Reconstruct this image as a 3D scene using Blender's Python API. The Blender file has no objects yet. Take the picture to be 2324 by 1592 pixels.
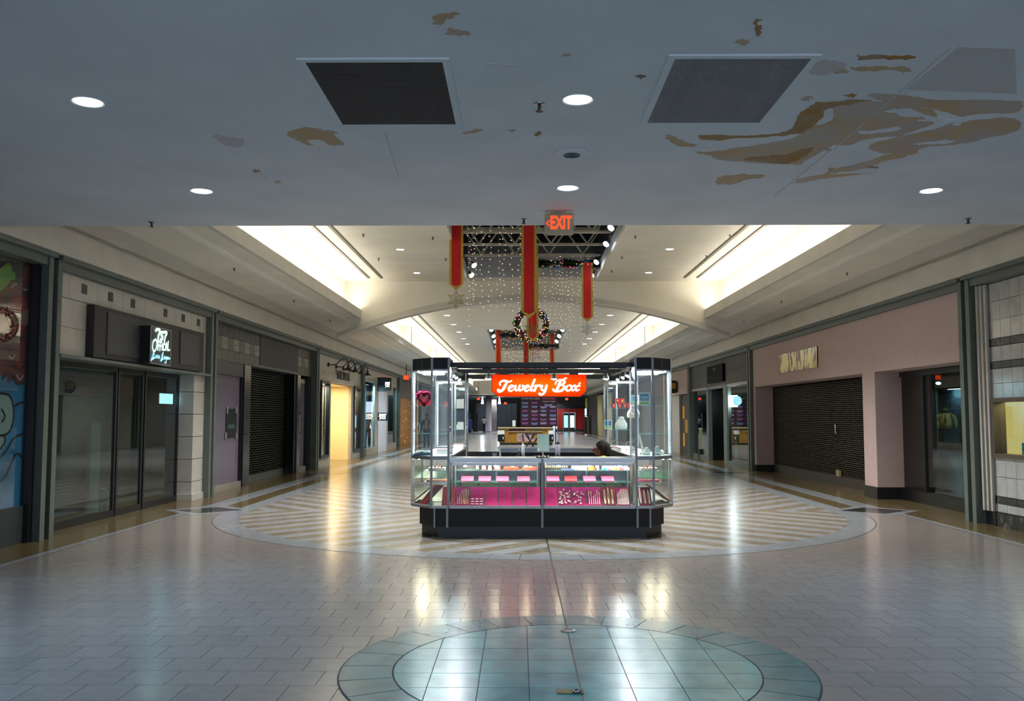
import bpy, bmesh, math, random
from mathutils import Vector, Matrix
random.seed(7)
PI = math.pi
SC = bpy.context.scene
COL = SC.collection

# ------------------------------------------------------------------ camera, world, exposure
F, CAMX, CAMH = 2050.0, -0.36, 1.6          # focal length in pixels of a 2324 wide frame, camera place
VPX, VPY = 1178.0, 946.0                    # where the hall's long lines meet
cam_d = bpy.data.cameras.new('camera')
cam_d.sensor_fit = 'HORIZONTAL'; cam_d.sensor_width = 36.0
cam_d.lens = 36.0 * F / 2324.0
cam_d.clip_start = 0.05; cam_d.clip_end = 400
cam = bpy.data.objects.new('camera', cam_d); COL.objects.link(cam)
cam.location = (CAMX, 0, CAMH)
PITCH = math.atan((VPY - 796) / F)
YAW = math.atan((VPX - 1162) * math.cos(PITCH) / F)
cam.rotation_euler = (PI / 2 + PITCH, 0, YAW)
SC.camera = cam
w = bpy.data.worlds.new('world'); SC.world = w; w.use_nodes = True
w.node_tree.nodes['Background'].inputs[0].default_value = (0.43, 0.52, 0.66, 1)
w.node_tree.nodes['Background'].inputs[1].default_value = 1.25
vs = SC.view_settings
vs.view_transform = 'Standard'; vs.look = 'None'; vs.gamma = 1.0; vs.use_curve_mapping = False
vs.exposure = 1.0
cy = SC.cycles
cy.use_denoising = True; cy.max_bounces = 7; cy.diffuse_bounces = 4; cy.glossy_bounces = 4
cy.transparent_max_bounces = 24; cy.sample_clamp_indirect = 4.0; cy.sample_clamp_direct = 0
cy.caustics_reflective = False; cy.caustics_refractive = False
try: cy.use_light_tree = True
except Exception: pass

def area(name, loc, sx, sy, power, color, rot=(0, 0, 0), spread=PI):
    l = bpy.data.lights.new(name, 'AREA'); l.shape = 'RECTANGLE'; l.size = sx; l.size_y = sy
    l.energy = power; l.color = color; l.spread = spread
    o = bpy.data.objects.new(name, l); COL.objects.link(o); o.location = loc; o.rotation_euler = rot
    return o
def spot(name, loc, power, color, angle=1.9, blend=.6, rad=.07, rot=(0, 0, 0)):
    l = bpy.data.lights.new(name, 'SPOT'); l.energy = power; l.color = color
    l.spot_size = angle; l.spot_blend = blend; l.shadow_soft_size = rad
    o = bpy.data.objects.new(name, l); COL.objects.link(o); o.location = loc; o.rotation_euler = rot
    return o
COOL = (0.62, 0.80, 1.0); WARM = (1.0, 0.86, 0.62); LED = (0.72, 0.90, 1.0)
# cove lamps lie behind the lips on both sides of the high hall and shine up
for s in (-1, 1):
    for (y0, y1, pw) in ((10.3, 23.6, 88), (24.3, 35.6, 72), (36.0, 46.5, 64), (47.0, 68.0, 125), (69.0, 90.0, 125)):
        area('cove_lamp', (s * 4.71, (y0 + y1) / 2, 4.33), .14, y1 - y0, pw, (1, .95, .85), (PI, -s * .7, 0))
# downlights of the low ceiling (some are behind the camera)
for (x, y) in ((-3.31, 6.02), (.04, 6.0), (-3.39, 8.47), (.10, 8.38), (3.57, 8.51), (3.45, 6.0),
               (-3.3, 3.4), (0, 3.4), (3.4, 3.4), (-3.3, .8), (0, .8), (3.4, .8)):
    k = 230 if abs(x) > 1 and y > 5 else 75
    spot('downlight_lamp', (x, y, 3.73), k, (.5, .74, 1.0), 1.35 if k > 100 else 1.75, .9, .09)
# downlights of the high ceiling
for i in range(3):
    for s in (-1, 1):
        spot('hall_lamp', (s * 2.89 - .02, 13.3 + i * 3.2, 5.1), 450, (1, .97, .93), 2.1, .8, .08)
for i in range(6):
    for s in (-1, 1):
        spot('hall_lamp', (s * 2.89 - .02, 31.8 + i * 9, 5.1), 700, (.88, .94, 1.0), 2.3, .8, .1)

# ------------------------------------------------------------------ helpers: where things stand
def yX(px, X): return (X - CAMX) * F / (px - VPX)       # distance along the hall on a wall plane
def zP(py, Y): return CAMH + (VPY - py) * Y / F
def xP(px, Y): return CAMX + (px - VPX) * Y / F
def fl(px, py, Z=0.0):                                   # a point of a level plane
    Y = (CAMH - Z) * F / (py - VPY); return (xP(px, Y), Y)

# ------------------------------------------------------------------ materials
def lin(c):
    if isinstance(c, str):
        c = c.lstrip('#'); c = [int(c[i:i + 2], 16) / 255 for i in (0, 2, 4)]
        c = [v / 12.92 if v <= .04045 else ((v + .055) / 1.055) ** 2.4 for v in c]
    return (c[0], c[1], c[2], 1)
def mat(name, c, rough=.5, metal=0, vary=.08, scale=6, bump=0, bscale=40, emit=None, es=0, c2=None, spec=.5, rnd=0, coat=0, sharp=None, stretch=None):
    m = bpy.data.materials.new(name); m.use_nodes = True
    n, l = m.node_tree.nodes, m.node_tree.links
    b = n['Principled BSDF']; c = lin(c)
    b.inputs['Roughness'].default_value = rough; b.inputs['Metallic'].default_value = metal
    b.inputs['Specular IOR Level'].default_value = spec
    b.inputs['Coat Weight'].default_value = coat
    tc = n.new('ShaderNodeTexCoord'); mp = n.new('ShaderNodeMapping')
    l.new(tc.outputs['Object'], mp.inputs[0])
    if stretch: mp.inputs['Scale'].default_value = stretch
    nz = n.new('ShaderNodeTexNoise'); nz.inputs['Scale'].default_value = scale; nz.inputs['Detail'].default_value = 5
    l.new(mp.outputs[0], nz.inputs['Vector'])
    d2 = lin(c2) if c2 else tuple(max(0, v * (1 - vary * 2)) for v in c[:3]) + (1,)
    rp = n.new('ShaderNodeValToRGB'); rp.color_ramp.elements[0].color = d2; rp.color_ramp.elements[1].color = c
    a, z = sharp if sharp else (.35, .65)
    rp.color_ramp.elements[0].position = a; rp.color_ramp.elements[1].position = z
    l.new(nz.outputs['Fac'], rp.inputs[0]); out = rp.outputs[0]
    if rnd:
        oi = n.new('ShaderNodeObjectInfo'); mr = n.new('ShaderNodeMapRange')
        mr.inputs['To Min'].default_value = 1 - rnd; mr.inputs['To Max'].default_value = 1 + rnd
        l.new(oi.outputs['Random'], mr.inputs['Value'])
        hs = n.new('ShaderNodeHueSaturation'); l.new(out, hs.inputs['Color']); l.new(mr.outputs[0], hs.inputs['Value']); out = hs.outputs[0]
    l.new(out, b.inputs['Base Color'])
    if bump:
        bn = n.new('ShaderNodeTexNoise'); bn.inputs['Scale'].default_value = bscale; bn.inputs['Detail'].default_value = 4
        l.new(mp.outputs[0], bn.inputs['Vector'])
        bp = n.new('ShaderNodeBump'); bp.inputs['Strength'].default_value = bump; bp.inputs['Distance'].default_value = .01
        l.new(bn.outputs['Fac'], bp.inputs['Height']); l.new(bp.outputs[0], b.inputs['Normal'])
    if emit:
        b.inputs['Emission Color'].default_value = lin(emit); b.inputs['Emission Strength'].default_value = es
    return m
def glow(name, c, s, sample=True):
    m = bpy.data.materials.new(name); m.use_nodes = True
    n, l = m.node_tree.nodes, m.node_tree.links
    n.remove(n['Principled BSDF']); e = n.new('ShaderNodeEmission')
    e.inputs[0].default_value = lin(c); e.inputs[1].default_value = s
    l.new(e.outputs[0], n['Material Output'].inputs[0])
    if not sample: m.cycles.emission_sampling = 'NONE'
    return m
def backlit(name, c, cmid, s, sx, sz):
    """a backlit sign face: brighter over the lamps in the middle of the box"""
    m = bpy.data.materials.new(name); m.use_nodes = True
    n, l = m.node_tree.nodes, m.node_tree.links
    n.remove(n['Principled BSDF']); e = n.new('ShaderNodeEmission'); e.inputs[1].default_value = s
    tc = n.new('ShaderNodeTexCoord'); mp = n.new('ShaderNodeMapping'); mp.inputs['Scale'].default_value = (1, 1, 1)
    mp.inputs['Location'].default_value = (-.5 * sx, -.5, -.5 * sz); mp.inputs['Scale'].default_value = (sx, 0, sz)
    g = n.new('ShaderNodeTexGradient'); g.gradient_type = 'SPHERICAL'; r = n.new('ShaderNodeValToRGB')
    mp.inputs['Location'].default_value = (-.5 * sx, 0, -.5 * sz)
    r.color_ramp.elements[0].color = lin(c); r.color_ramp.elements[1].color = lin(cmid); r.color_ramp.elements[1].position = .9
    l.new(tc.outputs['Generated'], mp.inputs[0]); l.new(mp.outputs[0], g.inputs[0]); l.new(g.outputs[0], r.inputs[0]); l.new(r.outputs[0], e.inputs[0])
    l.new(e.outputs[0], n['Material Output'].inputs[0]); return m
def pane(name, tint=(.93, .98, .97), ior=1.45, rough=.0, refl=1.0, haze=None, hz=0):
    m = bpy.data.materials.new(name); m.use_nodes = True
    n, l = m.node_tree.nodes, m.node_tree.links
    n.remove(n['Principled BSDF'])
    t = n.new('ShaderNodeBsdfTransparent'); t.inputs[0].default_value = tint + (1,)
    g = n.new('ShaderNodeBsdfGlossy'); g.inputs['Roughness'].default_value = rough; g.inputs[0].default_value = (refl, refl, refl, 1)
    f = n.new('ShaderNodeFresnel'); f.inputs[0].default_value = ior
    ge = n.new('ShaderNodeNewGeometry'); mr = n.new('ShaderNodeMapRange')      # the same sheen on both faces of a thin pane
    mr.inputs['To Min'].default_value = ior; mr.inputs['To Max'].default_value = 1 / ior
    l.new(ge.outputs['Backfacing'], mr.inputs['Value']); l.new(mr.outputs[0], f.inputs[0])
    x = n.new('ShaderNodeMixShader'); l.new(f.outputs[0], x.inputs[0]); l.new(t.outputs[0], x.inputs[1]); l.new(g.outputs[0], x.inputs[2])
    o = x.outputs[0]
    if haze:
        d = n.new('ShaderNodeBsdfDiffuse'); d.inputs[0].default_value = lin(haze)
        y = n.new('ShaderNodeMixShader'); y.inputs[0].default_value = hz
        l.new(o, y.inputs[1]); l.new(d.outputs[0], y.inputs[2]); o = y.outputs[0]
    l.new(o, n['Material Output'].inputs[0])
    return m

M = dict(
    ceil_low=mat('ceiling_paint_cool', '#dce3e9', .75, vary=.05, scale=1.2, bump=.15, bscale=30),
    ceil=mat('ceiling_paint_cream', '#e6e1d3', .7, vary=.05, scale=.9, bump=.1, bscale=25),
    cove=mat('cove_paint', '#f0ede4', .7, vary=.02, scale=1),
    fascia=mat('fascia_paint', '#d0ccc2', .65, vary=.05, scale=1.5, bump=.1),
    stain=mat('peeled_paint_tan', '#c0a680', .85, c2='#b9aea4', scale=2.2, bump=.2, sharp=(.42, .6)),
    stain_dark=mat('peeled_paint_ochre', '#a5793a', .85, c2='#a38e6e', scale=6, bump=.2),
    stain_pale=mat('patched_plaster', '#c6bfbe', .8, c2='#c0c6cb', scale=4),
    tile=mat('beige_floor_tile', '#8b8581', .18, vary=.05, scale=9, bump=.03, bscale=60, rnd=.05, spec=.5),
    grout=mat('floor_grout', '#3d3f40', .7, vary=.1),
    terrazzo=mat('beige_terrazzo', '#908a80', .18, vary=.06, scale=30, spec=.6, bump=.02),
    tan=mat('tan_terrazzo', '#6e6042', .18, c2='#574a30', scale=18, spec=.6, bump=.02),
    stripe_tan=mat('brown_stone_stripe', '#8f8779', .2, c2='#786d5c', scale=9, spec=.6, bump=.02, rnd=.06, stretch=(1, 1, 1)),
    stripe_pale=mat('pale_stone_stripe', '#9d9ea1', .2, c2='#8e9093', scale=8, spec=.6, bump=.02, rnd=.04),
    ring=mat('grey_stone_ring', '#8f949a', .18, vary=.05, scale=10, spec=.6, rnd=.04),
    charcoal_stone=mat('charcoal_stone', '#2b2f33', .15, vary=.15, scale=12),
    teal=mat('teal_floor_tile', '#469c9b', .22, c2='#358488', scale=5, spec=.4, rnd=.06, bump=.02),
    teal_dark=mat('dark_teal_floor_tile', '#3c7a80', .22, c2='#306a72', scale=5, spec=.4, rnd=.07, bump=.02),
    frame=mat('grey_green_metal', '#5c6660', .45, vary=.05, scale=4),
    frame_dark=mat('dark_grey_metal', '#2c3436', .4, vary=.05),
    black=mat('black_paint', '#0e1012', .4, vary=.1),
    dark=mat('dark_interior', '#15181a', .8, vary=.1),
    interior=mat('dim_interior_wall', '#3c444a', .8, vary=.1, scale=2),
    white_tile=mat('white_wall_tile', '#b9b6ae', .3, vary=.05, scale=5, rnd=.04),
    marble=mat('black_marble', '#14191c', .3, c2='#5d6468', scale=7, sharp=(.30, .42)),
    pink=mat('pink_stucco', '#bda8a4', .85, vary=.03, scale=5, bump=.35, bscale=70),
    pinktile=mat('pink_mosaic', '#b39a8e', .5, vary=.12, scale=40, bump=.3, bscale=80),
    signband=mat('charcoal_sign_board', '#393a3c', .5, vary=.05, scale=3),
    signband2=mat('brown_black_board', '#2c2826', .55, vary=.05, scale=3),
    gold=mat('crinkled_gold_foil', '#ada26c', .2, 1, c2='#3a0a0c', scale=3.2, bump=1.0, bscale=5, sharp=(.45, .49), stretch=(1, 2.2, .5)),
    steel=mat('brushed_steel', '#9aa0a5', .3, 1, vary=.05),
    alu=mat('aluminium_trim', '#a5a8ab', .35, .5, vary=.04),
    alu_dark=mat('grey_anodised_trim', '#83868c', .35, .35, vary=.04),
    laminate=mat('black_laminate', '#141517', .5, vary=.05, scale=8, spec=.3),
    kick=mat('black_kick_tile', '#0a0f12', .4, vary=.2, scale=20, rnd=.2),
    counter=mat('counter_steel_edge', '#a9adb0', .28, .9, vary=.05),
    gate=mat('bronze_grille', '#5d5745', .5, .6, vary=.1),
    gate_grey=mat('grey_grille', '#5d5b50', .5, .5, vary=.1),
    shutter=mat('dark_shutter', '#444b4e', .5, .3, vary=.08),
    magenta=mat('magenta_velvet', '#960c58', .85, vary=.1, scale=12, rnd=.3, spec=.2),
    crimson=mat('crimson_velvet', '#7a0822', .85, vary=.1, scale=12, rnd=.12),
    rosepad=mat('rose_velvet_pad', '#c23f68', .8, vary=.08, scale=20, rnd=.08),
    red=mat('red_satin', '#d0120a', .6, vary=.06, scale=9, bump=.1, emit='#c01a12', es=0),
    goldtrim=mat('gold_ribbon', '#d4b04a', .5, .2, vary=.15, scale=30, bump=.2),
    foliage=mat('fir_needles', '#14301c', .6, vary=.3, scale=30),
    wire=mat('pale_wire', '#b9aea2', .5, vary=.02),
    white=mat('white_plastic', '#dcdcd8', .4, vary=.03),
    paper=mat('white_paper', '#e6e6e2', .7, vary=.02),
    skin=mat('brown_skin', '#6a4130', .5, vary=.05),
    hair=mat('dark_brown_hair', '#1c100c', .75, vary=.3, scale=40, stretch=(1, 1, .1), spec=.2),
    yellowshirt=mat('yellow_cotton', '#e0a313', .8, vary=.05),
    glass=pane('clear_pane'),
    glass_case=pane('case_glass', (.97, .99, .985), 1.3),
    glass_store=pane('storefront_glass', (.80, .88, .86), 1.5, .004),
    glass_shelf=pane('glass_shelf', (.88, .97, .96), 1.5, .02, haze='#79c9c0', hz=.07),
    glass_pink=pane('mauve_film_glass', (.28, .26, .28), 1.6, .0, haze='#8a8291', hz=.62),
    truss=mat('cream_truss_steel', '#d8d0ba', .5, vary=.08),
    nightroof=mat('skylight_night_dark', '#0b1c24', .5, vary=.2, scale=2),
    wellwall=mat('skylight_well_paint', '#b4b8be', .7, vary=.06, scale=2),
    l_down=glow('downlight_lens', (.75, .93, 1.0), 7, False),
    l_hall=glow('hall_downlight_lens', (.95, .97, 1.0), 5, False),
    l_led=glow('white_led_panel', (.80, .93, 1.0), 20),
    l_strip=glow('warm_case_strip', (1.0, .84, .58), 20),
    l_puck=glow('case_puck_lens', (1.0, .84, .55), 70),
    l_bulb=glow('warm_bulb', (1.0, .62, .42), .6, False),
    l_bulb_gold=glow('gold_bulb', (1.0, .55, .22), .55, False),
    l_exit=glow('exit_red', (1.0, .07, .02), .9, False),
    l_sign=backlit('sign_orange_lit', (1.0, .030, .002), (1.0, .16, .004), .62, 1.5, 1.9),
    l_white=glow('sign_letter_white', (1.0, .93, .86), .9),
    l_neon=glow('neon_green_white', (.55, 1.0, .78), 1.5),
    l_neonblue=glow('neon_blue', (.25, .72, 1.0), 1.5),
    l_head=glow('spot_lens', (.75, .90, 1.0), 30, False),
    l_yellow=glow('yellow_lit_panel', (1.0, .80, .25), .3),
    l_cyan=glow('cyan_lit_sign', (.40, .82, 1.0), 1.2),
)
def flat(name, c, rough=.6, **k):
    if name not in M: M[name] = mat(name, c, rough, **k)
    return M[name]

# ------------------------------------------------------------------ helpers: meshes and objects
class MB:
    def __init__(s): s.v = []; s.f = []
    def add(s, v, f):
        o = len(s.v); s.v += [tuple(p) for p in v]; s.f += [tuple(i + o for i in q) for q in f]; return s
    def box(s, x0, x1, y0, y1, z0, z1):
        if x0 > x1: x0, x1 = x1, x0
        if y0 > y1: y0, y1 = y1, y0
        if z0 > z1: z0, z1 = z1, z0
        return s.add([(x0, y0, z0), (x1, y0, z0), (x1, y1, z0), (x0, y1, z0), (x0, y0, z1), (x1, y0, z1), (x1, y1, z1), (x0, y1, z1)],
                     [(0, 3, 2, 1), (4, 5, 6, 7), (0, 1, 5, 4), (1, 2, 6, 5), (2, 3, 7, 6), (3, 0, 4, 7)])
    def prism(s, poly, z0, z1):                 # polygon (x, y), upright prism
        n = len(poly); a = sum(poly[i][0] * poly[(i + 1) % n][1] - poly[(i + 1) % n][0] * poly[i][1] for i in range(n))
        if a < 0: poly = poly[::-1]
        v = [(x, y, z0) for x, y in poly] + [(x, y, z1) for x, y in poly]
        f = [tuple(range(n - 1, -1, -1)), tuple(range(n, 2 * n))] + [(i, (i + 1) % n, n + (i + 1) % n, n + i) for i in range(n)]
        return s.add(v, f)
    def slab(s, poly, o, u, vdir, t):           # polygon in a plane (o + a*u + b*vdir), thickness along u x vdir
        o, u, vdir = Vector(o), Vector(u), Vector(vdir); nn = u.cross(vdir).normalized() * t
        n = len(poly); p = [o + u * a + vdir * b for a, b in poly]
        a = sum(poly[i][0] * poly[(i + 1) % n][1] - poly[(i + 1) % n][0] * poly[i][1] for i in range(n))
        if a < 0: p = p[::-1]
        v = [tuple(q) for q in p] + [tuple(q + nn) for q in p]
        f = [tuple(range(n - 1, -1, -1)), tuple(range(n, 2 * n))] + [(i, (i + 1) % n, n + (i + 1) % n, n + i) for i in range(n)]
        return s.add(v, f)
    def tube(s, pts, r, seg=6, caps=True):
        pts = [Vector(p) for p in pts]; n = len(pts); rs = r if isinstance(r, (list, tuple)) else [r] * n
        base = len(s.v); up = Vector((0, 0, 1))
        for i, p in enumerate(pts):
            d = (pts[min(i + 1, n - 1)] - pts[max(i - 1, 0)]).normalized()
            q = up if abs(d.dot(up)) < .9 else Vector((1, 0, 0))
            a = d.cross(q).normalized(); b = d.cross(a).normalized()
            for k in range(seg):
                t = 2 * PI * k / seg; s.v.append(tuple(p + (a * math.cos(t) + b * math.sin(t)) * rs[i]))
        for i in range(n - 1):
            for k in range(seg):
                k2 = (k + 1) % seg; s.f.append((base + i * seg + k, base + i * seg + k2, base + (i + 1) * seg + k2, base + (i + 1) * seg + k))
        if caps:
            s.f.append(tuple(base + k for k in range(seg - 1, -1, -1))); s.f.append(tuple(base + (n - 1) * seg + k for k in range(seg)))
        return s
    def lathe(s, prof, c=(0, 0, 0), seg=16, axis='Z'):   # profile (r, h)
        base = len(s.v); n = len(prof)
        for r, h in prof:
            for k in range(seg):
                t = 2 * PI * k / seg; a, b = r * math.cos(t), r * math.sin(t)
                p = (a, b, h) if axis == 'Z' else ((a, h, b) if axis == 'Y' else (h, a, b))
                s.v.append((c[0] + p[0], c[1] + p[1], c[2] + p[2]))
        for i in range(n - 1):
            for k in range(seg):
                k2 = (k + 1) % seg; s.f.append((base + i * seg + k, base + i * seg + k2, base + (i + 1) * seg + k2, base + (i + 1) * seg + k))
        s.f.append(tuple(base + k for k in range(seg - 1, -1, -1))); s.f.append(tuple(base + (n - 1) * seg + k for k in range(seg)))
        return s
    def ball(s, c, r, seg=8, rings=6, sq=(1, 1, 1)):
        prof = [(max(1e-4, math.sin(PI * i / rings)) * r, -math.cos(PI * i / rings) * r) for i in range(rings + 1)]
        b = len(s.v); s.lathe(prof, (0, 0, 0), seg)
        for i in range(b, len(s.v)):
            v = s.v[i]; s.v[i] = (c[0] + v[0] * sq[0], c[1] + v[1] * sq[1], c[2] + v[2] * sq[2])
        return s
    def gem(s, c, r):                            # octahedron: a small bulb or bead
        x, y, z = c
        return s.add([(x + r, y, z), (x - r, y, z), (x, y + r, z), (x, y - r, z), (x, y, z + r), (x, y, z - r)],
                     [(0, 2, 4), (2, 1, 4), (1, 3, 4), (3, 0, 4), (2, 0, 5), (1, 2, 5), (3, 1, 5), (0, 3, 5)])
    def mesh(s, name, m, off=(0, 0, 0), smooth=False):
        me = bpy.data.meshes.new(name); o = off
        me.from_pydata([(a - o[0], b - o[1], c - o[2]) for a, b, c in s.v], [], s.f); me.update()
        if m: me.materials.append(M[m] if isinstance(m, str) else m)
        if smooth: me.polygons.foreach_set('use_smooth', [True] * len(me.polygons))
        return me
ORG = {}
def put(name, mb, m, parent=None, smooth=False, local=False):
    """one mesh object; vertices are world coordinates unless local"""
    if local: o = (0, 0, 0)
    elif parent is not None: o = ORG[parent.name]
    else:
        xs, ys, zs = zip(*mb.v); o = ((min(xs) + max(xs)) / 2, (min(ys) + max(ys)) / 2, min(zs))
    ob = bpy.data.objects.new(name, mb.mesh(name, m, o, smooth)); COL.objects.link(ob)
    if parent is not None:
        ob.parent = parent; ORG[ob.name] = ORG[parent.name]
    else:
        ob.location = (0, 0, 0) if local else o; ORG[ob.name] = tuple(ob.location)
    return ob
def sub(name, mb, m, part, smooth=False): return put(name, mb, m, part, smooth)
def tag(o, label, cat, group=None):
    o['label'] = label; o['category'] = cat
    if group: o['group'] = group
    return o
def stuff(o): o['kind'] = 'stuff'; return o
def thing(name, label, cat, loc=(0, 0, 0), group=None):
    o = bpy.data.objects.new(name, None); COL.objects.link(o); o.location = loc; o.empty_display_size = .2
    ORG[o.name] = tuple(loc); return tag(o, label, cat, group)
def struct(name, mb, m, parent=None, local=False):
    o = put(name, mb, m, parent, local=local)
    if parent is None: o['kind'] = 'structure'
    return o
def dup(root, loc, rotz=None, label=None, group=None, scale=None):
    kids = {}
    r = root.copy(); COL.objects.link(r); r.location = loc
    if rotz is not None: r.rotation_euler = (0, 0, rotz)
    if scale: r.scale = scale
    if label: r['label'] = label
    if group: r['group'] = group
    for ch in list(root.children):
        c = ch.copy(); COL.objects.link(c); c.parent = r
        for g in list(ch.children):
            d = g.copy(); COL.objects.link(d); d.parent = c
    ORG[r.name] = tuple(loc)
    return r
def textmb(body, size, o, u, v, t=.004, align='CENTER', sx=1.0, bold=0.0, shear=0, ext=0):
    cu = bpy.data.curves.new('t', 'FONT'); cu.body = body; cu.size = size; cu.align_x = align; cu.align_y = 'CENTER'
    cu.resolution_u = 2; cu.offset = bold; cu.shear = shear; cu.space_line = .9; cu.extrude = ext
    ob = bpy.data.objects.new('t', cu); COL.objects.link(ob)
    dg = bpy.context.evaluated_depsgraph_get(); me = bpy.data.meshes.new_from_object(ob.evaluated_get(dg))
    o, u, v = Vector(o), Vector(u), Vector(v); n = u.cross(v).normalized()
    mb = MB(); mb.add([tuple(o + u * (p.co.x * sx) + v * p.co.y + n * (t + p.co.z)) for p in me.vertices], [tuple(f.vertices) for f in me.polygons])
    bpy.data.objects.remove(ob); bpy.data.curves.remove(cu); bpy.data.meshes.remove(me)
    return mb
def smooth2(pts, n=6, closed=False):
    out = []; N = len(pts)
    for i in range(N if closed else N - 1):
        g = lambda k: pts[k % N] if closed else pts[min(max(k, 0), N - 1)]
        a, b, c, d = g(i - 1), g(i), g(i + 1), g(i + 2)
        for k in range(n):
            t = k / n
            out.append(tuple(.5 * (2 * b[j] + (c[j] - a[j]) * t + (2 * a[j] - 5 * b[j] + 4 * c[j] - d[j]) * t * t + (3 * b[j] - a[j] - 3 * c[j] + d[j]) * t ** 3) for j in range(len(b))))
    if not closed: out.append(pts[-1])
    return out
def ribbon(mb, pts, w, o, u, v, t=.005, closed=False, n=6):
    """a brush stroke of width w lying in the plane o, u, v"""
    p = smooth2(pts, n, closed); o, u, v = Vector(o), Vector(u), Vector(v); nn = u.cross(v).normalized() * t
    if closed: p.append(p[0])
    L, R = [], []
    for i in range(len(p)):
        a, b = p[max(i - 1, 0)], p[min(i + 1, len(p) - 1)]
        d = Vector((b[0] - a[0], b[1] - a[1])); d = d.normalized() if d.length > 1e-6 else Vector((1, 0))
        ww = w[min(int(i / len(p) * len(w)), len(w) - 1)] if isinstance(w, (list, tuple)) else w
        q = Vector((-d.y, d.x)) * ww / 2
        L.append(o + u * (p[i][0] + q.x) + v * (p[i][1] + q.y) + nn); R.append(o + u * (p[i][0] - q.x) + v * (p[i][1] - q.y) + nn)
    k = len(p); mb.add([tuple(x) for x in R + L], [(i, i + 1, k + i + 1, k + i) for i in range(k - 1)])
    if not closed:
        for e in (0, -1):
            ww = (w[e] if isinstance(w, (list, tuple)) else w) / 2
            c = p[e]; mb.add([tuple(o + u * (c[0] + ww * math.cos(a * PI / 5)) + v * (c[1] + ww * math.sin(a * PI / 5)) + nn * 1.02) for a in range(10)], [tuple(range(10))])
    return mb
def clip(poly, a, b, c):                        # keep a*x + b*y <= c
    out = []
    for i in range(len(poly)):
        p, q = poly[i], poly[(i + 1) % len(poly)]; dp, dq = a * p[0] + b * p[1] - c, a * q[0] + b * q[1] - c
        if dp <= 0: out.append(p)
        if (dp < 0 < dq) or (dq < 0 < dp):
            t = dp / (dp - dq); out.append((p[0] + (q[0] - p[0]) * t, p[1] + (q[1] - p[1]) * t))
    return out
def parea(p): return abs(sum(p[i][0] * p[(i + 1) % len(p)][1] - p[(i + 1) % len(p)][0] * p[i][1] for i in range(len(p)))) / 2 if len(p) > 2 else 0
X3, Y3, Z3 = (1, 0, 0), (0, 1, 0), (0, 0, 1)

# ================================================================== FLOOR
floor = struct('floor', MB().box(-9.6, 9.6, -4, 128, -.15, -.012), 'grout')
ORG['floor'] = tuple(floor.location)
BC, BR = (0.0, 15.55), 5.30                      # the big ring round the kiosk
TC, TR = (0.0, 5.92), 1.50                       # the teal disc in front
T = .302                                         # tile pitch
def floor_part(name, mb, m): return put(name, mb, m, floor)
# square tiles in running bond; the nearest 300 are objects, the rest of the field is one part
tiles = []
r0 = 5.78 * F / 2150
for k in range(-14, 36):
    y0 = r0 + k * T; off = (-2.224 + (k % 2) * T / 2) % T
    n = int(12.4 / T) + 2
    for j in range(n):
        x0 = -6.3 + off + j * T - T
        x1 = x0 + T; xa, xb = max(x0, -5.85), min(x1, 5.85)
        if xb - xa < .02: continue
        cx, cyy = (xa + xb) / 2, y0 + T / 2
        if cyy > 15.5: continue
        far = lambda c, r: max(math.hypot(qx - c[0], qy - c[1]) for qx in (xa, xb) for qy in (y0, y0 + T)) < r
        if far(TC, TR - .01) or far(BC, BR - .01): continue
        vis = cyy > 5.0 and abs(cx - CAMX) < cyy * .575 + .1
        tiles.append((cyy if vis else 99, xa, xb, y0))
tiles.sort()
proto = MB().box(-T / 2 + .0019, T / 2 - .0019, -T / 2 + .0019, T / 2 - .0019, -.012, 0).mesh('tile', 'tile')
rest = MB(); nob = 0
for (d, xa, xb, y0) in tiles:
    if nob < 300 and xb - xa > T - .01 and d < 50:
        o = bpy.data.objects.new('tile', proto); COL.objects.link(o); o.parent = floor
        o.location = ((xa + xb) / 2 - floor.location.x, y0 + T / 2 - floor.location.y, -floor.location.z); nob += 1
    else: rest.box(xa + .0019, xb - .0019, y0 + .0019, y0 + T - .0019, -.012, 0)
stuff(floor_part('tile_field', rest, 'tile'))
# plain terrazzo behind the camera and at the far end
floor_part('terrazzo_slab', MB().box(-9.5, 9.5, -3.9, r0 - 14 * T - .004, -.012, 0), 'terrazzo')
for s in (-1, 1):
    floor_part('tan_border', MB().box(s * 5.86, s * 9.5, r0 - 14 * T, 97, -.012, 0), 'tan')
    floor_part('pale_border', MB().box(s * 5.6, s * 5.853, 15.56, 97, -.012, 0), 'ring')
    floor_part('pale_border', MB().box(s * 5.86, s * 5.98, r0 - 14 * T, 97, -.002, .0012), 'ring')
    floor_part('tan_border', MB().box(s * 5.256, s * 5.595, 15.56, 97, -.012, 0), 'tan')
    floor_part('pale_border', MB().box(s * 4.93, s * 5.25, 15.56, 97, -.012, 0), 'ring')
floor_part('terrazzo_slab', MB().box(-9.5, 9.5, 97.01, 127, -.012, 0), 'terrazzo')
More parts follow.
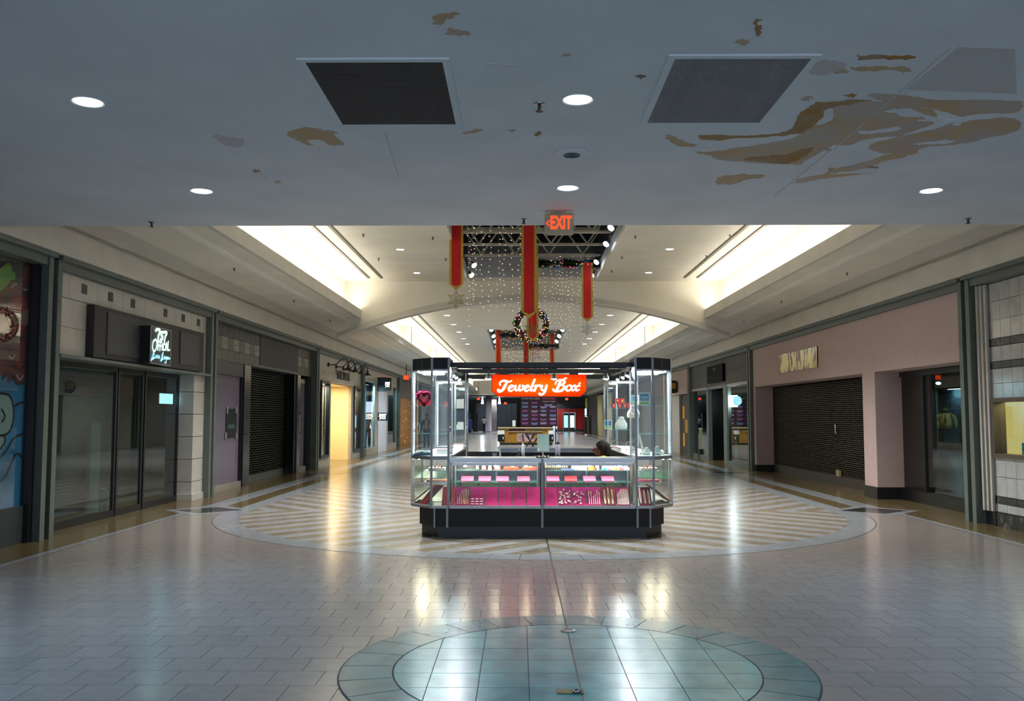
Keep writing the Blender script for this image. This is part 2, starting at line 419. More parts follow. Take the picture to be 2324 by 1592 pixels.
# the ring: curved stone pieces over the near half
n = 46
for i in range(n):
    a0, a1 = PI + PI * i / n, PI + PI * (i + 1) / n
    p = []
    for k in range(4): a = a0 + .0008 + (a1 - a0 - .0016) * k / 3; p.append((BC[0] + BR * math.cos(a), BC[1] + BR * math.sin(a)))
    for k in range(3, -1, -1): a = a0 + .0008 + (a1 - a0 - .0016) * k / 3; p.append((BC[0] + (BR - .38) * math.cos(a), BC[1] + (BR - .38) * math.sin(a)))
    floor_part('ring_stone', MB().prism(p, -.004, .0022), 'ring')
jr = MB()
for rr in (BR + .004, BR - .384):
    for i in range(120):
        a0, a1 = PI + PI * i / 120, PI + PI * (i + 1) / 120
        q = [(rr * math.cos(a), BC[1] + rr * math.sin(a)) for a in (a0, a1)] + [((rr + .011) * math.cos(a), BC[1] + (rr + .011) * math.sin(a)) for a in (a1, a0)]
        jr.prism(q, -.004, .0012)
floor_part('ring_joint', jr, 'grout')
# striped stone field: bars at 45 degrees that meet on the centre line and turn at every diamond
disc = [(4.92 * math.cos(PI + PI * k / 48), BC[1] + 4.92 * math.sin(PI + PI * k / 48)) for k in range(49)]
PER = .72
def stripes(region, cyc, sgn_x, sgn_y, xoff):
    # lines |x| - sgn_y*(y - cyc)= const ; region is a convex polygon
    cnt = 0
    for i in range(-16, 32):
        a = i * PER / 2 + xoff; b = a + PER / 2 - .006
        # v = sgn_x*x + sgn_y*(y-cyc)
        p = clip(region, sgn_x, sgn_y, b + sgn_y * cyc); p = clip(p, -sgn_x, -sgn_y, -(a + sgn_y * cyc)) if p else p
        if p and parea(p) > .004:
            floor_part('floor_stripe', MB().prism(p, -.012, .0004), 'stripe_pale' if i % 2 else 'stripe_tan'); cnt += 1
    return cnt
for sx in (-1, 1):
    reg = [q for q in disc if sx * q[0] >= -1e-6]; reg = reg + [(0, BC[1])] if abs(reg[0][0]) > 1 or abs(reg[-1][0]) > 1 else reg
    stripes(reg, BC[1], sx, 1, 0 if sx > 0 else PER / 2)        # |x| + (y - yc)
    edges = [15.55, 20.75, 25.95, 31.2, 36.4]
    for e in range(len(edges) - 1):
        y0, y1 = edges[e] + .006, edges[e + 1] - .006
        reg = [(0, y0), (sx * 4.92, y0), (sx * 4.92, y1), (0, y1)]
        c = edges[e] if e % 2 == 0 else edges[e + 1]
        stripes(reg, c, sx, (-1 if e % 2 == 0 else 1), 0 if sx > 0 else PER / 2)
floor_part('terrazzo_slab', MB().box(-4.92, 4.92, 36.41, 97, -.012, 0), 'terrazzo')
bars = MB()                                       # farther stripes, only lines of a pixel or two
yy = 36.8
while yy < 96: bars.box(-4.9, 4.9, yy, yy + .42, -.006, .0015); yy += .9
stuff(floor_part('far_stripes', bars, 'ring'))
# charcoal diamonds with pale edges
for yc in (15.55, 25.95, 36.4, 46.8, 57.2):
    for s in (-1, 1):
        c = (s * 5.68, yc + .03)
        floor_part('diamond_edge', MB().prism([(c[0] - .78, c[1]), (c[0], c[1] - .78), (c[0] + .78, c[1]), (c[0], c[1] + .78)], -.004, .0026), 'ring')
        floor_part('diamond', MB().prism([(c[0] - .57, c[1]), (c[0], c[1] - .5), (c[0] + .57, c[1]), (c[0], c[1] + .5)], -.004, .0042), 'charcoal_stone')
# teal disc: ring of wedge tiles and a grid of square tiles
floor_part('teal_joint', MB().prism([(TC[0] + TR * math.cos(2 * PI * k / 96), TC[1] + TR * math.sin(2 * PI * k / 96)) for k in range(96)], -.004, .0012), 'grout')
n = 28
for i in range(n):
    a0, a1 = 2 * PI * i / n + .003, 2 * PI * (i + 1) / n - .003
    p = [(TC[0] + (TR - .012) * math.cos(a0 + (a1 - a0) * k / 4), TC[1] + (TR - .012) * math.sin(a0 + (a1 - a0) * k / 4)) for k in range(5)]
    p += [(TC[0] + 1.165 * math.cos(a0 + (a1 - a0) * k / 4), TC[1] + 1.165 * math.sin(a0 + (a1 - a0) * k / 4)) for k in range(4, -1, -1)]
    floor_part('teal_ring_tile', MB().prism(p, .0012, .0042), 'teal_dark')
dc = [(TC[0] + 1.155 * math.cos(2 * PI * k / 72), TC[1] + 1.155 * math.sin(2 * PI * k / 72)) for k in range(72)]
for i in range(-5, 5):
    for j in range(-6, 6):
        x0, y0 = i * T + .0025, 6.04 * F / 2150 + j * T + .0025; x1, y1 = x0 + T - .005, y0 + T - .005
        p = clip(clip(clip(clip(dc, 1, 0, x1), -1, 0, -x0) or [(0, 0)], 0, 1, y1) or [(0, 0)], 0, -1, -y0)
        if parea(p) > .003: floor_part('teal_tile', MB().prism(p, .0012, .0042), 'teal')
# brass and black seam along the middle, a floor drain cap and an open floor box
floor_part('expansion_joint', MB().box(-.006, .006, TC[1] + 1.3, 12.2, -.003, .0055), 'black')
floor_part('expansion_joint', MB().box(-.005, .005, 3.5, TC[1] + 1.3, -.003, .0052), 'black')
x, y = fl(1287, 1423)
tag(put('floor_drain', MB().lathe([(.055, .004), (.055, .009), (.04, .011), (.038, .008), (.02, .008)], (x, y, 0), 20), 'steel'), 'small round steel drain cap set at the edge of the teal floor disc', 'floor drain')
x, y = fl(1290, 1557)
fb = thing('floor_outlet_box', 'open floor outlet box with brass lid in the middle of the teal disc', 'floor outlet', (x, y, .004))
put('lid', MB().box(x - .075, x + .01, y - .03, y + .04, .005, .011), flat('tarnished_brass', '#8d7a4d', .5, metal=.6), fb)
put('housing', MB().box(x + .01, x + .08, y - .035, y + .045, .004, .009), 'black', fb)
for (dx, dy) in ((.025, .0), (.04, .02), (.05, -.012), (.06, .015), (.035, -.02)):
    put('plug', MB().ball((x + dx, y + dy, .014), .008), flat('chrome_bits', '#d5d8dc', .1, metal=1), fb)

# ================================================================== LOW CEILING
CZ, CE = 3.75, 10.05
ceil_low = struct('ceiling', MB().box(-7.0, 7.0, -4, CE, CZ, CZ + .12), 'ceil_low')
struct('trim_1', MB().box(-7.0, 7.0, CE - .12, CE - .002, CZ + .12, 5.35), 'ceil')
def cpt(px, py): return fl(px, py, CZ)
def cpart(name, mb, m): return put(name, mb, m, ceil_low)
PN = [0]
def patch(name, pts, m, t=.0015, sm=True):
    P = [cpt(*p) for p in pts]; PN[0] += 1; t += PN[0] * .00006
    if sm:
        P = smooth2(P, 7, True); rg = random.Random(len(pts) * 7 + pts[0][0]); q = [0, 0]
        for i in range(len(P)):                                # ragged, flaking outline
            q = [.55 * q[0] + rg.gauss(0, .009), .55 * q[1] + rg.gauss(0, .009)]; P[i] = (P[i][0] + q[0], P[i][1] + q[1])
    from mathutils.geometry import delaunay_2d_cdt
    n = len(P)
    V, _, Fc, _, _, _ = delaunay_2d_cdt([Vector(p) for p in P], [], [list(range(n))], 1, 1e-5)   # copes with a ragged outline
    me = MB(); k = len(V)
    tri = []
    for f in Fc:
        a = sum(V[f[i]].x * V[f[(i + 1) % len(f)]].y - V[f[(i + 1) % len(f)]].x * V[f[i]].y for i in range(len(f)))
        tri.append(tuple(f) if a < 0 else tuple(reversed(f)))
    ed = {}
    for f in tri:
        for i in range(len(f)): ed[(f[i], f[(i + 1) % len(f)])] = 1
    rim = [q for q in ed if (q[1], q[0]) not in ed]
    me.add([(p.x, p.y, CZ - t) for p in V] + [(p.x, p.y, CZ) for p in V], tri + [(b, a, a + k, b + k) for a, b in rim]); return cpart(name, me, m)
patch('water_stain', [(640, 296), (655, 282), (690, 276), (730, 281), (757, 288), (752, 294), (775, 317), (745, 318), (712, 305), (690, 307), (702, 318), (680, 315), (668, 306)], 'stain')
patch('water_stain', [(1050, 291), (1062, 284), (1095, 281), (1080, 289), (1060, 293)], 'stain')
patch('water_stain', [(980, 20), (990, 4), (1030, 0), (1032, 12), (1005, 22), (985, 36)], 'stain')
patch('water_stain', [(1012, 46), (1022, 40), (1060, 44), (1058, 54), (1020, 55)], 'stain')
patch('water_stain', [(475, 292), (500, 296), (540, 305), (530, 322), (500, 318), (482, 308)], 'stain_pale')
patch('water_stain', [(1585, 336), (1640, 334), (1740, 318), (1800, 306), (1860, 276), (1900, 262), (1900, 222), (1895, 219), (1960, 214), (1990, 215), (2040, 222), (2120, 236), (2145, 255), (2095, 262), (2130, 268), (2100, 285), (2050, 300), (1990, 305), (1940, 320), (1900, 322), (1872, 336), (1840, 358), (1810, 366), (1720, 362), (1650, 356), (1620, 345)], 'stain')
patch('water_stain', [(1602, 296), (1700, 297), (1790, 290), (1812, 278), (1828, 250), (1852, 226), (1882, 240), (1872, 255), (1845, 285), (1790, 297), (1690, 304), (1605, 307)], 'stain_dark', .0022)
patch('water_stain', [(1985, 203), (2020, 199), (2090, 206), (2150, 213), (2324, 220), (2324, 245), (2240, 250), (2200, 255), (2140, 236), (2060, 228), (2010, 216)], 'stain')
patch('water_stain', [(1990, 320), (2060, 300), (2130, 285), (2180, 268), (2250, 255), (2330, 262), (2330, 288), (2260, 305), (2190, 320), (2120, 325), (2040, 340), (2000, 335)], 'stain')
patch('water_stain', [(1880, 392), (1900, 378), (1960, 365), (2000, 352), (2030, 342), (2100, 330), (2080, 345), (2010, 362), (1960, 378), (1900, 386)], 'stain')
patch('water_stain', [(1632, 405), (1650, 393), (1700, 388), (1745, 391), (1735, 398), (1700, 402), (1670, 412), (1642, 412)], 'stain')
patch('water_stain', [(1805, 408), (1860, 392), (1990, 386), (1930, 392), (1870, 400), (1830, 409)], 'stain')
patch('water_stain', [(1968, 105), (2000, 106), (2084, 110), (2080, 116), (2030, 114), (1970, 118)], 'stain_dark')
patch('water_stain', [(1950, 140), (1990, 134), (2050, 134), (2085, 138), (2075, 150), (2040, 142), (1980, 146)], 'stain')
patch('water_stain', [(1862, 124), (1900, 119), (1942, 126), (1925, 142), (1880, 152), (1860, 148)], 'stain_pale')
patch('water_stain', [(1518, 296), (1540, 298), (1560, 310), (1582, 318), (1575, 325), (1545, 320), (1525, 306)], 'stain')
patch('plaster_patch', [(2075, 190), (2180, 106), (2200, 88), (2330, 92), (2330, 200)], 'stain_pale', .0012, False)
patch('ceiling_hole', [(1449, 156), (1460, 153), (1474, 156), (1466, 159), (1462, 163), (1456, 158)], 'black', .003, False)
for k_, (cx_, cy_, rx_, ry_) in enumerate(((1735, 40, 9, 22), (1700, 75, 14, 5), (1925, 146, 14, 3), (1945, 203, 10, 3), (1842, 210, 9, 5), (1900, 376, 6, 3), (1222, 292, 6, 5), (1160, 284, 9, 2), (1885, 330, 14, 3), (570, 378, 7, 3), (620, 404, 6, 3), (1290, 104, 4, 2), (1990, 372, 12, 3), (2140, 300, 16, 4))):
    patch('water_stain', [(cx_ + rx_ * math.cos(a * PI / 3), cy_ + ry_ * math.sin(a * PI / 3)) for a in range(6)], 'stain' if k_ % 3 else 'stain_dark', .0018)
patch('stain_edge', [(1862, 222), (1900, 219), (1960, 213), (1985, 215), (1940, 224), (1890, 232), (1872, 262), (1850, 280), (1862, 250)], 'stain_dark', .0026)
patch('stain_edge', [(1700, 352), (1760, 345), (1800, 340), (1836, 330), (1860, 328), (1830, 348), (1800, 362), (1740, 360)], 'stain_dark', .0026)
patch('pale_streak', [(2030, 240), (2080, 236), (2130, 250), (2180, 262), (2160, 268), (2110, 254), (2060, 250)], 'ceil_low', .0026)
patch('pale_streak', [(2180, 262), (2220, 250), (2300, 246), (2290, 254), (2220, 262), (2190, 275)], 'ceil_low', .0026)
patch('pale_streak', [(1960, 290), (2020, 284), (2060, 278), (2050, 286), (1990, 293)], 'ceil_low', .0026)
patch('pale_streak', [(2090, 318), (2150, 310), (2180, 312), (2150, 318)], 'ceil_low', .0026)
# seams of the patched boards
for (a, b) in (((2180, 92), (1905, 330)), ((868, 290), (900, 392)), ((1900, 330), (1765, 440)), ((565, 372), (600, 402)), ((1100, 125), (1180, 130))):
    P, Q = cpt(*a), cpt(*b); d = Vector((Q[0] - P[0], Q[1] - P[1])).normalized(); n_ = (-d.y * .005, d.x * .005)
    cpart('board_seam', MB().prism([(P[0] - n_[0], P[1] - n_[1]), (Q[0] - n_[0], Q[1] - n_[1]), (Q[0] + n_[0], Q[1] + n_[1]), (P[0] + n_[0], P[1] + n_[1])], CZ - .0028, CZ), 'stain_pale')
# two square return air vents with fine louvres
def vent(name, label, corners, mslat, mback):
    P = [cpt(*c) for c in corners]                         # far-left order as in the photo: near edge first
    x0, x1 = (P[0][0] + P[3][0]) / 2, (P[1][0] + P[2][0]) / 2; y0, y1 = (P[0][1] + P[1][1]) / 2, (P[2][1] + P[3][1]) / 2
    t = thing(name, label, 'air vent', ((x0 + x1) / 2, (y0 + y1) / 2, CZ), 'square air vents in the low ceiling')
    fr = MB(); b = .045
    fr.box(x0, x1, y0, y0 + b, CZ - .012, CZ); fr.box(x0, x1, y1 - b * .6, y1, CZ - .012, CZ)
    fr.box(x0, x0 + b, y0 + b, y1 - b * .6, CZ - .012, CZ); fr.box(x1 - b, x1, y0 + b, y1 - b * .6, CZ - .012, CZ)
    put('frame', fr, 'ceil_low', t)
    put('backing', MB().box(x0 + b, x1 - b, y0 + b, y1 - b * .6, CZ - .0015, CZ), mback, t)
    yy = y0 + b + .008
    sm = MB().box(x0 + b, x1 - b, -.004, .004, CZ - .010, CZ - .0015).mesh('louvre', mslat, (t.location.x, 0, t.location.z))
    while yy < y1 - b * .6 - .004:
        o = bpy.data.objects.new('louvre', sm); COL.objects.link(o); o.parent = t; o.location = (0, yy - t.location.y, 0)
        yy += .0165
vent('ceiling_vent', 'dark square air vent with fine louvres, left of the round downlight', [(650, 113), (1017, 107), (1045, 270), (765, 270)], flat('dark_louvre', '#2e3033', .6), 'black')
vent('ceiling_vent', 'light grey square air vent beside the big brown ceiling stain', [(1520, 104), (1882, 104), (1745, 268), (1465, 268)], flat('grey_louvre', '#8a8c90', .6), flat('grey_back', '#55575b', .7))
# downlights, speaker, sprinklers
def downlight(x, y, z, r, label, group, lens):
    t = thing('downlight', label, 'ceiling light', (x, y, z), group)
    put('trim_ring', MB().lathe([(r, z - .001), (r * 1.12, z - .006), (r * 1.14, z), (r * .98, z + .002)], (x, y, 0), 28), 'white', t)
    put('lens', MB().lathe([(r * .97, z - .003), (r * .6, z - .0031)], (x, y, 0), 28), lens, t)
    return t
DL = [((-3.31, 6.02), 'round downlight at the far left of the low ceiling, beside the left edge'), ((.04, 6.0), 'round downlight between the two square vents'),
      ((-3.39, 8.47), 'round downlight in the low ceiling above the leftmost shops'), ((.10, 8.38), 'round downlight in front of the exit sign'), ((3.57, 8.51), 'round downlight in the low ceiling on the far right')]
for (p, lb) in DL: downlight(p[0], p[1], CZ, .096, lb, 'downlights in the low ceiling', 'l_down')
x, y = cpt(1300, 340)
sp = thing('ceiling_speaker', 'round white ceiling speaker with a ringed grille behind the middle downlight', 'speaker', (x, y, CZ))
put('plate', MB().lathe([(.150, CZ - .001), (.152, CZ - .008), (.135, CZ - .012), (.09, CZ - .011)], (x, y, 0), 32), 'ceil_low', sp)
for k in range(5):
    r = .015 + k * .013; put('grille_ring', MB().tube([(x + r * math.cos(2 * PI * i / 20), y + r * math.sin(2 * PI * i / 20), CZ - .014) for i in range(21)], .0035, 4), flat('ring_grey', '#5f666c', .5), sp)
def sprinkler(x, y, z, label, s=1.0):
    t = thing('sprinkler', label, 'sprinkler', (x, y, z), None)
    put('rose', MB().lathe([(.036 * s, z), (.034 * s, z - .006 * s), (.014 * s, z - .014 * s)], (x, y, 0), 14), 'steel', t)
    put('head', MB().lathe([(.012 * s, z - .012 * s), (.012 * s, z - .05 * s), (.026 * s, z - .052 * s), (.026 * s, z - .056 * s)], (x, y, 0), 10), 'frame_dark', t)
    return t
sprinkler(*cpt(1226, 221), CZ, 'sprinkler head left of the middle downlight between the vents')
sprinkler(*cpt(1189, 492), CZ, 'sprinkler head in the low ceiling left of the exit sign')
sprinkler(*cpt(331, 498), CZ, 'sprinkler head at the left end of the low ceiling edge')
sprinkler(*cpt(2207, 493), CZ, 'sprinkler head at the right end of the low ceiling edge')
# exit sign hanging under the ceiling edge
ey = 9.34; ex = xP(1270, ey); ez0, ez1 = zP(530, ey), zP(479, ey)
es = thing('exit_sign', 'hanging tan EXIT sign with red letters and a left arrow', 'exit sign', (ex, ey, ez0))
put('canopy', MB().box(ex - .09, ex + .06, ey - .03, ey + .03, ez1, CZ), flat('tan_metal', '#b8a888', .5), es)
pl = [(math.copysign(.151 - .012, a) + .012 * math.cos(t), math.copysign((ez1 - ez0) / 2 - .012, b) + .012 * math.sin(t)) for a, b, t0 in ((1, 1, 0), (-1, 1, PI / 2), (-1, -1, PI), (1, -1, 1.5 * PI)) for t in (t0, t0 + PI / 4, t0 + PI / 2)]
put('housing', MB().slab(pl, (ex, ey + .02, (ez0 + ez1) / 2), X3, Z3, .04), flat('tan_metal', '#b8a888'), es)
hs_ = [c for c in es.children if c.name.startswith('housing')][0]
put('letters', textmb('EXIT', .19, (ex + .02, ey - .021, (ez0 + ez1) / 2 + .005), X3, Z3, .002, sx=.58, bold=.007), 'l_exit', hs_)
ar = MB(); ribbon(ar, [(.02, .025), (-.01, 0), (.02, -.025)], .012, (ex - .125, ey - .021, (ez0 + ez1) / 2 + .005), X3, Z3, n=1); put('arrow', ar, 'l_exit', hs_)
# dome camera at the right end
tag(put('dome_camera', MB().lathe([(.07, CZ), (.07, CZ - .03), (.055, CZ - .07), (.02, CZ - .095)], (5.42, 9.75, 0), 16), 'black', smooth=True), 'black dome camera under the ceiling at the right edge', 'camera')

# ================================================================== HIGH HALL CEILING
HZ = 5.18; HY0, HY1 = CE, 92.0
def shell(name, mb, m): return struct(name, mb, m)
OPN = [(11.6, 23.7), (37.2, 49.1), (62.5, 74.5)]; OX0, OX1 = -1.72, 1.66
mb = MB(); segs = [HY0]
for a, b in OPN: segs += [a, b]
segs.append(HY1)
for i in range(0, len(segs), 2): mb.box(-4.95, 4.95, segs[i], segs[i + 1], HZ, HZ + .1)
for a, b in OPN: mb.box(-4.95, OX0, a, b, HZ, HZ + .1); mb.box(OX1, 4.95, a, b, HZ, HZ + .1)
shell('ceiling_1', mb, 'ceil')
for s, nm in ((-1, 'left'), (1, 'right')):
    shell('trim_2' if s < 0 else 'trim_3', MB().box(s * 4.95, s * 5.05, HY0, HY1, 4.15, HZ + .1), 'cove')
    shell('ceiling_2' if s < 0 else 'ceiling_3', MB().box(s * 4.62, s * 6.9, HY0, HY1, 4.18, 4.26), 'ceil')
    shell('trim_4' if s < 0 else 'trim_5', MB().box(s * 4.54, s * 4.62, HY0, HY1, 4.18, 4.42), 'fascia')
    f_ = MB(); f_.box(s * 6.4, s * 6.55, HY0 + .0, HY1, 3.75, 4.11); f_.box(s * 6.46, s * 6.6, HY0, HY1, 4.11, 4.18)
    shell('trim_6' if s < 0 else 'trim_7', f_, 'fascia')
    shell('trim_8' if s < 0 else 'trim_9', MB().box(s * 5.86, s * 6.3, HY0, HY1, 4.15, 4.18), 'fascia')
    # cove piers
    for yp in (35.8, 46.6, 68.2):
        struct('trim_1%d' % (0 if s < 0 else 1), MB().box(s * 4.66, s * 4.95, yp, yp + .3, 4.26, HZ), 'cove')
    # two rods along each side
    for xr, zr in ((3.91, 5.17), (4.24, 5.17)):
        for y0, y1 in ((HY0, 23.1), (24.3, 60.0)):
            tag(put('ceiling_rail', MB().box(s * xr - .032, s * xr + .032, y0, y1, zr - .012, HZ), flat('brown_rail', '#6a6052', .5)),
                '%s %s rail along the %s side of the high ceiling, %s the arch' % ('inner' if xr < 4 else 'outer', 'brown', 'left' if s < 0 else 'right', 'before' if y0 < 20 else 'beyond'), 'ceiling rail')
# the arch across the hall
AY = 23.74
def arc_z(x): return 4.70 - .0377 * x * x
ar = MB(); N = 40; pts = [(-4.95 + 9.9 * i / N, arc_z(-4.95 + 9.9 * i / N)) for i in range(N + 1)]
for i in range(N):
    (xa, za), (xb, zb) = pts[i], pts[i + 1]
    ar.slab([(xa, za), (xb, zb), (xb, HZ), (xa, HZ)], (0, AY + .25, 0), X3, Z3, .2)
shell('trim_12', ar, 'ceil')
for dz0, dz1, dy, mm in ((-.04, .02, .10, 'fascia'), (.02, .13, .04, 'fascia')):
    rb = MB(); N = 48; xe = 5.2
    for i in range(N):
        xa, xb = -xe + 2 * xe * i / N, -xe + 2 * xe * (i + 1) / N
        za, zb = arc_z(xa), arc_z(xb)
        k = lambda x: max(.15, min(1, (xe - abs(x)) / .5 + .15))
        rb.slab([(xa, za + dz0 * k(xa)), (xb, zb + dz0 * k(xb)), (xb, zb + dz1), (xa, za + dz1)], (0, AY + .30, 0), X3, Z3, .24 + dy)
    shell('trim_13' if dz0 < 0 else 'trim_14', rb, mm)
# far bulkhead with its shallow arch and the low ceiling beyond
bk = MB(); N = 20
bk.box(-6.9, 6.9, 92, 92.3, 3.68, 5.4)
shell('wall_back', bk, 'ceil'); shell('ceiling_4', MB().box(-8.9, 8.9, 92, 127, 3.68, 3.76), flat('far_ceiling', '#6f7375', .8))
# skylights: well walls, dark roof glazing and open trusses
for si, (a, b) in enumerate(OPN):
    wl = MB(); top = 7.4
    wl.box(OX0 - .1, OX0, a, b, HZ + .101, 5.5); wl.box(OX1, OX1 + .1, a, b, HZ + .101, 5.5); wl.box(OX0 - .1, OX1 + .1, a - .1, a, HZ + .101, 5.5)
    dk_ = MB(); dk_.box(OX0 - .1, OX0, a, b, 5.505, top); dk_.box(OX1, OX1 + .1, a, b, 5.505, top); dk_.box(OX0 - .1, OX1 + .1, a - .1, a, 5.505, top); shell('trim_17', dk_, 'nightroof')  # upper well sides coloured dark so the shaft reads as unlit
    wl.box(OX0 - .1, OX1 + .1, b, b + .1, HZ + .101, 5.92)
    shell('trim_15', MB().box(OX0 - .1, OX1 + .1, b, b + .1, 5.925, 6.2), flat('well_grey', '#5c6068', .7)); shell('trim_16', MB().box(OX0 - .1, OX1 + .1, b, b + .1, 6.205, top), 'nightroof')
    shell('wall_well', wl, 'wellwall')
    shell('window_%d' % (si + 1), MB().box(OX0 - .1, OX1 + .1, a - .1, b + .1, top, top + .05), 'nightroof')
    rf = MB(); yy = a + .75
    k = 0
    while yy < b - .2:
        tr = thing('roof_truss', 'open web roof truss number %d from the front of the %s skylight' % (k + 1, ('near', 'middle', 'far')[si]), 'roof truss', ((OX0 + OX1) / 2, yy, 5.6), 'roof trusses in the %s skylight' % ('near', 'middle', 'far')[si])
        tr['label'] = '%s cream roof truss from the front in the %s skylight' % (('first', 'second', 'third', 'fourth', 'fifth', 'sixth', 'seventh', 'eighth', 'ninth')[k], ('near', 'middle', 'far')[si])
        put('bottom_chord', MB().box(OX0, OX1, yy - .035, yy + .035, 5.6, 5.65), 'truss', tr)
        put('top_chord', MB().box(OX0, OX1, yy - .04, yy + .04, 6.25, 6.33), 'truss', tr)
        nb = 8; wd = (OX1 - OX0) / nb
        for j in range(nb):
            z0, z1 = (5.65, 6.25) if j % 2 else (6.25, 5.65)
            if si == 0: put('web_bar', MB().tube([(OX0 + wd * j, yy, z0), (OX0 + wd * (j + 1), yy, z1)], .022, 5), 'truss', tr)
        if si:
            wb = MB()
            for j in range(nb):
                z0, z1 = (5.65, 6.25) if j % 2 else (6.25, 5.65); wb.tube([(OX0 + wd * j, yy, z0), (OX0 + wd * (j + 1), yy, z1)], .022, 4)
            put('web_bars', wb, 'truss', tr)
        yy += 1.43; k += 1
# spot heads clamped at the skylight edges
def spothead(x, y, z, aim, label, group, s=1.0, light=0):
    ex = (OX0 if x < 0 else OX1)
    t = thing('spotlight', label, 'spotlight', (x, y, z), group)
    d = Vector(aim).normalized(); p = Vector((x, y, z))
    cn = put('can', MB().tube([p, p + d * .14 * s], [.035 * s, .07 * s], 12), 'steel', t)
    put('lens', MB().tube([p + d * .138 * s, p + d * .152 * s], .066 * s, 12), 'l_head', cn)
    put('bracket', MB().tube([p, (x, y, z + .1 * s), (ex, y, z + .1 * s)], .014 * s, 5), 'steel', t)
    if light:
        l = spot('spotlight_lamp', tuple(p + d * .22 * s), light, (.8, .9, 1), 1.5, .6, .05); l.rotation_euler = d.to_track_quat('-Z', 'Y').to_euler()
    return t
OR4 = ('nearest', 'second', 'third', 'farthest')
for i_, (px, py, Y) in enumerate(((1404, 510, 17.2), (1391, 548, 19.4), (1367, 590, 21.9), (1356, 620, 23.2))):
    spothead(xP(px, Y) - .05, Y, zP(py, Y) + .05, (-.6, -.5, -.7), OR4[i_] + ' spotlight on the right edge of the near skylight', 'spotlights on the near skylight, right edge', 1, 8)
for i_, (px, py, Y) in enumerate(((1066, 597, 21.8), (1061, 620, 23.0))):
    spothead(xP(px, Y) + .02, Y, zP(py, Y) + .05, (.6, -.5, -.7), ('upper', 'lower')[i_] + ' spotlight on the left edge of the near skylight', 'spotlights on the near skylight, left edge', 1, 8)
for s, sx, dd in ((-1, OX0 + .12, 'left'), (1, OX1 - .12, 'right')):
    for i_, Y in enumerate((37.6, 40.6, 43.4, 46.2)):
        spothead(sx, Y, 5.32, (-s * .5, -.6, -.6), OR4[i_] + ' small spotlight on the %s edge of the second skylight' % dd, 'spotlights on the second skylight, %s edge' % dd, 1.3)
# small lights and sprinklers of the high ceiling
for i in range(10):
    Y = 16.0 + i * 3.17
    if abs(Y - AY) < 1: Y += .9
    for s, dd in ((-1, 'left'), (1, 'right')):
        downlight(s * 2.89 - .02, Y, HZ, .085 if i < 3 else .11, ('nearest', 'second', 'third', 'fourth', 'fifth', 'sixth', 'seventh', 'eighth', 'ninth', 'last')[i] + ' small round light in the high ceiling, %s row, %s' % (dd, 'before the arch' if Y < AY else 'beyond the arch'), 'lights of the high ceiling, %s row, %s' % (dd, 'before the arch' if Y < AY else 'beyond the arch'), 'l_hall')
for i_, (px, py) in enumerate(((980, 534), (1010, 584), (1445, 532), (1414, 580), (1390, 612), (820, 527), (856, 583), (1662, 530), (1607, 578))):
    x, y = fl(px, py, HZ); o = sprinkler(x, y, HZ, ('small sprinkler left of the near skylight, nearer', 'small sprinkler left of the near skylight, farther', 'small sprinkler right of the near skylight, nearest', 'small sprinkler right of the near skylight, middle', 'small sprinkler right of the near skylight, farthest', 'small sprinkler beside the left ceiling rails, nearer', 'small sprinkler beside the left ceiling rails, farther', 'small sprinkler beside the right ceiling rails, nearer', 'small sprinkler beside the right ceiling rails, farther')[i_], .95); o['group'] = 'sprinklers in the high ceiling'
for i_, (px, py) in enumerate(((524, 606), (663, 680), (747, 725), (1927, 618), (1776, 683), (1690, 730))):
    x, y = fl(px, py, 4.18); lf = x < 0
    o = sprinkler(x, y, 4.18, ('nearest', 'middle', 'farthest')[i_ % 3] + ' small sprinkler in the %s soffit' % ('left' if lf else 'right'), .85); o['group'] = 'sprinklers in the %s soffit' % ('left' if lf else 'right')

# ================================================================== SIDE WALLS, SHOP FRONTS
def side_box(s, x0, x1, y0, y1, z0, z1, mb=None):        # x given as distance from the hall's middle
    mb = mb or MB(); return mb.box(s * x0, s * x1, y0, y1, z0, z1)
for s, nm in ((-1, 'left'), (1, 'right')):
    side = struct('wall_' + nm, side_box(s, 9.5, 9.7, -4, 128, -.1, 4.3), 'dark')
    lid = struct('ceiling_%d' % (5 if s < 0 else 6), side_box(s, 6.62, 9.5, -4, 97, 3.73, 3.80), 'dark')
    # dividing walls behind the frames
    for yp in ((11.83, 18.12, 27.6, 35.88, 46.6, 57.0, 68.0, 80.0, 92.0) if s < 0 else (13.92, 27.08, 36.7, 47.0, 58.0, 66.0, 79.0, 92.0)):
        struct('trim_20', side_box(s, 6.56, 9.5, yp - .06, yp + .06, 0, 3.75), 'black')
def frame(s, y0, y1, label, z=3.73, fz=3.58):
    t = thing('shopfront_frame', label, 'frame', (s * 6.5, (y0 + y1) / 2, 0))
    for a, b in ((y0, y0 + .115), (y1 - .115, y1)): put('post', side_box(s, 6.5, 6.72, a, b, 0, z), 'frame', t)
    put('header', side_box(s, 6.52, 6.72, y0 + .116, y1 - .116, fz, z), 'frame', t)
    put('cap_rail', side_box(s, 6.44, 6.54, y0 + .0, y1, z - .04, z + .015), 'frame', t)
    return t
FB = {}
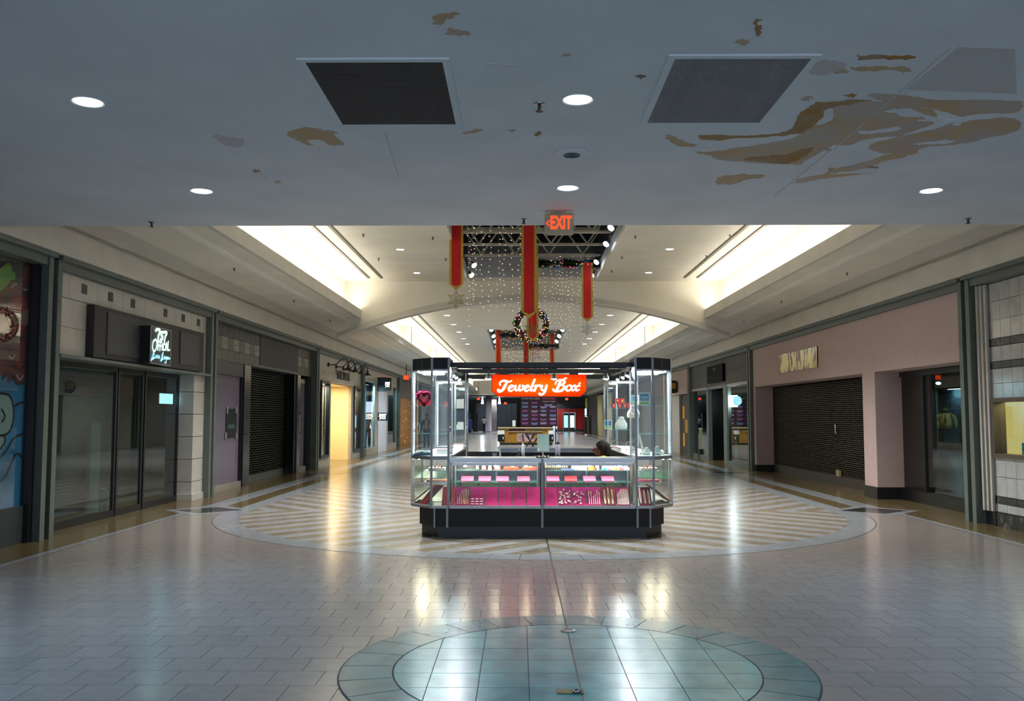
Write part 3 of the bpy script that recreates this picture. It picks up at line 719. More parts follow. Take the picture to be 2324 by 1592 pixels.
for key, s, a, b, lb in (('L0', -1, 4.5, 11.77, 'grey metal shopfront frame round the painted blue and red window'),
        ('L1', -1, 11.89, 18.06, 'grey metal shopfront frame round the white tiled shop with the neon sign'),
        ('L2', -1, 18.18, 27.54, 'grey metal shopfront frame round the dark tiled shop with mauve windows'),
        ('L3', -1, 27.66, 35.82, 'grey metal frame round the shop with gooseneck lamps'),
        ('L4', -1, 35.94, 46.54, 'grey metal frame round the shop with the blue window and white column'),
        ('L5', -1, 46.66, 56.9, 'far left shopfront frame beyond the blue window shop'),
        ('R0', 1, 4.5, 13.86, 'grey metal frame round the white tiled shop at the right edge'),
        ('R1', 1, 13.98, 27.02, 'grey metal frame round the long pink shopfront'),
        ('R2', 1, 27.14, 36.64, 'grey metal frame round the grey shop with two tall windows'),
        ('R3', 1, 36.76, 46.9, 'grey metal frame round the shop with yellow posters')):
    FB[key] = frame(s, a, b, lb)
def front(name, label, s, y): return thing(name, label, 'shopfront', (s * 6.7, y, 0))
def tiles_on(t, s, x0, x1, y0, y1, z0, z1, w, h, m, name='wall_tile', skip=None, g=.006, mm=None):
    k = 0; ny = max(1, round((y1 - y0) / w)); nz = max(1, round((z1 - z0) / h)); w = (y1 - y0) / ny; h = (z1 - z0) / nz
    for j in range(nz):
        for i in range(ny):
            a, b = y0 + i * w + g / 2, y0 + (i + 1) * w - g / 2; c, d = z0 + j * h + g / 2, z0 + (j + 1) * h - g / 2
            if skip and skip((a + b) / 2, (c + d) / 2): continue
            put(name, side_box(s, x0, x1, a, b, c, d), mm(i, j) if mm else m, t)

# ---- left, nearest: painted window
t = front('painted_window', 'shop window painted with red and blue swirls at the left edge', -1, 8)
put('base_panel', side_box(-1, 6.66, 6.75, 4.7, 11.62, 0, .47), 'frame_dark', t)
put('reveal', side_box(-1, 6.6, 6.75, 11.56, 11.654, 0, 3.58), 'black', t)
put('backing', side_box(-1, 6.70, 6.75, 4.7, 11.56, .47, 3.58), flat('night_black', '#07090b'), t)
def L0(px, py, X=6.70): Y = (-X - CAMX) * F / (px - VPX); return (Y, zP(py, Y))
def mural(name, pts, m, lift, sm=True):
    P = [L0(*p) for p in pts]
    if sm: P = smooth2(P, 4, True)
    P = [(min(a, 11.545), b) for a, b in P]
    return put(name, MB().slab(P, (-6.70 + lift, 0, 0), Y3, Z3, .0006), m, t)
blue = flat('mural_blue', '#0d6f9c', .5, c2='#085a80', scale=2); redm = flat('mural_red', '#6e1512', .5, c2='#4d0d0c', scale=3)
mural('painted_blue_ground', [(-400, 870), (-200, 850), (0, 850), (40, 848), (72, 838), (71, 1000), (66, 1146), (0, 1162), (-300, 1215), (-500, 1240)], blue, .001, False)
mural('painted_red_hair', [(-260, 760), (-140, 690), (-60, 640), (0, 650), (12, 636), (34, 640), (40, 605), (56, 598), (66, 612), (66, 640), (78, 655), (80, 700), (84, 730), (78, 770), (76, 800), (80, 815), (76, 832), (64, 836), (56, 820), (52, 858), (38, 874), (28, 862), (22, 860), (12, 870), (2, 850), (-60, 880), (-160, 900), (-300, 880)], redm, .003)
mural('painted_red_curl', [(2, 700), (10, 680), (30, 672), (48, 690), (52, 720), (44, 745), (24, 750), (8, 735)], flat('mural_red_light', '#8a2a20', .5), .005)
mural('painted_green_leaf', [(-40, 640), (-10, 600), (4, 592), (10, 605), (10, 630), (2, 645), (-20, 660)], flat('mural_green', '#5c9a14', .5), .006)
mural('painted_green_leaf', [(10, 618), (16, 614), (20, 624), (16, 633), (10, 630)], flat('mural_green', '#5c9a14', .5), .006)
mural('painted_pale_blob', [(-60, 905), (-10, 893), (14, 897), (24, 915), (28, 945), (22, 975), (8, 988), (-20, 990), (-60, 970)], flat('mural_pale', '#7f9c98', .5), .005)
mural('painted_pale_blob', [(-60, 990), (0, 990), (10, 1003), (6, 1018), (-8, 1030), (-60, 1040)], flat('mural_pale', '#7f9c98', .5), .0055)
mural('pale_reflection_patch', [(5, 726), (14, 712), (40, 706), (65, 702), (62, 739), (30, 734)], flat('mural_reflection_tone', '#8d6a60', .4), .007, False)  # reflection in the pane, painted as a flat patch over the mural
ln = MB()
def stroke(pts, w=.03):
    ribbon(ln, [L0(*p) for p in pts], w, (-6.70, 0, 0), Y3, Z3, .009)
for P in ([(30, 922), (44, 914), (58, 918), (72, 940)], [(-20, 1050), (10, 1030), (30, 996), (50, 986), (64, 992), (70, 1010)], [(-10, 1100), (12, 1085), (24, 1060), (34, 1035), (42, 1030), (54, 1041)],
          [(-10, 893), (14, 897), (24, 915), (28, 945), (22, 975), (8, 988), (-10, 988)], [(8, 990), (10, 1003), (0, 1020)], [(0, 930), (8, 945), (2, 958)],
          [(50, 858), (62, 866), (74, 880)], [(64, 700), (72, 715), (68, 760), (62, 790)], [(0, 770), (20, 762), (40, 768), (50, 756)], [(0, 860), (8, 848), (20, 850), (26, 862), (36, 872), (50, 866), (52, 840)],
          [(22, 830), (32, 838), (46, 832), (52, 812), (60, 795), (76, 788)], [(4, 668), (2, 700), (14, 730), (8, 750)], [(40, 664), (56, 668), (66, 690), (68, 720)], [(0, 788), (14, 782), (24, 772)], [(58, 836), (70, 838), (78, 830)]):
    stroke(P)
put('painted_outline', ln, flat('mural_black', '#05080a', .4), t)
hl = MB()
for P in ([(10, 808), (18, 814), (24, 806)], [(30, 852), (38, 862), (46, 852)], [(10, 650), (16, 644), (22, 642)], [(38, 652), (42, 656), (46, 655)], [(60, 675), (66, 673), (70, 678)]):
    ribbon(hl, [L0(*p) for p in P], .018, (-6.70, 0, 0), Y3, Z3, .012)
put('painted_highlight', hl, flat('mural_white', '#b9a8b0', .4), t)
put('glass_pane', side_box(-1, 6.672, 6.676, 4.7, 11.56, .47, 3.58), pane('mural_glass', (.95, .97, .97), 1.5), t)

# ---- left 1: white tiled shop with dark sign band and neon box
t = front('tiled_shopfront', 'white tiled shopfront with charcoal sign band above dark glass doors', -1, 15)
XF = 6.62
sq = [12.86, 13.7, 14.5, 15.85, 16.7, 17.5]
pg = flat('pale_grout', '#77797a', .8)
put('backing', side_box(-1, XF + .03, 6.78, 12.0, 17.95, 2.42, 3.58), pg, t)
tiles_on(t, -1, XF, XF + .04, 12.005, 17.945, 3.24, 3.58, .424, .34, 'white_tile', 'white_panel')
tiles_on(t, -1, XF, XF + .04, 12.005, 13.05, 2.44, 3.235, 1.04, .4, 'white_tile', 'white_panel')
tiles_on(t, -1, XF, XF + .04, 17.6, 17.945, 2.44, 3.235, .345, .4, 'white_tile', 'white_panel')
for y in sq: put('dark_inset', side_box(-1, XF - .008, XF + .01, y - .075, y + .075, 3.36, 3.50), 'black', t)
for j, (z0, z1) in enumerate(((0, .35), (.36, .78), (.79, 1.21), (1.22, 1.64), (1.65, 2.07), (2.08, 2.4))):
    put('jamb_panel', side_box(-1, XF, 6.95, 17.35, 17.94, z0, z1), 'white_tile', t)
put('jamb_plinth', side_box(-1, XF - .03, 6.9, 17.3, 17.94, 0, .12), 'white_tile', t)
put('jamb_plinth', side_box(-1, XF - .03, 6.7, 12.0, 12.1, 0, .3), 'white_tile', t)
put('ledge', side_box(-1, 6.48, 6.9, 12.0, 17.9, 2.395, 2.44), 'frame', t)
bd = tag(put('sign_board', side_box(-1, 6.50, 6.62, 12.95, 17.5, 2.46, 3.22), 'signband2'), 'long charcoal sign board above the dark glass doors on the left', 'sign board')
put('panel', side_box(-1, 6.485, 6.50, 13.35, 15.6, 2.53, 3.16), 'signband', bd)
put('panel', side_box(-1, 6.485, 6.50, 16.25, 17.2, 2.55, 3.14), 'signband', bd)
# glass doors and the shutter behind them
GX = 6.86
y0, y1 = 12.1, 17.3
doors = [(12.12, 14.58), (14.62, 15.62), (15.68, 17.25)]
for i, (a, b) in enumerate(doors):
    d = thing('glass_door', ['large dark glass panel at the left of the neon shop', 'narrow middle glass door panel of the neon shop', 'right glass panel of the neon shop, with a cyan reflection'][i], 'glass door', (-GX, (a + b) / 2, 0))
    fr = MB(); side_box(-1, GX, GX + .05, a, b, 0, .11, fr); side_box(-1, GX, GX + .05, a, b, 2.32, 2.39, fr)
    put('rail', fr, 'black', d); f2 = MB(); side_box(-1, GX, GX + .05, a, a + .05, .11, 2.32, f2); side_box(-1, GX, GX + .05, b - .05, b, .11, 2.32, f2)
    put('stile', f2, 'black', d); put('pane', side_box(-1, GX + .02, GX + .028, a + .05, b - .05, .11, 2.32), 'glass_store', d)
struct('wall_shop_1', side_box(-1, 8.6, 8.7, 12, 18, 0, 3.7), 'interior')
area('shop_lamp_and_fill', (-7.15, 13.8, 3.3), .3, 2.5, 5, (.6, .8, 1))  # weak area light without a fixture, added to show the shutter
sh = thing('roller_shutter', 'grey roller shutter behind the glass of the neon shop', 'shutter', (-7.5, 14, 0))
for k in range(44): put('slat', side_box(-1, 7.5 + .01 * (k % 2), 7.53 + .01 * (k % 2), 12.1, 15.9, .05 + k * .052, .05 + k * .052 + .047), 'shutter', sh)
# things seen behind the glass
for (a, b, lb) in ((12.7, 13.3, 'grey merchandise panel behind the left shop glass'), (14.65, 15.0, 'second grey panel standing behind the shop glass doors')):
    tag(put('standing_panel', side_box(-1, 7.30, 7.36, a, b, .04, 1.5), flat('panel_grey', '#5a666b', .6)), lb, 'display panel')
for (a, lb) in ((13.1, 'thin curved metal stand on the shop floor behind the left glass panel'), (15.0, 'thin curved metal stand behind the middle glass door')):
    tag(put('floor_stand', MB().tube(smooth2([(-7.15, a - .25, .42), (-7.15, a - .1, .40), (-7.15, a, .28), (-7.15, a, .02)]), .012, 5), flat('pale_metal', '#aab4b6', .3, metal=.6)), lb, 'stand')
x0 = tag(put('lit_shop_sign', side_box(-1, 7.0, 7.03, 16.72, 17.3, 1.84, 2.03), 'l_cyan'), 'bright cyan glowing panel behind the right glass panel of the neon shop', 'lit sign')  # glowing cyan panel standing in for the gleam in this glass
for y in (16.8, 17.2): put('rod', side_box(-1, 7.01, 7.02, y, y + .012, 2.03, 3.73), 'black', x0)
# neon box sign
nb = thing('neon_sign', 'black box sign with glowing 757 Official lettering', 'neon sign', (-6.3, 15.2, 2.45))
yb0 = 15.15; yb1 = 15.75
Xn = 6.32
NB0, NB1 = 14.5, 15.37
nbx = put('box', side_box(-1, Xn, 6.485, NB0, NB1, 2.46, 3.07), 'black', nb)
ed = MB()
for q in ((2.46, 2.472), (3.058, 3.07)): side_box(-1, Xn - .006, Xn, NB0, NB1, q[0], q[1], ed)
for q in ((NB0, NB0 + .014), (NB1 - .014, NB1)): side_box(-1, Xn - .006, Xn, q[0], q[1], 2.46, 3.07, ed)
put('edge_trim', ed, 'alu', nbx)
O = (-Xn + .004, NB0 + .02, 2.49); S = .82
def neon(strokes, w, m, nm):
    mb = MB()
    for st in strokes: ribbon(mb, [(a * S, b * S * .78) for a, b in st], w, O, Y3, Z3, .006, n=4)
    put(nm, mb, m, nbx)
neon([[(.22, .80), (.25, .84), (.42, .84), (.36, .70), (.33, .58)], [(.58, .80), (.50, .80), (.48, .72), (.56, .70), (.55, .62), (.46, .61)], [(.60, .80), (.63, .82), (.78, .82), (.70, .70), (.66, .57)]], .045, 'l_neon', 'number_757')
neon([[(.20, .58), (.10, .50), (.08, .34), (.16, .27), (.26, .36), (.28, .52), (.20, .58)], [(.34, .32), (.34, .54), (.42, .54)], [(.34, .44), (.40, .44)], [(.44, .32), (.45, .54), (.52, .54)], [(.45, .44), (.50, .44)],
      [(.55, .34), (.56, .50)], [(.70, .50), (.62, .50), (.61, .36), (.70, .36)], [(.73, .36), (.78, .56), (.82, .36)], [(.74, .44), (.81, .44)], [(.87, .60), (.86, .38), (.95, .38)]], .03, 'l_neon', 'word_official')
neon([[(.02, .02), (.06, .10), (.16, .28), (.14, .12), (.04, .04), (.22, .12)], [(.24, .10), (.25, .17)], [(.28, .18), (.31, .11), (.35, .19)], [(.37, .14), (.43, .18), (.38, .11), (.44, .13)],
      [(.50, .06), (.62, .30), (.56, .08), (.50, .05), (.64, .12)], [(.66, .15), (.71, .19), (.66, .12), (.72, .13)], [(.80, .18), (.74, .16), (.78, .12), (.80, .19), (.78, .02), (.72, .04)], [(.82, .15), (.87, .19), (.83, .12), (.88, .14)], [(.90, .13), (.92, .18), (.94, .13), (.99, .16)]], .018, 'l_neonblue', 'word_script')

# ---- left 2: dark tiles, mauve windows, open grille
t = front('dark_tiled_shopfront', 'dark tiled shopfront with two mauve windows and a pull-down grille', -1, 23)
XF = 6.68
put('backing', side_box(-1, XF + .02, XF + .12, 18.3, 21.0, 2.5, 3.58), 'black', t)
dk = [flat('dark_tile_a', '#3c3d3a', .5, rnd=.1), flat('pale_tile', '#8d8a7c', .5, rnd=.08), flat('olive_tile', '#5b5a4c', .5, rnd=.1), flat('green_black_tile', '#1c2526', .2, rnd=.15), flat('brown_tile', '#5c4436', .5, rnd=.1)]
def tz(y0, y1, top):
    n = max(2, round((y1 - y0) / .42)); w = (y1 - y0) / n
    for i in range(n):
        a, b = y0 + i * w + .004, y0 + (i + 1) * w - .004
        put('wall_tile', side_box(-1, XF, XF + .03, a, b, 3.32, 3.575), top, t)
        if i % 2 == 0:
            put('wall_tile', side_box(-1, XF, XF + .03, a, b, 3.19, 3.312), dk[1], t); put('wall_tile', side_box(-1, XF, XF + .03, a, b, 3.05, 3.182), dk[1], t)
        else: put('wall_tile', side_box(-1, XF, XF + .03, a, b, 3.05, 3.312), dk[2], t)
        put('wall_tile', side_box(-1, XF, XF + .03, a, b, 2.80, 3.042), dk[2], t)
tz(18.3, 21.9, dk[0]); tz(25.75, 27.42, dk[4])
tiles_on(t, -1, XF, XF + .03, 18.3, 18.66, 0, 2.795, .36, .4, dk[3]); tiles_on(t, -1, XF, 7.1, 20.75, 21.25, 0, 2.795, .5, .4, dk[3])
tiles_on(t, -1, XF, XF + .05, 25.75, 26.1, 0, 2.795, .35, .4, dk[3]); tiles_on(t, -1, XF, 7.0, 27.05, 27.42, 0, 2.795, .37, .4, dk[3])
put('sign_panel', side_box(-1, XF - .01, XF + .04, 21.93, 25.70, 2.86, 3.575), flat('brown_grey_panel', '#3d3a36', .6), t)
put('gate_housing', side_box(-1, XF - .02, XF + .3, 21.3, 25.75, 2.79, 2.855), 'frame', t)
tiles_on(t, -1, 6.72, 7.7, 25.55, 25.75, 0, 2.78, .2, .45, flat('reveal_tile', '#0c1011', .25), 'reveal_tile')
for i, (a, b, z1, lb) in enumerate(((18.68, 20.73, 2.74, 'large mauve window panel left of the grille'), (26.12, 27.03, 2.72, 'narrow mauve window panel right of the grille'))):
    wn = thing('mauve_window', lb, 'window', (-6.75, (a + b) / 2, 0))
    put('light_strip', side_box(-1, 6.78, 6.80, a, b, z1 - .14, z1 - .02), flat('cream_strip', '#c3b98a', .4), wn)
    put('sill', side_box(-1, 6.71, 6.8, a, b, 0, .14), flat('pale_sill', '#8e8a80', .5), wn)
    put('frame', side_box(-1, 6.72, 6.79, b - .06, b, .14, z1 - .14), 'black', wn)
    put('pane', side_box(-1, 6.77, 6.776, a, b - .06, .14, z1 - .14), 'glass_pink', wn)
    put('backing', side_box(-1, 6.80, 6.84, a, b, .14, z1), flat('mauve_back', '#4c474e', .7), wn)
# mirror-like posters stuck on the mauve windows
for (px0, px1, py0, py1, lb) in ((513, 537, 928, 994, 'dark oval-cornered poster on the large mauve window'), (672, 684, 937, 986, 'narrow framed poster on the small mauve window')):
    a, b = yX(px0, -6.76), yX(px1, -6.76); z0, z1 = zP(py1, a), zP(py0, a)
    o = tag(put('window_poster', side_box(-1, 6.755, 6.768, a, b, z0, z1), flat('poster_dark', '#0f2024', .15)), lb, 'poster')
    if px0 < 600:
        for (y, z) in ((a + .06, z1 - .04), (b - .05, z1 - .02), (a, z0 + .04), (b, z0 + .02)):
            put('corner_bracket', MB().ball((-6.75, y, z), .07, sq=(.15, .8, 1.3)), flat('bracket_grey', '#8d8a90', .4), o)
        put('picture', side_box(-1, 6.752, 6.755, a + .12, b - .15, z0 + .2, z1 - .35), flat('poster_teal', '#2a5a55', .3), o)
    else: put('picture', side_box(-1, 6.752, 6.755, a + .08, b - .08, z0 + .05, z1 - .05), flat('poster_green', '#7d7a55', .3, c2='#b5b39a', scale=8), o)
def grille(name, label, s, X, y0, y1, z0, z1, pitch, nlink, m, bottom=.1, bulge=0):
    g = thing(name, label, 'security grille', (s * X, (y0 + y1) / 2, z0))
    put('bottom_bar', side_box(s, X - .02, X + .03, y0, y1, z0, z0 + bottom), 'frame' if m == 'gate_grey' else flat('bronze_bar', '#3a362e', .5), g)
    n = int((z1 - z0 - bottom) / pitch); z = z0 + bottom
    rod = MB().box(-.006, .006, y0, y1, -.0065, .0065).mesh('rod', m, (0, (y0 + y1) / 2, 0))
    lk = MB()
    for k in range(n):
        zz = z + (k + .5) * pitch
        off = s * -bulge * math.sin(max(0, 1 - k / 10) * PI) if bulge else 0
        o = bpy.data.objects.new('rod', rod); COL.objects.link(o); o.parent = g; o.location = (off, 0, zz - z0)
        for i in range(nlink):
            y = y0 + (i + (.5 if k % 2 else 0) + .25) * (y1 - y0) / nlink
            lk.box(s * X - .006 + off, s * X + .006 + off, y - .008, y + .008, zz - .006, zz + pitch - .006)
    stuff(put('links', lk, m, g))
    return g
grille('security_grille', 'pull-down grille closing the dark tiled shop on the left', -1, 7.0, 21.27, 25.5, 0, 2.78, .058, 16, 'gate_grey', .16)
struct('wall_shop_2', side_box(-1, 8.9, 9.0, 18.2, 27.5, 0, 3.7), 'dark')

# ---- left 3: shop with gooseneck lamps
t = front('pale_tiled_shopfront', 'pale tiled shopfront with a yellow lit recess and black letters', -1, 32)
XF = 6.62; cream = flat('cream_tile', '#a9a193', .35, rnd=.03)
yd0, yd1 = 31.0, 34.1
W1, W2 = (27.95, 29.5), (34.35, 35.25)
w1 = (yX(726, -6.62), yX(745, -6.62)); w2 = (yX(802, -6.62), yX(817, -6.62)); dd = (yX(751, -6.62), yX(797, -6.62))
zt = 2.75; zb = .28
put('wall', side_box(-1, XF, XF + .1, 27.78, 35.7, zt, 3.58), cream, t)
for a, b in ((27.78, w1[0]), (w1[1], dd[0]), (dd[1], w2[0]), (w2[1], 35.7)): put('pier', side_box(-1, XF, XF + .1, a, b, 0, zt - .003), cream, t)
for a, b in (w1, w2): put('pier', side_box(-1, XF, XF + .1, a + .003, b - .003, 0, zb), cream, t)
tiles_on(t, -1, XF - .01, XF - .001, 27.9, 33.9, 2.80, 3.05, .16, .25, cream, 'glazed_tile')
yel = flat('yellow_wall_tile', '#e0cb9c', .35, vary=.02)
put('recess_back', side_box(-1, 7.9, 8.0, dd[0] - .3, dd[1] + .1, 0, 2.72), yel, t)
put('recess_side', side_box(-1, XF + .1, 7.9, dd[1], dd[1] + .1, 0, 2.72), yel, t); put('recess_side', side_box(-1, XF + .1, 7.9, dd[0] - .12, dd[0], 0, 2.72), yel, t)
put('recess_ceiling', side_box(-1, XF + .1, 7.9, dd[0], dd[1], 2.70, 2.75), yel, t)
area('recess_lamp', (-7.2, (dd[0] + dd[1]) / 2, 2.66), .8, 2.0, 75, (1, .82, .5))
for i, (a, b) in enumerate((w1, w2)):
    wn = thing('display_window', ['tall narrow lit window left of the yellow recess', 'tall narrow lit window right of the yellow recess'][i], 'window', (-6.6, (a + b) / 2, zb))
    fr = MB(); side_box(-1, 6.56, 6.68, a, a + .08, zb, zt, fr); side_box(-1, 6.56, 6.68, b - .1, b, zb, zt, fr); side_box(-1, 6.56, 6.68, a + .08, b - .1, zb, zb + .08, fr); side_box(-1, 6.56, 6.68, a + .08, b - .1, zt - .08, zt, fr)
    put('frame', fr, 'frame_dark', wn); put('back', side_box(-1, 6.95, 7.0, a, b + .6, zb, zt), flat('cream_back', '#c9b8a0', .7), wn)
    put('side', side_box(-1, 6.70, 6.95, b + .01, b + .05, zb, zt), flat('cream_back', '#c9b8a0'), wn)
    put('pane', side_box(-1, 6.64, 6.646, a + .08, b - .1, zb + .08, zt - .08), 'glass_store', wn)
    put('mullion', side_box(-1, 6.66, 6.7, b - .35, b - .31, zb, zt), 'black', wn)
    area('window_lamp', (-6.8, (a + b) / 2, 2.6), .15, .8, 30 if i == 0 else 14, (1, .82, .66))
ya, yb = yX(760, -6.6), yX(794, -6.6)
tag(put('shop_letters', textmb('THE SPOT', .42, (-6.60, (ya + yb) / 2, 3.02), Y3, Z3, .02, sx=1.42 * (yb - ya) / 3.0, bold=.006, ext=.012), 'black'), 'black THE SPOT letters on the pale tiled wall over the yellow recess', 'sign letters')
for i in range(4):
    y = 29.5 + i * 1.25; z = 3.30
    g = thing('gooseneck_lamp', ['nearest', 'second', 'third', 'farthest'][i] + ' of the black gooseneck lamps over the yellow recess', 'wall lamp', (-6.6, y, z), 'gooseneck lamps on the left wall')
    put('mount', MB().lathe([(.07, -6.62), (.07, -6.58), (.03, -6.56)], (0, y, z), 10, 'X'), 'black', g)
    put('arm', MB().tube(smooth2([(-6.58, y, z), (-6.38, y, z), (-6.25, y, z + .1), (-6.1, y, z + .2), (-5.98, y, z + .12), (-5.95, y, z - .02)]), .017, 6), 'black', g)
    put('shade', MB().lathe([(.035, z - .0), (.045, z - .09), (.14, z - .17), (.145, z - .19), (.12, z - .17)], (-5.95, y, 0), 14), 'black', g)
struct('wall_shop_3', side_box(-1, 8.9, 9.0, 27.6, 35.8, 0, 3.7), 'dark')

# ---- left 4: blue window, white column, blade sign
t = front('blue_window_shopfront', 'far left shopfront with blue lit window, white column and white tiles', -1, 40)
g1 = (yX(833, -6.62), yX(851, -6.62)); wc = (yX(858, -6.62), yX(877, -6.62)); g2 = (yX(881, -6.62), yX(901, -6.62))
put('wall', side_box(-1, 6.62, 6.72, 36.06, 46.4, 3.05, 3.58), cream, t)
put('pier', side_box(-1, 6.62, 6.72, g1[1], wc[0], 0, 3.045), cream, t); put('column', side_box(-1, 6.6, 6.9, wc[0], wc[1], 0, 2.75), flat('column_white', '#cfd3da', .6), t)
put('pier', side_box(-1, 6.62, 6.72, wc[1] + .01, g2[0], 0, 3.045), cream, t); put('pier', side_box(-1, 6.62, 6.72, g2[1], 46.4, 0, 3.045), cream, t); put('lintel', side_box(-1, 6.62, 6.72, wc[0], wc[1], 2.76, 3.045), cream, t)
for i, (a, b) in enumerate((g1, g2)):
    wn = thing('shop_window', ['blue lit shop window with an orange poster', 'grey shop window right of the white column'][i], 'window', (-6.65, (a + b) / 2, .3))
    put('sill', side_box(-1, 6.62, 6.72, a, b, 0, .3), cream, wn); put('pane', side_box(-1, 6.66, 6.668, a, b, .3, 3.04), 'glass_store', wn)
    put('back', side_box(-1, 7.1, 7.16, a - .2, b + 1.2, .3, 3.04), flat('blue_back', '#58a9c4', .6) if i == 0 else flat('slate_back', '#5c7484', .6), wn)
    area('window_lamp', (-6.85, (a + b) / 2, 2.95), .2, 1.2, 110 if i == 0 else 45, (.6, .87, 1))
a, b = yX(833.5, -6.7), yX(843, -6.7)
po = tag(put('window_poster', side_box(-1, 6.69, 6.70, a, b, .72, 2.02), flat('orange_poster', '#b9501c', .5)), 'tall orange poster in the blue lit window', 'poster')
put('lettering', textmb('OPEN', .28, (-6.686, (a + b) / 2, 1.4), Y3, Z3, .002, sx=1.1), 'paper', po)
yb = yX(866, -6.4)
bs = thing('blade_sign', 'black projecting sign with white lettering above the white column', 'sign', (-6.35, yb, 2.65))
put('box', MB().box(-6.58, -6.2, yb - .06, yb + .08, 2.70, 3.32), 'black', bs); put('face', MB().box(-6.28, -5.98, yb - .07, yb + .09, 2.73, 3.3), 'black', bs)
put('lettering', textmb('JIMMY\nJAZZ', .13, (-6.13, yb - .075, 3.0), X3, Z3, .002, bold=.008, sx=.62), 'l_white', bs)
yb2 = yX(862, -6.5)
ws = thing('lit_shop_sign', 'small dark lit sign with white letters on the white column', 'sign', (-6.4, yb2, 1.35))
put('board', MB().box(-6.58, -6.14, yb2 - .03, yb2 + .03, 1.42, 1.77), flat('sign_navy', '#0c2433', .4), ws)
put('lettering', textmb('JIMMY\nJAZZ', .14, (-6.36, yb2 - .035, 1.6), X3, Z3, .002, bold=.01, sx=.85), 'l_white', ws)
struct('wall_shop_4', side_box(-1, 8.9, 9.0, 36, 46.5, 0, 3.7), 'dark')
# exit signs far along the hall
for (px, py, Y, lb) in ((921.5, 857.5, 44.5, 'red lit exit sign on the far left, left of the kiosk'), (1086, 906, 91, 'small red exit sign at the far end, left'), (1147, 916, 96.3, 'small red exit sign on the white far wall'), (1286, 906.5, 91, 'small red exit sign at the far end, right')):
    x, z = xP(px, Y), zP(py, Y); w_ = 6.0 * Y / F * (1 if Y < 60 else .55)
    o = thing('exit_sign', lb, 'exit sign', (x, Y, z - .12))
    put('housing', MB().box(x - w_ * 1.05, x + w_ * 1.05, Y, Y + .06, z - .12, z + .12), 'frame_dark', o); put('face', MB().box(x - w_, x + w_, Y - .01, Y, z - .105, z + .105), 'l_exit', o)
    put('stem', MB().box(x - .02, x + .02, Y + .01, Y + .04, z + .12, 3.69 if Y > 93 else (5.18 if Y > 60 else 4.18)), 'frame_dark', o)

# ---- left 5: dark shop with gold lights
t = front('dark_gold_shopfront', 'dark far left shopfront with rows of gold lights', -1, 50)
put('wall', side_box(-1, 6.66, 6.76, 46.8, 56.8, 2.6, 3.58), flat('taupe_tile', '#4c4740', .5, rnd=.05), t)
put('brown_panel', side_box(-1, 6.68, 6.76, 46.8, 56.8, .0, 2.59), flat('brown_lattice', '#3a2410', .5, c2='#a06a1c', scale=14, sharp=(.52, .6)), t)
gb = MB(); rr = random.Random(3)
for i in range(45): gb.gem((-6.65, 47 + rr.random() * 9.6, .1 + rr.random() * 2.3), .02)
stuff(put('gold_lights', gb, 'l_bulb_gold', t))
for k, (a, b, c) in enumerate(((57.1, 67.9, '#5d5a50'), (68.1, 79.9, '#6b6a62'), (80.1, 91.9, '#4c4c48'))):
    FB['LF%d' % k] = frame(-1, a, b, '%s of the plain closed shopfronts at the far left' % ('nearest', 'middle', 'farthest')[k])
    put('closed_panel', side_box(-1, 6.7, 6.8, a + .12, b - .12, 0, 3.57), flat('far_panel_%d' % k, c, .6), FB['LF%d' % k])

# ---- right 0: white tile and marble bands with a yellow lit service window
t = front('marble_shopfront', 'white tiled wall with black marble bands at the right edge', 1, 12)
XF = 6.66
ww = (12.45, 13.38)
def opening(y, z): return ww[0] - .1 < y < ww[1] + .1 and .95 < z < 1.93
wt = flat('glossy_white_tile', '#aeb1ae', .12, rnd=.02)
put('backing', side_box(1, XF + .02, XF + .06, 4.7, 12.35, 0, 3.58), pg, t); put('backing', side_box(1, XF + .02, XF + .06, 13.45, 13.74, 0, 3.58), pg, t)
put('backing', side_box(1, XF + .02, XF + .06, 12.35, 13.45, 0, 1.0), pg, t); put('backing', side_box(1, XF + .02, XF + .06, 12.35, 13.45, 1.87, 3.58), pg, t)
def band(z0, z1, m, nm, w=.3, x=0):
    for y0_, y1_ in ((8.5, 12.34), (12.36, 13.44), (13.46, 13.74)):
        if y0_ == 12.36 and z0 < 1.87 and z1 > 1.0:
            if z0 < 1.0: tiles_on(t, 1, XF - x, XF + .02, y0_, y1_, z0, 1.0, w, .28, m, nm)
            if z1 > 1.87: tiles_on(t, 1, XF - x, XF + .02, y0_, y1_, 1.87, z1, w, .28, m, nm)
            continue
        tiles_on(t, 1, XF - x, XF + .02, y0_, y1_, z0, z1, w, .28 if m != 'marble' else 1, m, nm)
band(.21, .33, wt, 'white_tile'); band(.44, 2.30, wt, 'white_tile'); band(2.41, 2.63, wt, 'white_tile'); band(2.75, 3.57, wt, 'white_tile')
band(0, .20, 'marble', 'marble_tile', .25, .02); band(.335, .435, 'marble', 'marble_tile', .25, .012); band(2.305, 2.40, 'marble', 'marble_tile', .25, .012); band(2.635, 2.745, 'marble', 'marble_tile', .25, .012)
for k, y in enumerate((13.50, 13.58, 13.66)): put('fluted_strip', side_box(1, XF - .05 - .02 * k, XF - .012, y - .025, y + .025, .21, 3.57), 'white_tile', t)
sw = thing('service_window', 'yellow lit service window in a brown frame in the marble banded wall', 'window', (6.7, 12.9, 1.0))
fr = MB()
for q in ((ww[0] - .08, ww[0], 1.0, 1.87), (ww[1], ww[1] + .06, 1.0, 1.87), (ww[0], ww[1], 1.0, 1.06), (ww[0], ww[1], 1.81, 1.87)): side_box(1, XF - .04, XF + .14, *q, fr)
put('frame', fr, flat('brown_bronze', '#5e564c', .4, metal=.4), sw)
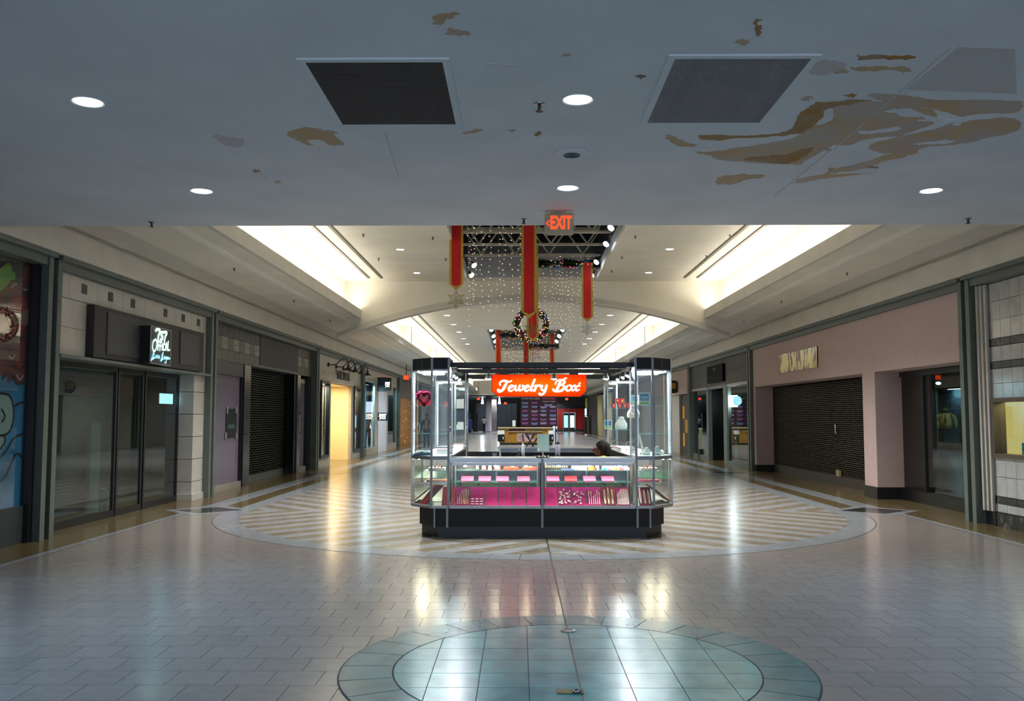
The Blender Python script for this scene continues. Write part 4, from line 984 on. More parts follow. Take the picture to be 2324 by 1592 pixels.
put('recess', side_box(1, 6.98, 7.02, ww[0] - .1, 13.84, 1.0, 1.9), 'l_yellow', sw)
put('counter', side_box(1, XF + .14, 6.98, ww[0] - .1, 13.84, .98, 1.03), flat('counter_cream', '#c9b86a', .5), sw)
put('partition', side_box(1, 6.9, 6.96, ww[0] + .25, ww[0] + .3, 1.03, 1.84), 'white', sw)
put('pane', side_box(1, XF + .05, XF + .056, ww[0], ww[1], 1.06, 1.81), 'glass', sw)
area('window_lamp', (6.88, 13.0, 1.84), .2, .5, 3, (1, .85, .4))
cd = tag(put('counter_card', side_box(1, 6.93, 6.95, 12.98, 13.22, 1.035, 1.22), flat('card_blue', '#1a6f9c', .5)), 'blue card standing in the yellow service window', 'card')
put('lettering', textmb('At\nYour\nService', .055, (6.925, 13.1, 1.13), (0, -1, 0), Z3, .002), 'paper', cd)
tag(put('counter_tray', MB().lathe([(.10, 1.032), (.13, 1.05), (.12, 1.055), (.10, 1.04)], (6.83, 12.82, 0), 14), 'black'), 'black tray on the service window counter', 'tray')

# ---- right 1: long pink shopfront
t = front('pink_shopfront', 'long pink stucco shopfront with a grille opening and a glass entrance', 1, 20)
XF = 6.60; A0, A1 = 14.5 * .9535, 18.0 * .9535        # glass opening near the camera
yn = 14.1; o2 = (yn, yX(1985, 6.62)); p2 = (o2[1], yX(1957, 6.62)); o1 = (p2[1], yX(1714, 6.62)); p1 = (o1[1], 26.9)
ZO = 2.47
put('upper_wall', side_box(1, XF, XF + .35, yn, 26.9, ZO, 3.58), 'pink', t)
put('pier', side_box(1, XF, 7.12, p2[0], p2[1], .23, ZO - .001), 'pink', t); put('pier_base', side_box(1, XF - .015, 7.12, p2[0] - .015, p2[1] + .015, 0, .23), 'black', t)
put('pier', side_box(1, XF, 7.12, p1[0], p1[1], .19, ZO - .001), 'pink', t); put('pier_base', side_box(1, XF - .015, 7.12, p1[0] - .015, p1[1], 0, .19), 'black', t)
put('soffit', side_box(1, XF + .35, 7.2, yn, 26.9, ZO, ZO + .05), 'pink', t)
gr = grille('security_grille', 'large closed roll-down grille in the pink shopfront', 1, 7.1, o1[0] + .02, o1[1] - .12, 0, 2.44, .046, 46, 'gate', .22, bulge=.03)
tag(put('gate_lock', side_box(1, 7.02, 7.07, 21.05, 21.25, .22, .36), flat('lock_tan', '#a49a78', .4)), 'small tan lock box hanging on the bottom bar of the large grille', 'lock')
tag(put('gate_tag', MB().tube([(7.06, 21.3, 1.34), (7.06, 21.36, 1.42), (7.06, 21.33, 1.25), (7.06, 21.3, 1.2)], .012, 5), 'white'), 'small white tag on the middle of the large grille', 'tag')
struct('wall_shop_5', side_box(1, 9.0, 9.1, 14, 27, 0, 3.7), 'dark')
struct('wall_shop_6', side_box(1, 7.3, 9.0, 18.9, 19.0, 0, 3.7), 'dark')
ent = thing('glass_entrance', 'dark glass entrance beside the pink pier with a dark base', 'glass door', (7.1, 15.6, 0))
put('side_panel', side_box(1, 7.12, 7.2, 16.82, o2[1], .2, 2.38), flat('smoked_panel', '#1b1817', .25), ent)
put('base', side_box(1, 7.05, 7.2, yn, o2[1], 0, .21), 'black', ent); put('head', side_box(1, 7.08, 7.2, yn, o2[1], 2.36, 2.46), 'black', ent)
put('pane', side_box(1, 7.14, 7.15, yn, 16.78, .215, 2.35), 'glass_store', ent); put('mullion', side_box(1, 7.11, 7.2, 16.785, 16.815, .2, 2.38), 'black', ent)
gs = thing('foil_sign', 'crinkled gold and dark red foil sign panel on the pink wall', 'sign panel', (6.58, 22, 2.75))
gy = (yX(1856.5, 6.6), yX(1769, 6.6)); gm = MB(); nx, nz = 26, 5
rg = random.Random(5); H_ = [[rg.random() for _ in range(nz + 1)] for _ in range(nx + 1)]
for i in range(nx + 1):
    for j in range(nz + 1): gm.v.append((6.585 - .015 * H_[i][j], gy[0] + (gy[1] - gy[0]) * i / nx, 2.745 + .49 * j / nz))
for i in range(nx):
    for j in range(nz): a = i * (nz + 1) + j; gm.f.append((a, a + 1, a + nz + 2, a + nz + 1))
put('foil', gm, 'gold', gs, smooth=True); put('board', side_box(1, 6.586, 6.60, gy[0], gy[1], 2.745, 3.235), 'black', gs)

# inside the glass entrance: jacket form standing in for a reflection, shelves, a spot
jx, jy = 8.55, 15.0
Yj = 17.9; jx = xP(2140, Yj)
tr = thing('reflection_torso', 'yellow jacket and cap on a half form, standing in for a reflection in the entrance glass', 'mannequin', (jx, Yj, 1.37))
zj = zP(975, Yj)
tag(put('display_pedestal', MB().box(jx - .17, jx + .17, Yj - .15, Yj + .15, 0, zj - .005), flat('pedestal_dark', '#23282a', .6)), 'dark pedestal under the yellow jacket behind the entrance glass', 'pedestal')
yj = flat('yellow_jacket', '#e6c768', .5, c2='#c4a24a', scale=9, bump=.3)
put('jacket', MB().lathe([(.09, zj + .0), (.115, zj + .02), (.12, zj + .12), (.125, zj + .24), (.11, zj + .30), (.05, zj + .325)], (jx, Yj, 0), 14), yj, tr, smooth=True)
for q in (-1, 1):
    put('sleeve', MB().tube([(jx + q * .08, Yj, zj + .29), (jx + q * .15, Yj, zj + .25), (jx + q * .185, Yj - .02, zj + .14), (jx + q * .18, Yj - .05, zj + .02)], [.04, .052, .046, .032], 8), yj, tr, smooth=True)
    put('strap', MB().tube([(jx + q * .05, Yj - .10, zj + .29), (jx + q * .075, Yj - .148, zj + .2), (jx + q * .08, Yj - .15, zj + .12)], .012, 5), 'black', tr)
put('head', MB().ball((jx, Yj, zj + .36), .045, sq=(1, 1, 1.3)), 'black', tr, smooth=True); put('cap', MB().lathe([(.052, zj + .375), (.045, zj + .41), (.01, zj + .425)], (jx, Yj, 0), 12), yj, tr)
put('hem', MB().lathe([(.11, zj - .004), (.11, zj + .015)], (jx, Yj, 0), 14), 'black', tr)
spot('shop_lamp_and_fill', (jx - .1, Yj - .8, 2.6), 14, (.6, .85, 1), 1.6, .6, .04)
bkx = jx + .25
sf = thing('display_shelves', 'dark shelving with folded clothes behind the yellow jacket', 'shelves', (jx + .5, Yj + .3, 0))
for k, z in enumerate((.75, 1.0, 1.25, 1.5, 1.75)):
    put('shelf', MB().box(jx + .16, jx + .42, Yj + .2, Yj + .5, z, z + .02), 'steel', sf)
    put('folded_clothes', MB().box(jx + .19, jx + .39, Yj + .22, Yj + .45, z + .02, z + .09), flat(('cloth_grey', 'cloth_slate', 'cloth_pale', 'cloth_red', 'cloth_dark')[k], ('#6c7478', '#3d4a50', '#9aa0a2', '#8a1c20', '#30383c')[k]), sf)
put('upright', MB().box(jx + .42, jx + .44, Yj + .2, Yj + .5, 0, 1.95), 'steel', sf); put('upright', MB().box(jx + .14, jx + .16, Yj + .2, Yj + .5, 0, 1.95), 'steel', sf)
tag(put('wall_screen', MB().box(jx - .55, jx + .15, Yj + .62, Yj + .66, .9, 2.1), flat('teal_wall', '#1f4650', .6)), 'teal wall panel behind the yellow jacket', 'wall panel')
tag(put('shop_spot', MB().ball((xP(2126, 15.6), 15.6, zP(871, 15.6)), .035, sq=(1.4, 1, .8)), 'l_cyan'), 'small bright spot lamp behind the entrance glass', 'lamp')

# ---- right 2: grey shop with two tall windows
t = front('grey_shopfront', 'grey stone shopfront with black sign and two tall windows', 1, 32)
XF = 6.62; gst = flat('grey_brown_stone', '#5a5751', .7, rnd=.06, bump=.2)
b0, b1, b2, b3, b4, b5 = 27.26, yX(1649, 6.62), yX(1641, 6.62), yX(1607, 6.62), yX(1603, 6.62), 36.52
put('wall_core', side_box(1, XF + .05, XF + .15, 27.26, 36.52, 2.64, 3.58), 'black', t)
tiles_on(t, 1, XF, XF + .05, 27.26, 36.52, 2.70, 3.575, .93, .44, gst, 'stone_panel')
for a, b in ((b1, b2), (b3, b4)): put('mullion', side_box(1, XF - .02, XF + .12, a, b, 0, 2.69), 'frame', t)
put('door_head', side_box(1, XF - .02, XF + .12, b2, b3, 2.58, 2.69), 'frame', t)
for i, (a, b) in enumerate(((b0, b1), (b4, b5))):
    wn = thing('shop_window', ['tall dark window with a cyan lit sign, right of the doorway', 'tall dark window left of the grey shop doorway'][i], 'window', (6.65, (a + b) / 2, .1))
    put('sill', side_box(1, XF - .01, XF + .1, a, b, 0, .14), 'frame', wn); put('top_rail', side_box(1, XF - .01, XF + .1, a, b, 2.60, 2.69), 'alu', wn)
    put('side_rail', side_box(1, XF, XF + .1, b - .1, b, .14, 2.6), 'frame', wn)
    put('pane', side_box(1, XF + .05, XF + .058, a, b - .1, .14, 2.6), 'glass_store', wn)
bs = tag(put('blank_sign', side_box(1, XF - .1, XF, yX(1641, 6.55), yX(1606, 6.55), 2.80, 3.40), flat('blank_black', '#0b0c0e', .8, spec=.2)), 'square black sign over the grey shop doorway', 'sign panel')
put('lettering', textmb("* ' /A '", .18, (XF - .101, (yX(1641, 6.55) + yX(1606, 6.55)) / 2, 3.24), (0, -1, 0), Z3, .003), 'steel', bs)
tiles_on(t, 1, XF + .12, 7.5, b3 - .06, b3 + .02, 0, 2.57, .08, .45, flat('reveal_tile', '#0c1011'), 'reveal_tile')
grille('security_grille', 'narrow grille in the doorway between the two tall windows', 1, 7.2, b2, b3 - .1, 0, 2.56, .055, 12, 'gate', .14)
struct('wall_shop_7', side_box(1, 8.9, 9.0, 27.2, 36.6, 0, 3.7), 'interior')
Yc = 30.0; xc = xP(1664, Yc)
ls = thing('lit_sign', 'bright cyan white lit square sign inside the tall window', 'lit sign', (xc, Yc, 1.9))
put('panel', MB().box(xc - .12, xc + .12, Yc, Yc + .08, 1.92, 2.30), 'l_led', ls)
put('round_edge', MB().lathe([(.16, Yc - .02), (.16, Yc + .06)], (xc + .1, 0, 2.12), 16, 'Y'), 'l_cyan', ls)
put('stand', MB().box(xc - .02, xc + .02, Yc + .01, Yc + .05, 0, 1.92), 'steel', ls)
Yc = 32; 
for (px0, px1, Yc, lb) in ((1668, 1692, 31.0, 'tan display counter inside the tall window with the lit sign'), (1584, 1600, 35.2, 'cream waste bin inside the tall left window')):
    x0, x1 = xP(px0, Yc), xP(px1, Yc)
    o = thing('shop_counter' if px0 > 1600 else 'cream_bin', lb, 'counter' if px0 > 1600 else 'bin', ((x0 + x1) / 2, Yc, 0))
    if px0 > 1600:
        put('body', MB().box(x0, x1, Yc, Yc + .4, 0, 1.08), flat('counter_tan', '#7a6a3c', .5), o); put('top', MB().box(x0 - .03, x1 + .03, Yc - .03, Yc + .43, 1.08, 1.12), flat('counter_top', '#9a9a90', .4), o)
    else:
        cx_, w_ = (x0 + x1) / 2, (x1 - x0) / 2
        put('body', MB().lathe([(w_ * .7, .35), (w_ * .95, 1.1)], (cx_, Yc, 0), 4), flat('bin_cream', '#8f8a5c', .6), o); put('rim', MB().lathe([(w_ * 1.05, 1.1), (w_ * 1.05, 1.16)], (cx_, Yc, 0), 4), flat('bin_rim', '#b0ab8c', .6), o)
        put('stand', MB().box(cx_ - .15, cx_ + .15, Yc - .15, Yc + .15, 0, .35), 'black', o)

# ---- right 3: shop with yellow posters
t = front('pink_mosaic_shopfront', 'far right shopfront with pink mosaic wall and a white door', 1, 40)
put('wall', side_box(1, 6.6, 6.7, 36.9, 46.8, 2.55, 3.58), 'pinktile', t)
put('pier', side_box(1, 6.64, 6.74, 39.6, 46.8, 0, 2.545), flat('pale_wood', '#a39c8e', .6), t)
put('dark_reveal', side_box(1, 6.75, 6.85, 36.9, 39.6, 0, 2.545), flat('reveal_grey', '#3a3c3c', .6), t)
for (px0, px1, py0, py1) in ((1548, 1553, 922, 951), (1554, 1559, 953, 983), (1548, 1553, 984, 1013)):
    a, b = sorted((yX(px0, 6.74), yX(px1, 6.74))); Ym = (a + b) / 2
    o = tag(put('yellow_poster', side_box(1, 6.73, 6.745, a, b, zP(py1, Ym), zP(py0, Ym)), flat('poster_yellow', '#c08c18', .5)), '%s narrow yellow poster beside the white door on the right' % {922: 'topmost', 953: 'middle', 984: 'lowest'}[py0], 'poster')
Ym = yX(1527, 6.4)
bs = thing('round_sign', 'black and yellow projecting sign on the pink mosaic wall', 'sign', (6.4, Ym, 2.7))
put('body', MB().lathe([(.28, Ym - .05), (.30, Ym), (.28, Ym + .05)], (6.42, 0, 2.9), 10, 'Y'), 'black', bs); put('face', MB().box(6.22, 6.5, Ym - .08, Ym - .05, 2.82, 3.06), flat('poster_yellow', '#c08c18'), bs)
put('bracket', MB().tube([(6.6, Ym, 2.9), (6.4, Ym, 2.9)], .03, 6), 'black', bs)
# farther right bays
for k, (a, b, c, nm) in enumerate(((47.1, 57.9, '#6a665c', 'first'), (58.1, 65.9, '#5b584e', 'second'), (66.1, 78.9, '#a09468', 'third, cream coloured'), (79.1, 91.9, '#3f3f3c', 'last'))):
    FB['RF%d' % k] = frame(1, a, b, '%s of the closed shopfronts at the far right, beyond the yellow posters' % nm)
    put('closed_panel', side_box(1, 6.7 if k != 2 else 6.45, 6.8, a + .12, b - .12, 0, 3.57 if k != 2 else 3.4), flat('far_right_%d' % k, c, .6), FB['RF%d' % k])

# ================================================================== FAR END
EY = 97.0
struct('wall_end', MB().box(-2.3, 3.5, 104, 104.2, 0, 3.7), flat('end_grey', '#4a4d50', .8))
struct('wall_end_left', MB().box(-9.0, -1.0, 118, 118.2, 0, 3.7), flat('end_white', '#7d838c', .8))
struct('wall_end_right', MB().box(6.95, 9.0, 97, 97.3, 0, 3.7), flat('end_dark', '#26292b', .8))
rs = thing('red_shopfront', 'distant red shopfront with two glowing door posters', 'shopfront', (5.2, EY, 0))
put('upper_wall', MB().box(3.5, 6.94, EY, EY + .3, 2.62, 3.67), flat('grey_tile_far', '#55524e', .7), rs)
put('header', MB().box(3.6, 6.9, EY - .05, EY, 2.45, 2.68), 'frame_dark', rs)
for a, b in ((1266, 1277), (1307, 1325)): put('red_panel', MB().box(xP(a, EY), xP(b, EY), EY - .02, EY + .1, .25, 2.45), flat('shop_red', '#93160f', .5, emit='#93160f', es=.08), rs)  # faint emission added to the red panels to brighten them
put('red_panel', MB().box(xP(1278, EY), xP(1306, EY), EY - .02, EY + .1, 2.02, 2.45), flat('shop_red', '#a3170f'), rs)
put('base', MB().box(3.55, 6.9, EY - .06, EY + .1, 0, .25), 'frame_dark', rs)
for a in (1265, 1277.5, 1291, 1306, 1325.5): put('mullion', MB().box(xP(a, EY) - .05, xP(a, EY) + .05, EY - .08, EY + .1, .0, 2.5), 'frame', rs)
for a, b, m in ((1279, 1289, 'cyan_poster'), (1293, 1303, 'white_poster')):
    put('door', MB().box(xP(a, EY) - .06, xP(b, EY) + .06, EY - .04, EY + .05, 0, 2.0), 'frame_dark', rs)
    put('lit_poster', MB().box(xP(a, EY) + .02, xP(b, EY) - .02, EY - .06, EY - .04, .42, 1.72), glow(m, (.35, .78, .95) if m[0] == 'c' else (.85, .9, .8), .8, False), rs)
# white closed fronts and columns of the end court
for (a, b, Y, lb) in ((1127, 1173, 103.5, 'wide white closed panel wall at the far end, left of the price board'), (1080, 1101, 103.5, 'narrow white closed panel wall at the far end, left of the round column')):
    o = thing('closed_front', lb, 'wall panel', ((xP(a, Y) + xP(b, Y)) / 2, Y, 0)); n = 4 if b - a > 30 else 2
    for i in range(n): put('panel', MB().box(xP(a, Y) + (xP(b, Y) - xP(a, Y)) * i / n + .01, xP(a, Y) + (xP(b, Y) - xP(a, Y)) * (i + 1) / n - .01, Y, Y + .1, 0, 3.1), flat('closed_white', '#8b93a0', .7), o)
tag(put('round_column', MB().lathe([(.34, 0), (.34, .12), (.30, .13), (.30, 3.68)], (xP(1109, 93.5), 93.5, 0), 20), flat('column_mauve', '#a097a3', .6), smooth=True), 'pale round column at the far end of the hall', 'column')
tag(put('square_pier', MB().box(xP(1116, 96), xP(1127, 96), 96, 96.5, 0, 3.68), flat('pier_taupe', '#5c5650', .7)), 'taupe square pier right of the far round column', 'pier')
for (px, py, lb) in ((1095, 917, 'bright small ceiling light at the far end left of the round column'), (1133.5, 917.5, 'bright small ceiling light before the far white wall')):
    Y = 96; tag(put('far_light', MB().lathe([(.11, zP(py, Y)), (.13, zP(py, Y) + .05), (.02, 3.68)], (xP(px, Y), Y, 0), 10), 'l_head'), lb, 'ceiling light')
    spot('end_lamp_and_fill', (xP(px, Y), Y, zP(py, Y) - .1), 420, (.75, .85, 1), 2.2, .7, .1)
for (a, b, z, lb) in ((1061, 1067, 2.1, 'dark vending machine at the far left end, behind the woman in blue'), (1074, 1086, 2.05, 'dark vending machine beside the guard in the white shirt')):
    Y = 95; o = thing('vending_machine', lb, 'vending machine', (xP((a + b) / 2, Y), Y, 0))
    put('cabinet', MB().box(xP(a, Y), xP(b, Y), Y, Y + .7, .05, z - .1), 'black', o); put('base', MB().box(xP(a, Y) + .03, xP(b, Y) - .03, Y + .03, Y + .67, 0, .05), 'frame_dark', o); put('door', MB().box(xP(a, Y) + .05, xP(b, Y) - .05, Y - .03, Y, .15, z - .2), flat('machine_face', '#16181b', .3), o)
# yellow retail cart with price board
KY = 51.3
kc = thing('retail_cart', 'yellow wood retail counter in the hall beyond the jewelry kiosk', 'counter', (xP(1194, KY), KY, 0))
x0, x1 = xP(1130, KY), xP(1257, KY); oak = flat('yellow_oak', '#a97a25', .5, c2='#8f6419', scale=5, stretch=(1, 1, .2))
put('body', MB().box(x0 + .05, x1 - .05, KY, KY + 1.4, .12, .93), oak, kc); put('plinth', MB().box(x0 + .1, x1 - .1, KY + .06, KY + 1.3, 0, .12), 'frame_dark', kc)
put('top', MB().box(x0, x1, KY - .06, KY + 1.45, .93, .98), flat('cart_top', '#c0b08a', .4), kc)
put('shelf_ledge', MB().box(xP(1154, KY), xP(1231, KY), KY - .05, KY, .74, .77), flat('cart_top', '#c0b08a'), kc)
put('display_niche', MB().box(xP(1155, KY), xP(1192, KY), KY - .012, KY, .78, .92), flat('niche_dark', '#4a1a2c', .6), kc)
put('goods_niche', MB().box(xP(1194, KY), xP(1230, KY), KY - .012, KY, .78, .92), flat('niche_gold', '#7c6a3c', .5), kc)
for (a, b) in ((1129.5, 1145), (1244, 1256)):
    put('notice', MB().box(xP(a, KY), xP(b, KY), KY - .015, KY, .60, .84), 'paper', kc); put('printer_panel', MB().box(xP(a, KY), xP(b, KY), KY - .03, KY, .20, .56), 'laminate', kc)
    put('button', MB().box(xP(b - 4, KY), xP(b - 2, KY), KY - .035, KY - .03, .32, .46), 'paper', kc)
po = tag(put('pink_poster', MB().box(xP(1174, KY), xP(1212, KY), KY - .01, KY - .001, .20, .68), flat('poster_pink', '#c7a3a8', .6)), 'pink poster with black figures on the yellow counter', 'poster')
sk = MB(); r_ = random.Random(2)
for (cx_, cz) in ((1186, .5), (1195, .55), (1199, .42), (1208, .45), (1187, .3)):
    ribbon(sk, [(0, -.09), (.03, 0), (-.02, .06), (.03, .1)], .045, (xP(cx_, KY), KY - .012, cz), X3, Z3, n=3); ribbon(sk, [(-.06, -.03), (.02, 0), (.09, -.05)], .025, (xP(cx_, KY), KY - .012, cz), X3, Z3, n=3)
put('figures', sk, 'black', po)
for r in range(5): put('text_line', MB().box(xP(1176, KY), xP(1184, KY), KY - .012, KY - .010, .3 + r * .06, .315 + r * .06), 'frame_dark', po)
pb = thing('price_board', 'large plum price board with rows of teeth pictures behind the yellow counter', 'board', (xP(1223, 54), 54, 0))
bx0, bx1 = xP(1181.5, 54), xP(1264.5, 54); bz0, bz1 = zP(968, 54), zP(903, 54)
pbb = put('board', MB().box(bx0, bx1, 54, 54.06, bz0, bz1), flat('plum', '#2a0c1e', .5, emit='#2a0c1e', es=.15), pb)  # faint emission put into board, pink heading and teeth to brighten them
for x in (bx0 + .1, bx1 - .1): put('leg', MB().box(x - .03, x + .03, 54.06, 54.12, 0, bz1), 'black', pb)
W_ = bx1 - bx0
put('heading', textmb('LOWEST PRICE EVER!', .13, (bx0 + W_ * .27, 53.99, bz1 - .07), X3, Z3, .002, sx=.9), 'paper', pbb)
put('heading', textmb('PROMOTIONS', .12, (bx0 + W_ * .76, 53.99, bz1 - .07), X3, Z3, .002, sx=.9), flat('head_pink', '#b04a6a', emit='#b04a6a', es=.3), pbb)
put('subheading', textmb('* SINGLE & COMBO', .09, (bx0 + W_ * .76, 53.99, bz1 - .24), X3, Z3, .002), 'paper', pbb)
tm = [flat('tooth_a', '#a58fb8', emit='#a58fb8', es=.05), flat('tooth_b', '#6f86b8', emit='#6f86b8', es=.05), flat('tooth_c', '#8a4f96', emit='#8a4f96', es=.05)]
r_ = random.Random(9)
for r in range(6):
    for c in range(4):
        if r == 0 and c > 1: 
            if c == 2: put('teeth_picture', MB().slab(smooth2([(-.22, .05), (0, .02), (.22, .05), (.2, -.06), (0, -.09), (-.2, -.06)], 3, True), (bx0 + W_ * .76, 53.995, bz1 - .44), X3, Z3, -.002), tm[1], pbb)
            continue
        x = bx0 + W_ * (.12, .38, .62, .88)[c]; z = bz1 - .30 - r * .245
        k = .03 if (r + c) % 3 == 0 else 0
        P = [(-.19, .055), (-.1, .045 - k), (0, .05 - k), (.1, .045 - k), (.19, .055), (.17, -.05 - k), (.06, -.07 - k), (-.06, -.07 - k), (-.17, -.05 - k)]
        put('teeth_picture', MB().slab(P, (x, 53.995, z), X3, Z3, -.002), tm[r_.randrange(3)], pbb)
        put('teeth_gap', MB().box(x - .15, x + .15, 53.99, 53.994, z - .012 - k, z + .0 - k), flat('plum', '#3a1028'), pbb)
# dark folding table and rack seen past the kiosk
ft = thing('folding_table', 'black cross-legged folding table before the yellow counter', 'table', (xP(1205, 47), 47, 0))
Y = 47; put('top', MB().box(xP(1190, Y), xP(1222, Y), Y, Y + .6, .66, .71), 'black', ft)
for a, b in ((1194, 1212), (1212, 1194), (1206, 1224)): put('leg', MB().tube([(xP(a, Y), Y + .05, .02), (xP(b, Y), Y + .05, .66)], .03, 5), 'black', ft)
rk = thing('clothes_rack', 'dark clothing rack with hanging garments at the far right', 'clothes rack', (xP(1331, 78), 78, 0))
Y = 78
for i in range(6):
    c = ('#4a0f1c', '#0c0d10', '#15161a', '#6e6420', '#0d0f12', '#101216')[i]
    x = xP(1325.5 + i * 2.6, Y); put('garment', MB().box(x - .045, x + .045, Y - .15, Y + .15, .12, 1.55 + .05 * (i % 2)), flat('garment_%d' % i, c, .8), rk)
put('rail', MB().tube([(xP(1323, Y), Y, 1.68), (xP(1341, Y), Y, 1.68)], .03, 6), 'black', rk)
for px in (1323, 1341): put('upright', MB().tube([(xP(px, Y), Y, 0), (xP(px, Y), Y, 1.68)], .03, 6), 'black', rk)
tag(put('hanging_banner', MB().box(xP(1328, 79), xP(1333, 79), 79, 79.05, 2.3, 3.2), flat('banner_yellow', '#8a8428', .6)), 'narrow yellow green banner hanging above the far clothes rack', 'banner')
put('hanging_rod', MB().box(xP(1330, 79), xP(1331, 79), 79.01, 79.04, 3.2, 4.18), 'black', [o for o in COL.objects if o.name.startswith('hanging_banner')][0])
tag(put('easel_sign', MB().box(xP(1163, 60), xP(1170, 60), 60, 60.05, .95, 1.35), 'paper'), 'small white sign on a stand left of the price board', 'sign')
tag(put('sign_stand', MB().tube([(xP(1166.5, 60), 60.02, 0), (xP(1166.5, 60), 60.02, .95)], .03, 5), 'black'), 'thin stand holding the small white sign beyond the kiosk', 'stand')
for (x, y) in ((-4, 89), (0, 89), (4, 89), (-3, 95.5), (3, 95.5), (-5, 108), (-2, 112)):  # added spots without fixtures, lift the far bulkhead and end court
    spot('end_lamp_and_fill', (x, y, 3.6 if y > 92 else 5.0), 260, (.85, .92, 1), 2.6, .7, .1)

# ================================================================== JEWELRY KIOSK
KX = -.053; K0 = 12.0                               # middle of the kiosk, front plane
def kx(r): return KX + r
Z0, Z1, Z2, Z3_, Z4 = .143, .40, 1.05, 2.22, 2.385   # kick, deck, counter, cap bottom, cap top
# black base: skirt with kick tiles and trim strips
base = thing('kiosk_base', 'black laminate base skirt of the jewelry kiosk with thin metal strips', 'kiosk base', (KX, K0 + 2, 0))
def ring4(d, z0, z1, name, m):
    a, b, c = 1.465, 1.765, .36
    for poly in ([(kx(-b + d), K0 + c + d), (kx(-a + d * .6), K0 + d), (kx(a - d * .6), K0 + d), (kx(b - d), K0 + c + d), (kx(b - d), K0 + .6), (kx(-b + d), K0 + .6)],):
        put(name, MB().prism(poly, z0, z1), m, base)
    for s in (-1, 1): put(name, MB().box(kx(s * (b - d)), kx(s * 1.25), K0 + .605, K0 + 3.7, z0, z1), m, base)
    put(name, MB().prism([(kx(-b + d), K0 + 3.705), (kx(b - d), K0 + 3.705), (kx(b - d), K0 + 4.2), (kx(a), K0 + 4.4), (kx(-a), K0 + 4.4), (kx(-b + d), K0 + 4.2)], z0, z1), m, base)
ring4(.10, Z0, Z1 - .012, 'skirt_panel', 'laminate'); ring4(.13, 0, Z0, 'kick_board', 'kick')
for i in range(9): put('kick_tile', MB().box(kx(-1.37 + i * .305), kx(-1.37 + i * .305 + .299), K0 + .122, K0 + .13, .004, Z0 - .002), 'kick', base)
for r in (-1.26, 0, 1.26): put('trim_strip', MB().box(kx(r - .014), kx(r + .014), K0 + .086, K0 + .1, Z0 - .01, Z1 - .015), 'alu_dark', base)
for r in (-1.43, 1.43): put('trim_strip', MB().box(kx(r - .01), kx(r + .01), K0 + .088, K0 + .1, Z0 - .01, Z1 - .015), 'alu_dark', base)
pf = {}
def post(t, x, y, z0, z1, w=.032, m='alu_dark', nm='post'): put(nm, MB().box(x - w / 2, x + w / 2, y - w / 2, y + w / 2, z0, z1), m, t)
def wall_pane(t, a, b, z0, z1, m='glass_case', th=.006):
    d = Vector((b[0] - a[0], b[1] - a[1])).normalized(); n = (-d.y * th / 2, d.x * th / 2); g = .017
    a = (a[0] + d.x * g, a[1] + d.y * g); b = (b[0] - d.x * g, b[1] - d.y * g)
    put('glass_pane', MB().prism([(a[0] - n[0], a[1] - n[1]), (b[0] - n[0], b[1] - n[1]), (b[0] + n[0], b[1] + n[1]), (a[0] + n[0], a[1] + n[1])], z0, z1), m, t)
def edge(t, a, b, z, h=.03, w=.025, m='alu_dark', nm='rail'):
    d = Vector((b[0] - a[0], b[1] - a[1])).normalized(); n = (-d.y * w / 2, d.x * w / 2)
    put(nm, MB().prism([(a[0] - n[0], a[1] - n[1]), (b[0] - n[0], b[1] - n[1]), (b[0] + n[0], b[1] + n[1]), (a[0] + n[0], a[1] + n[1])], z, z + h), m, t)
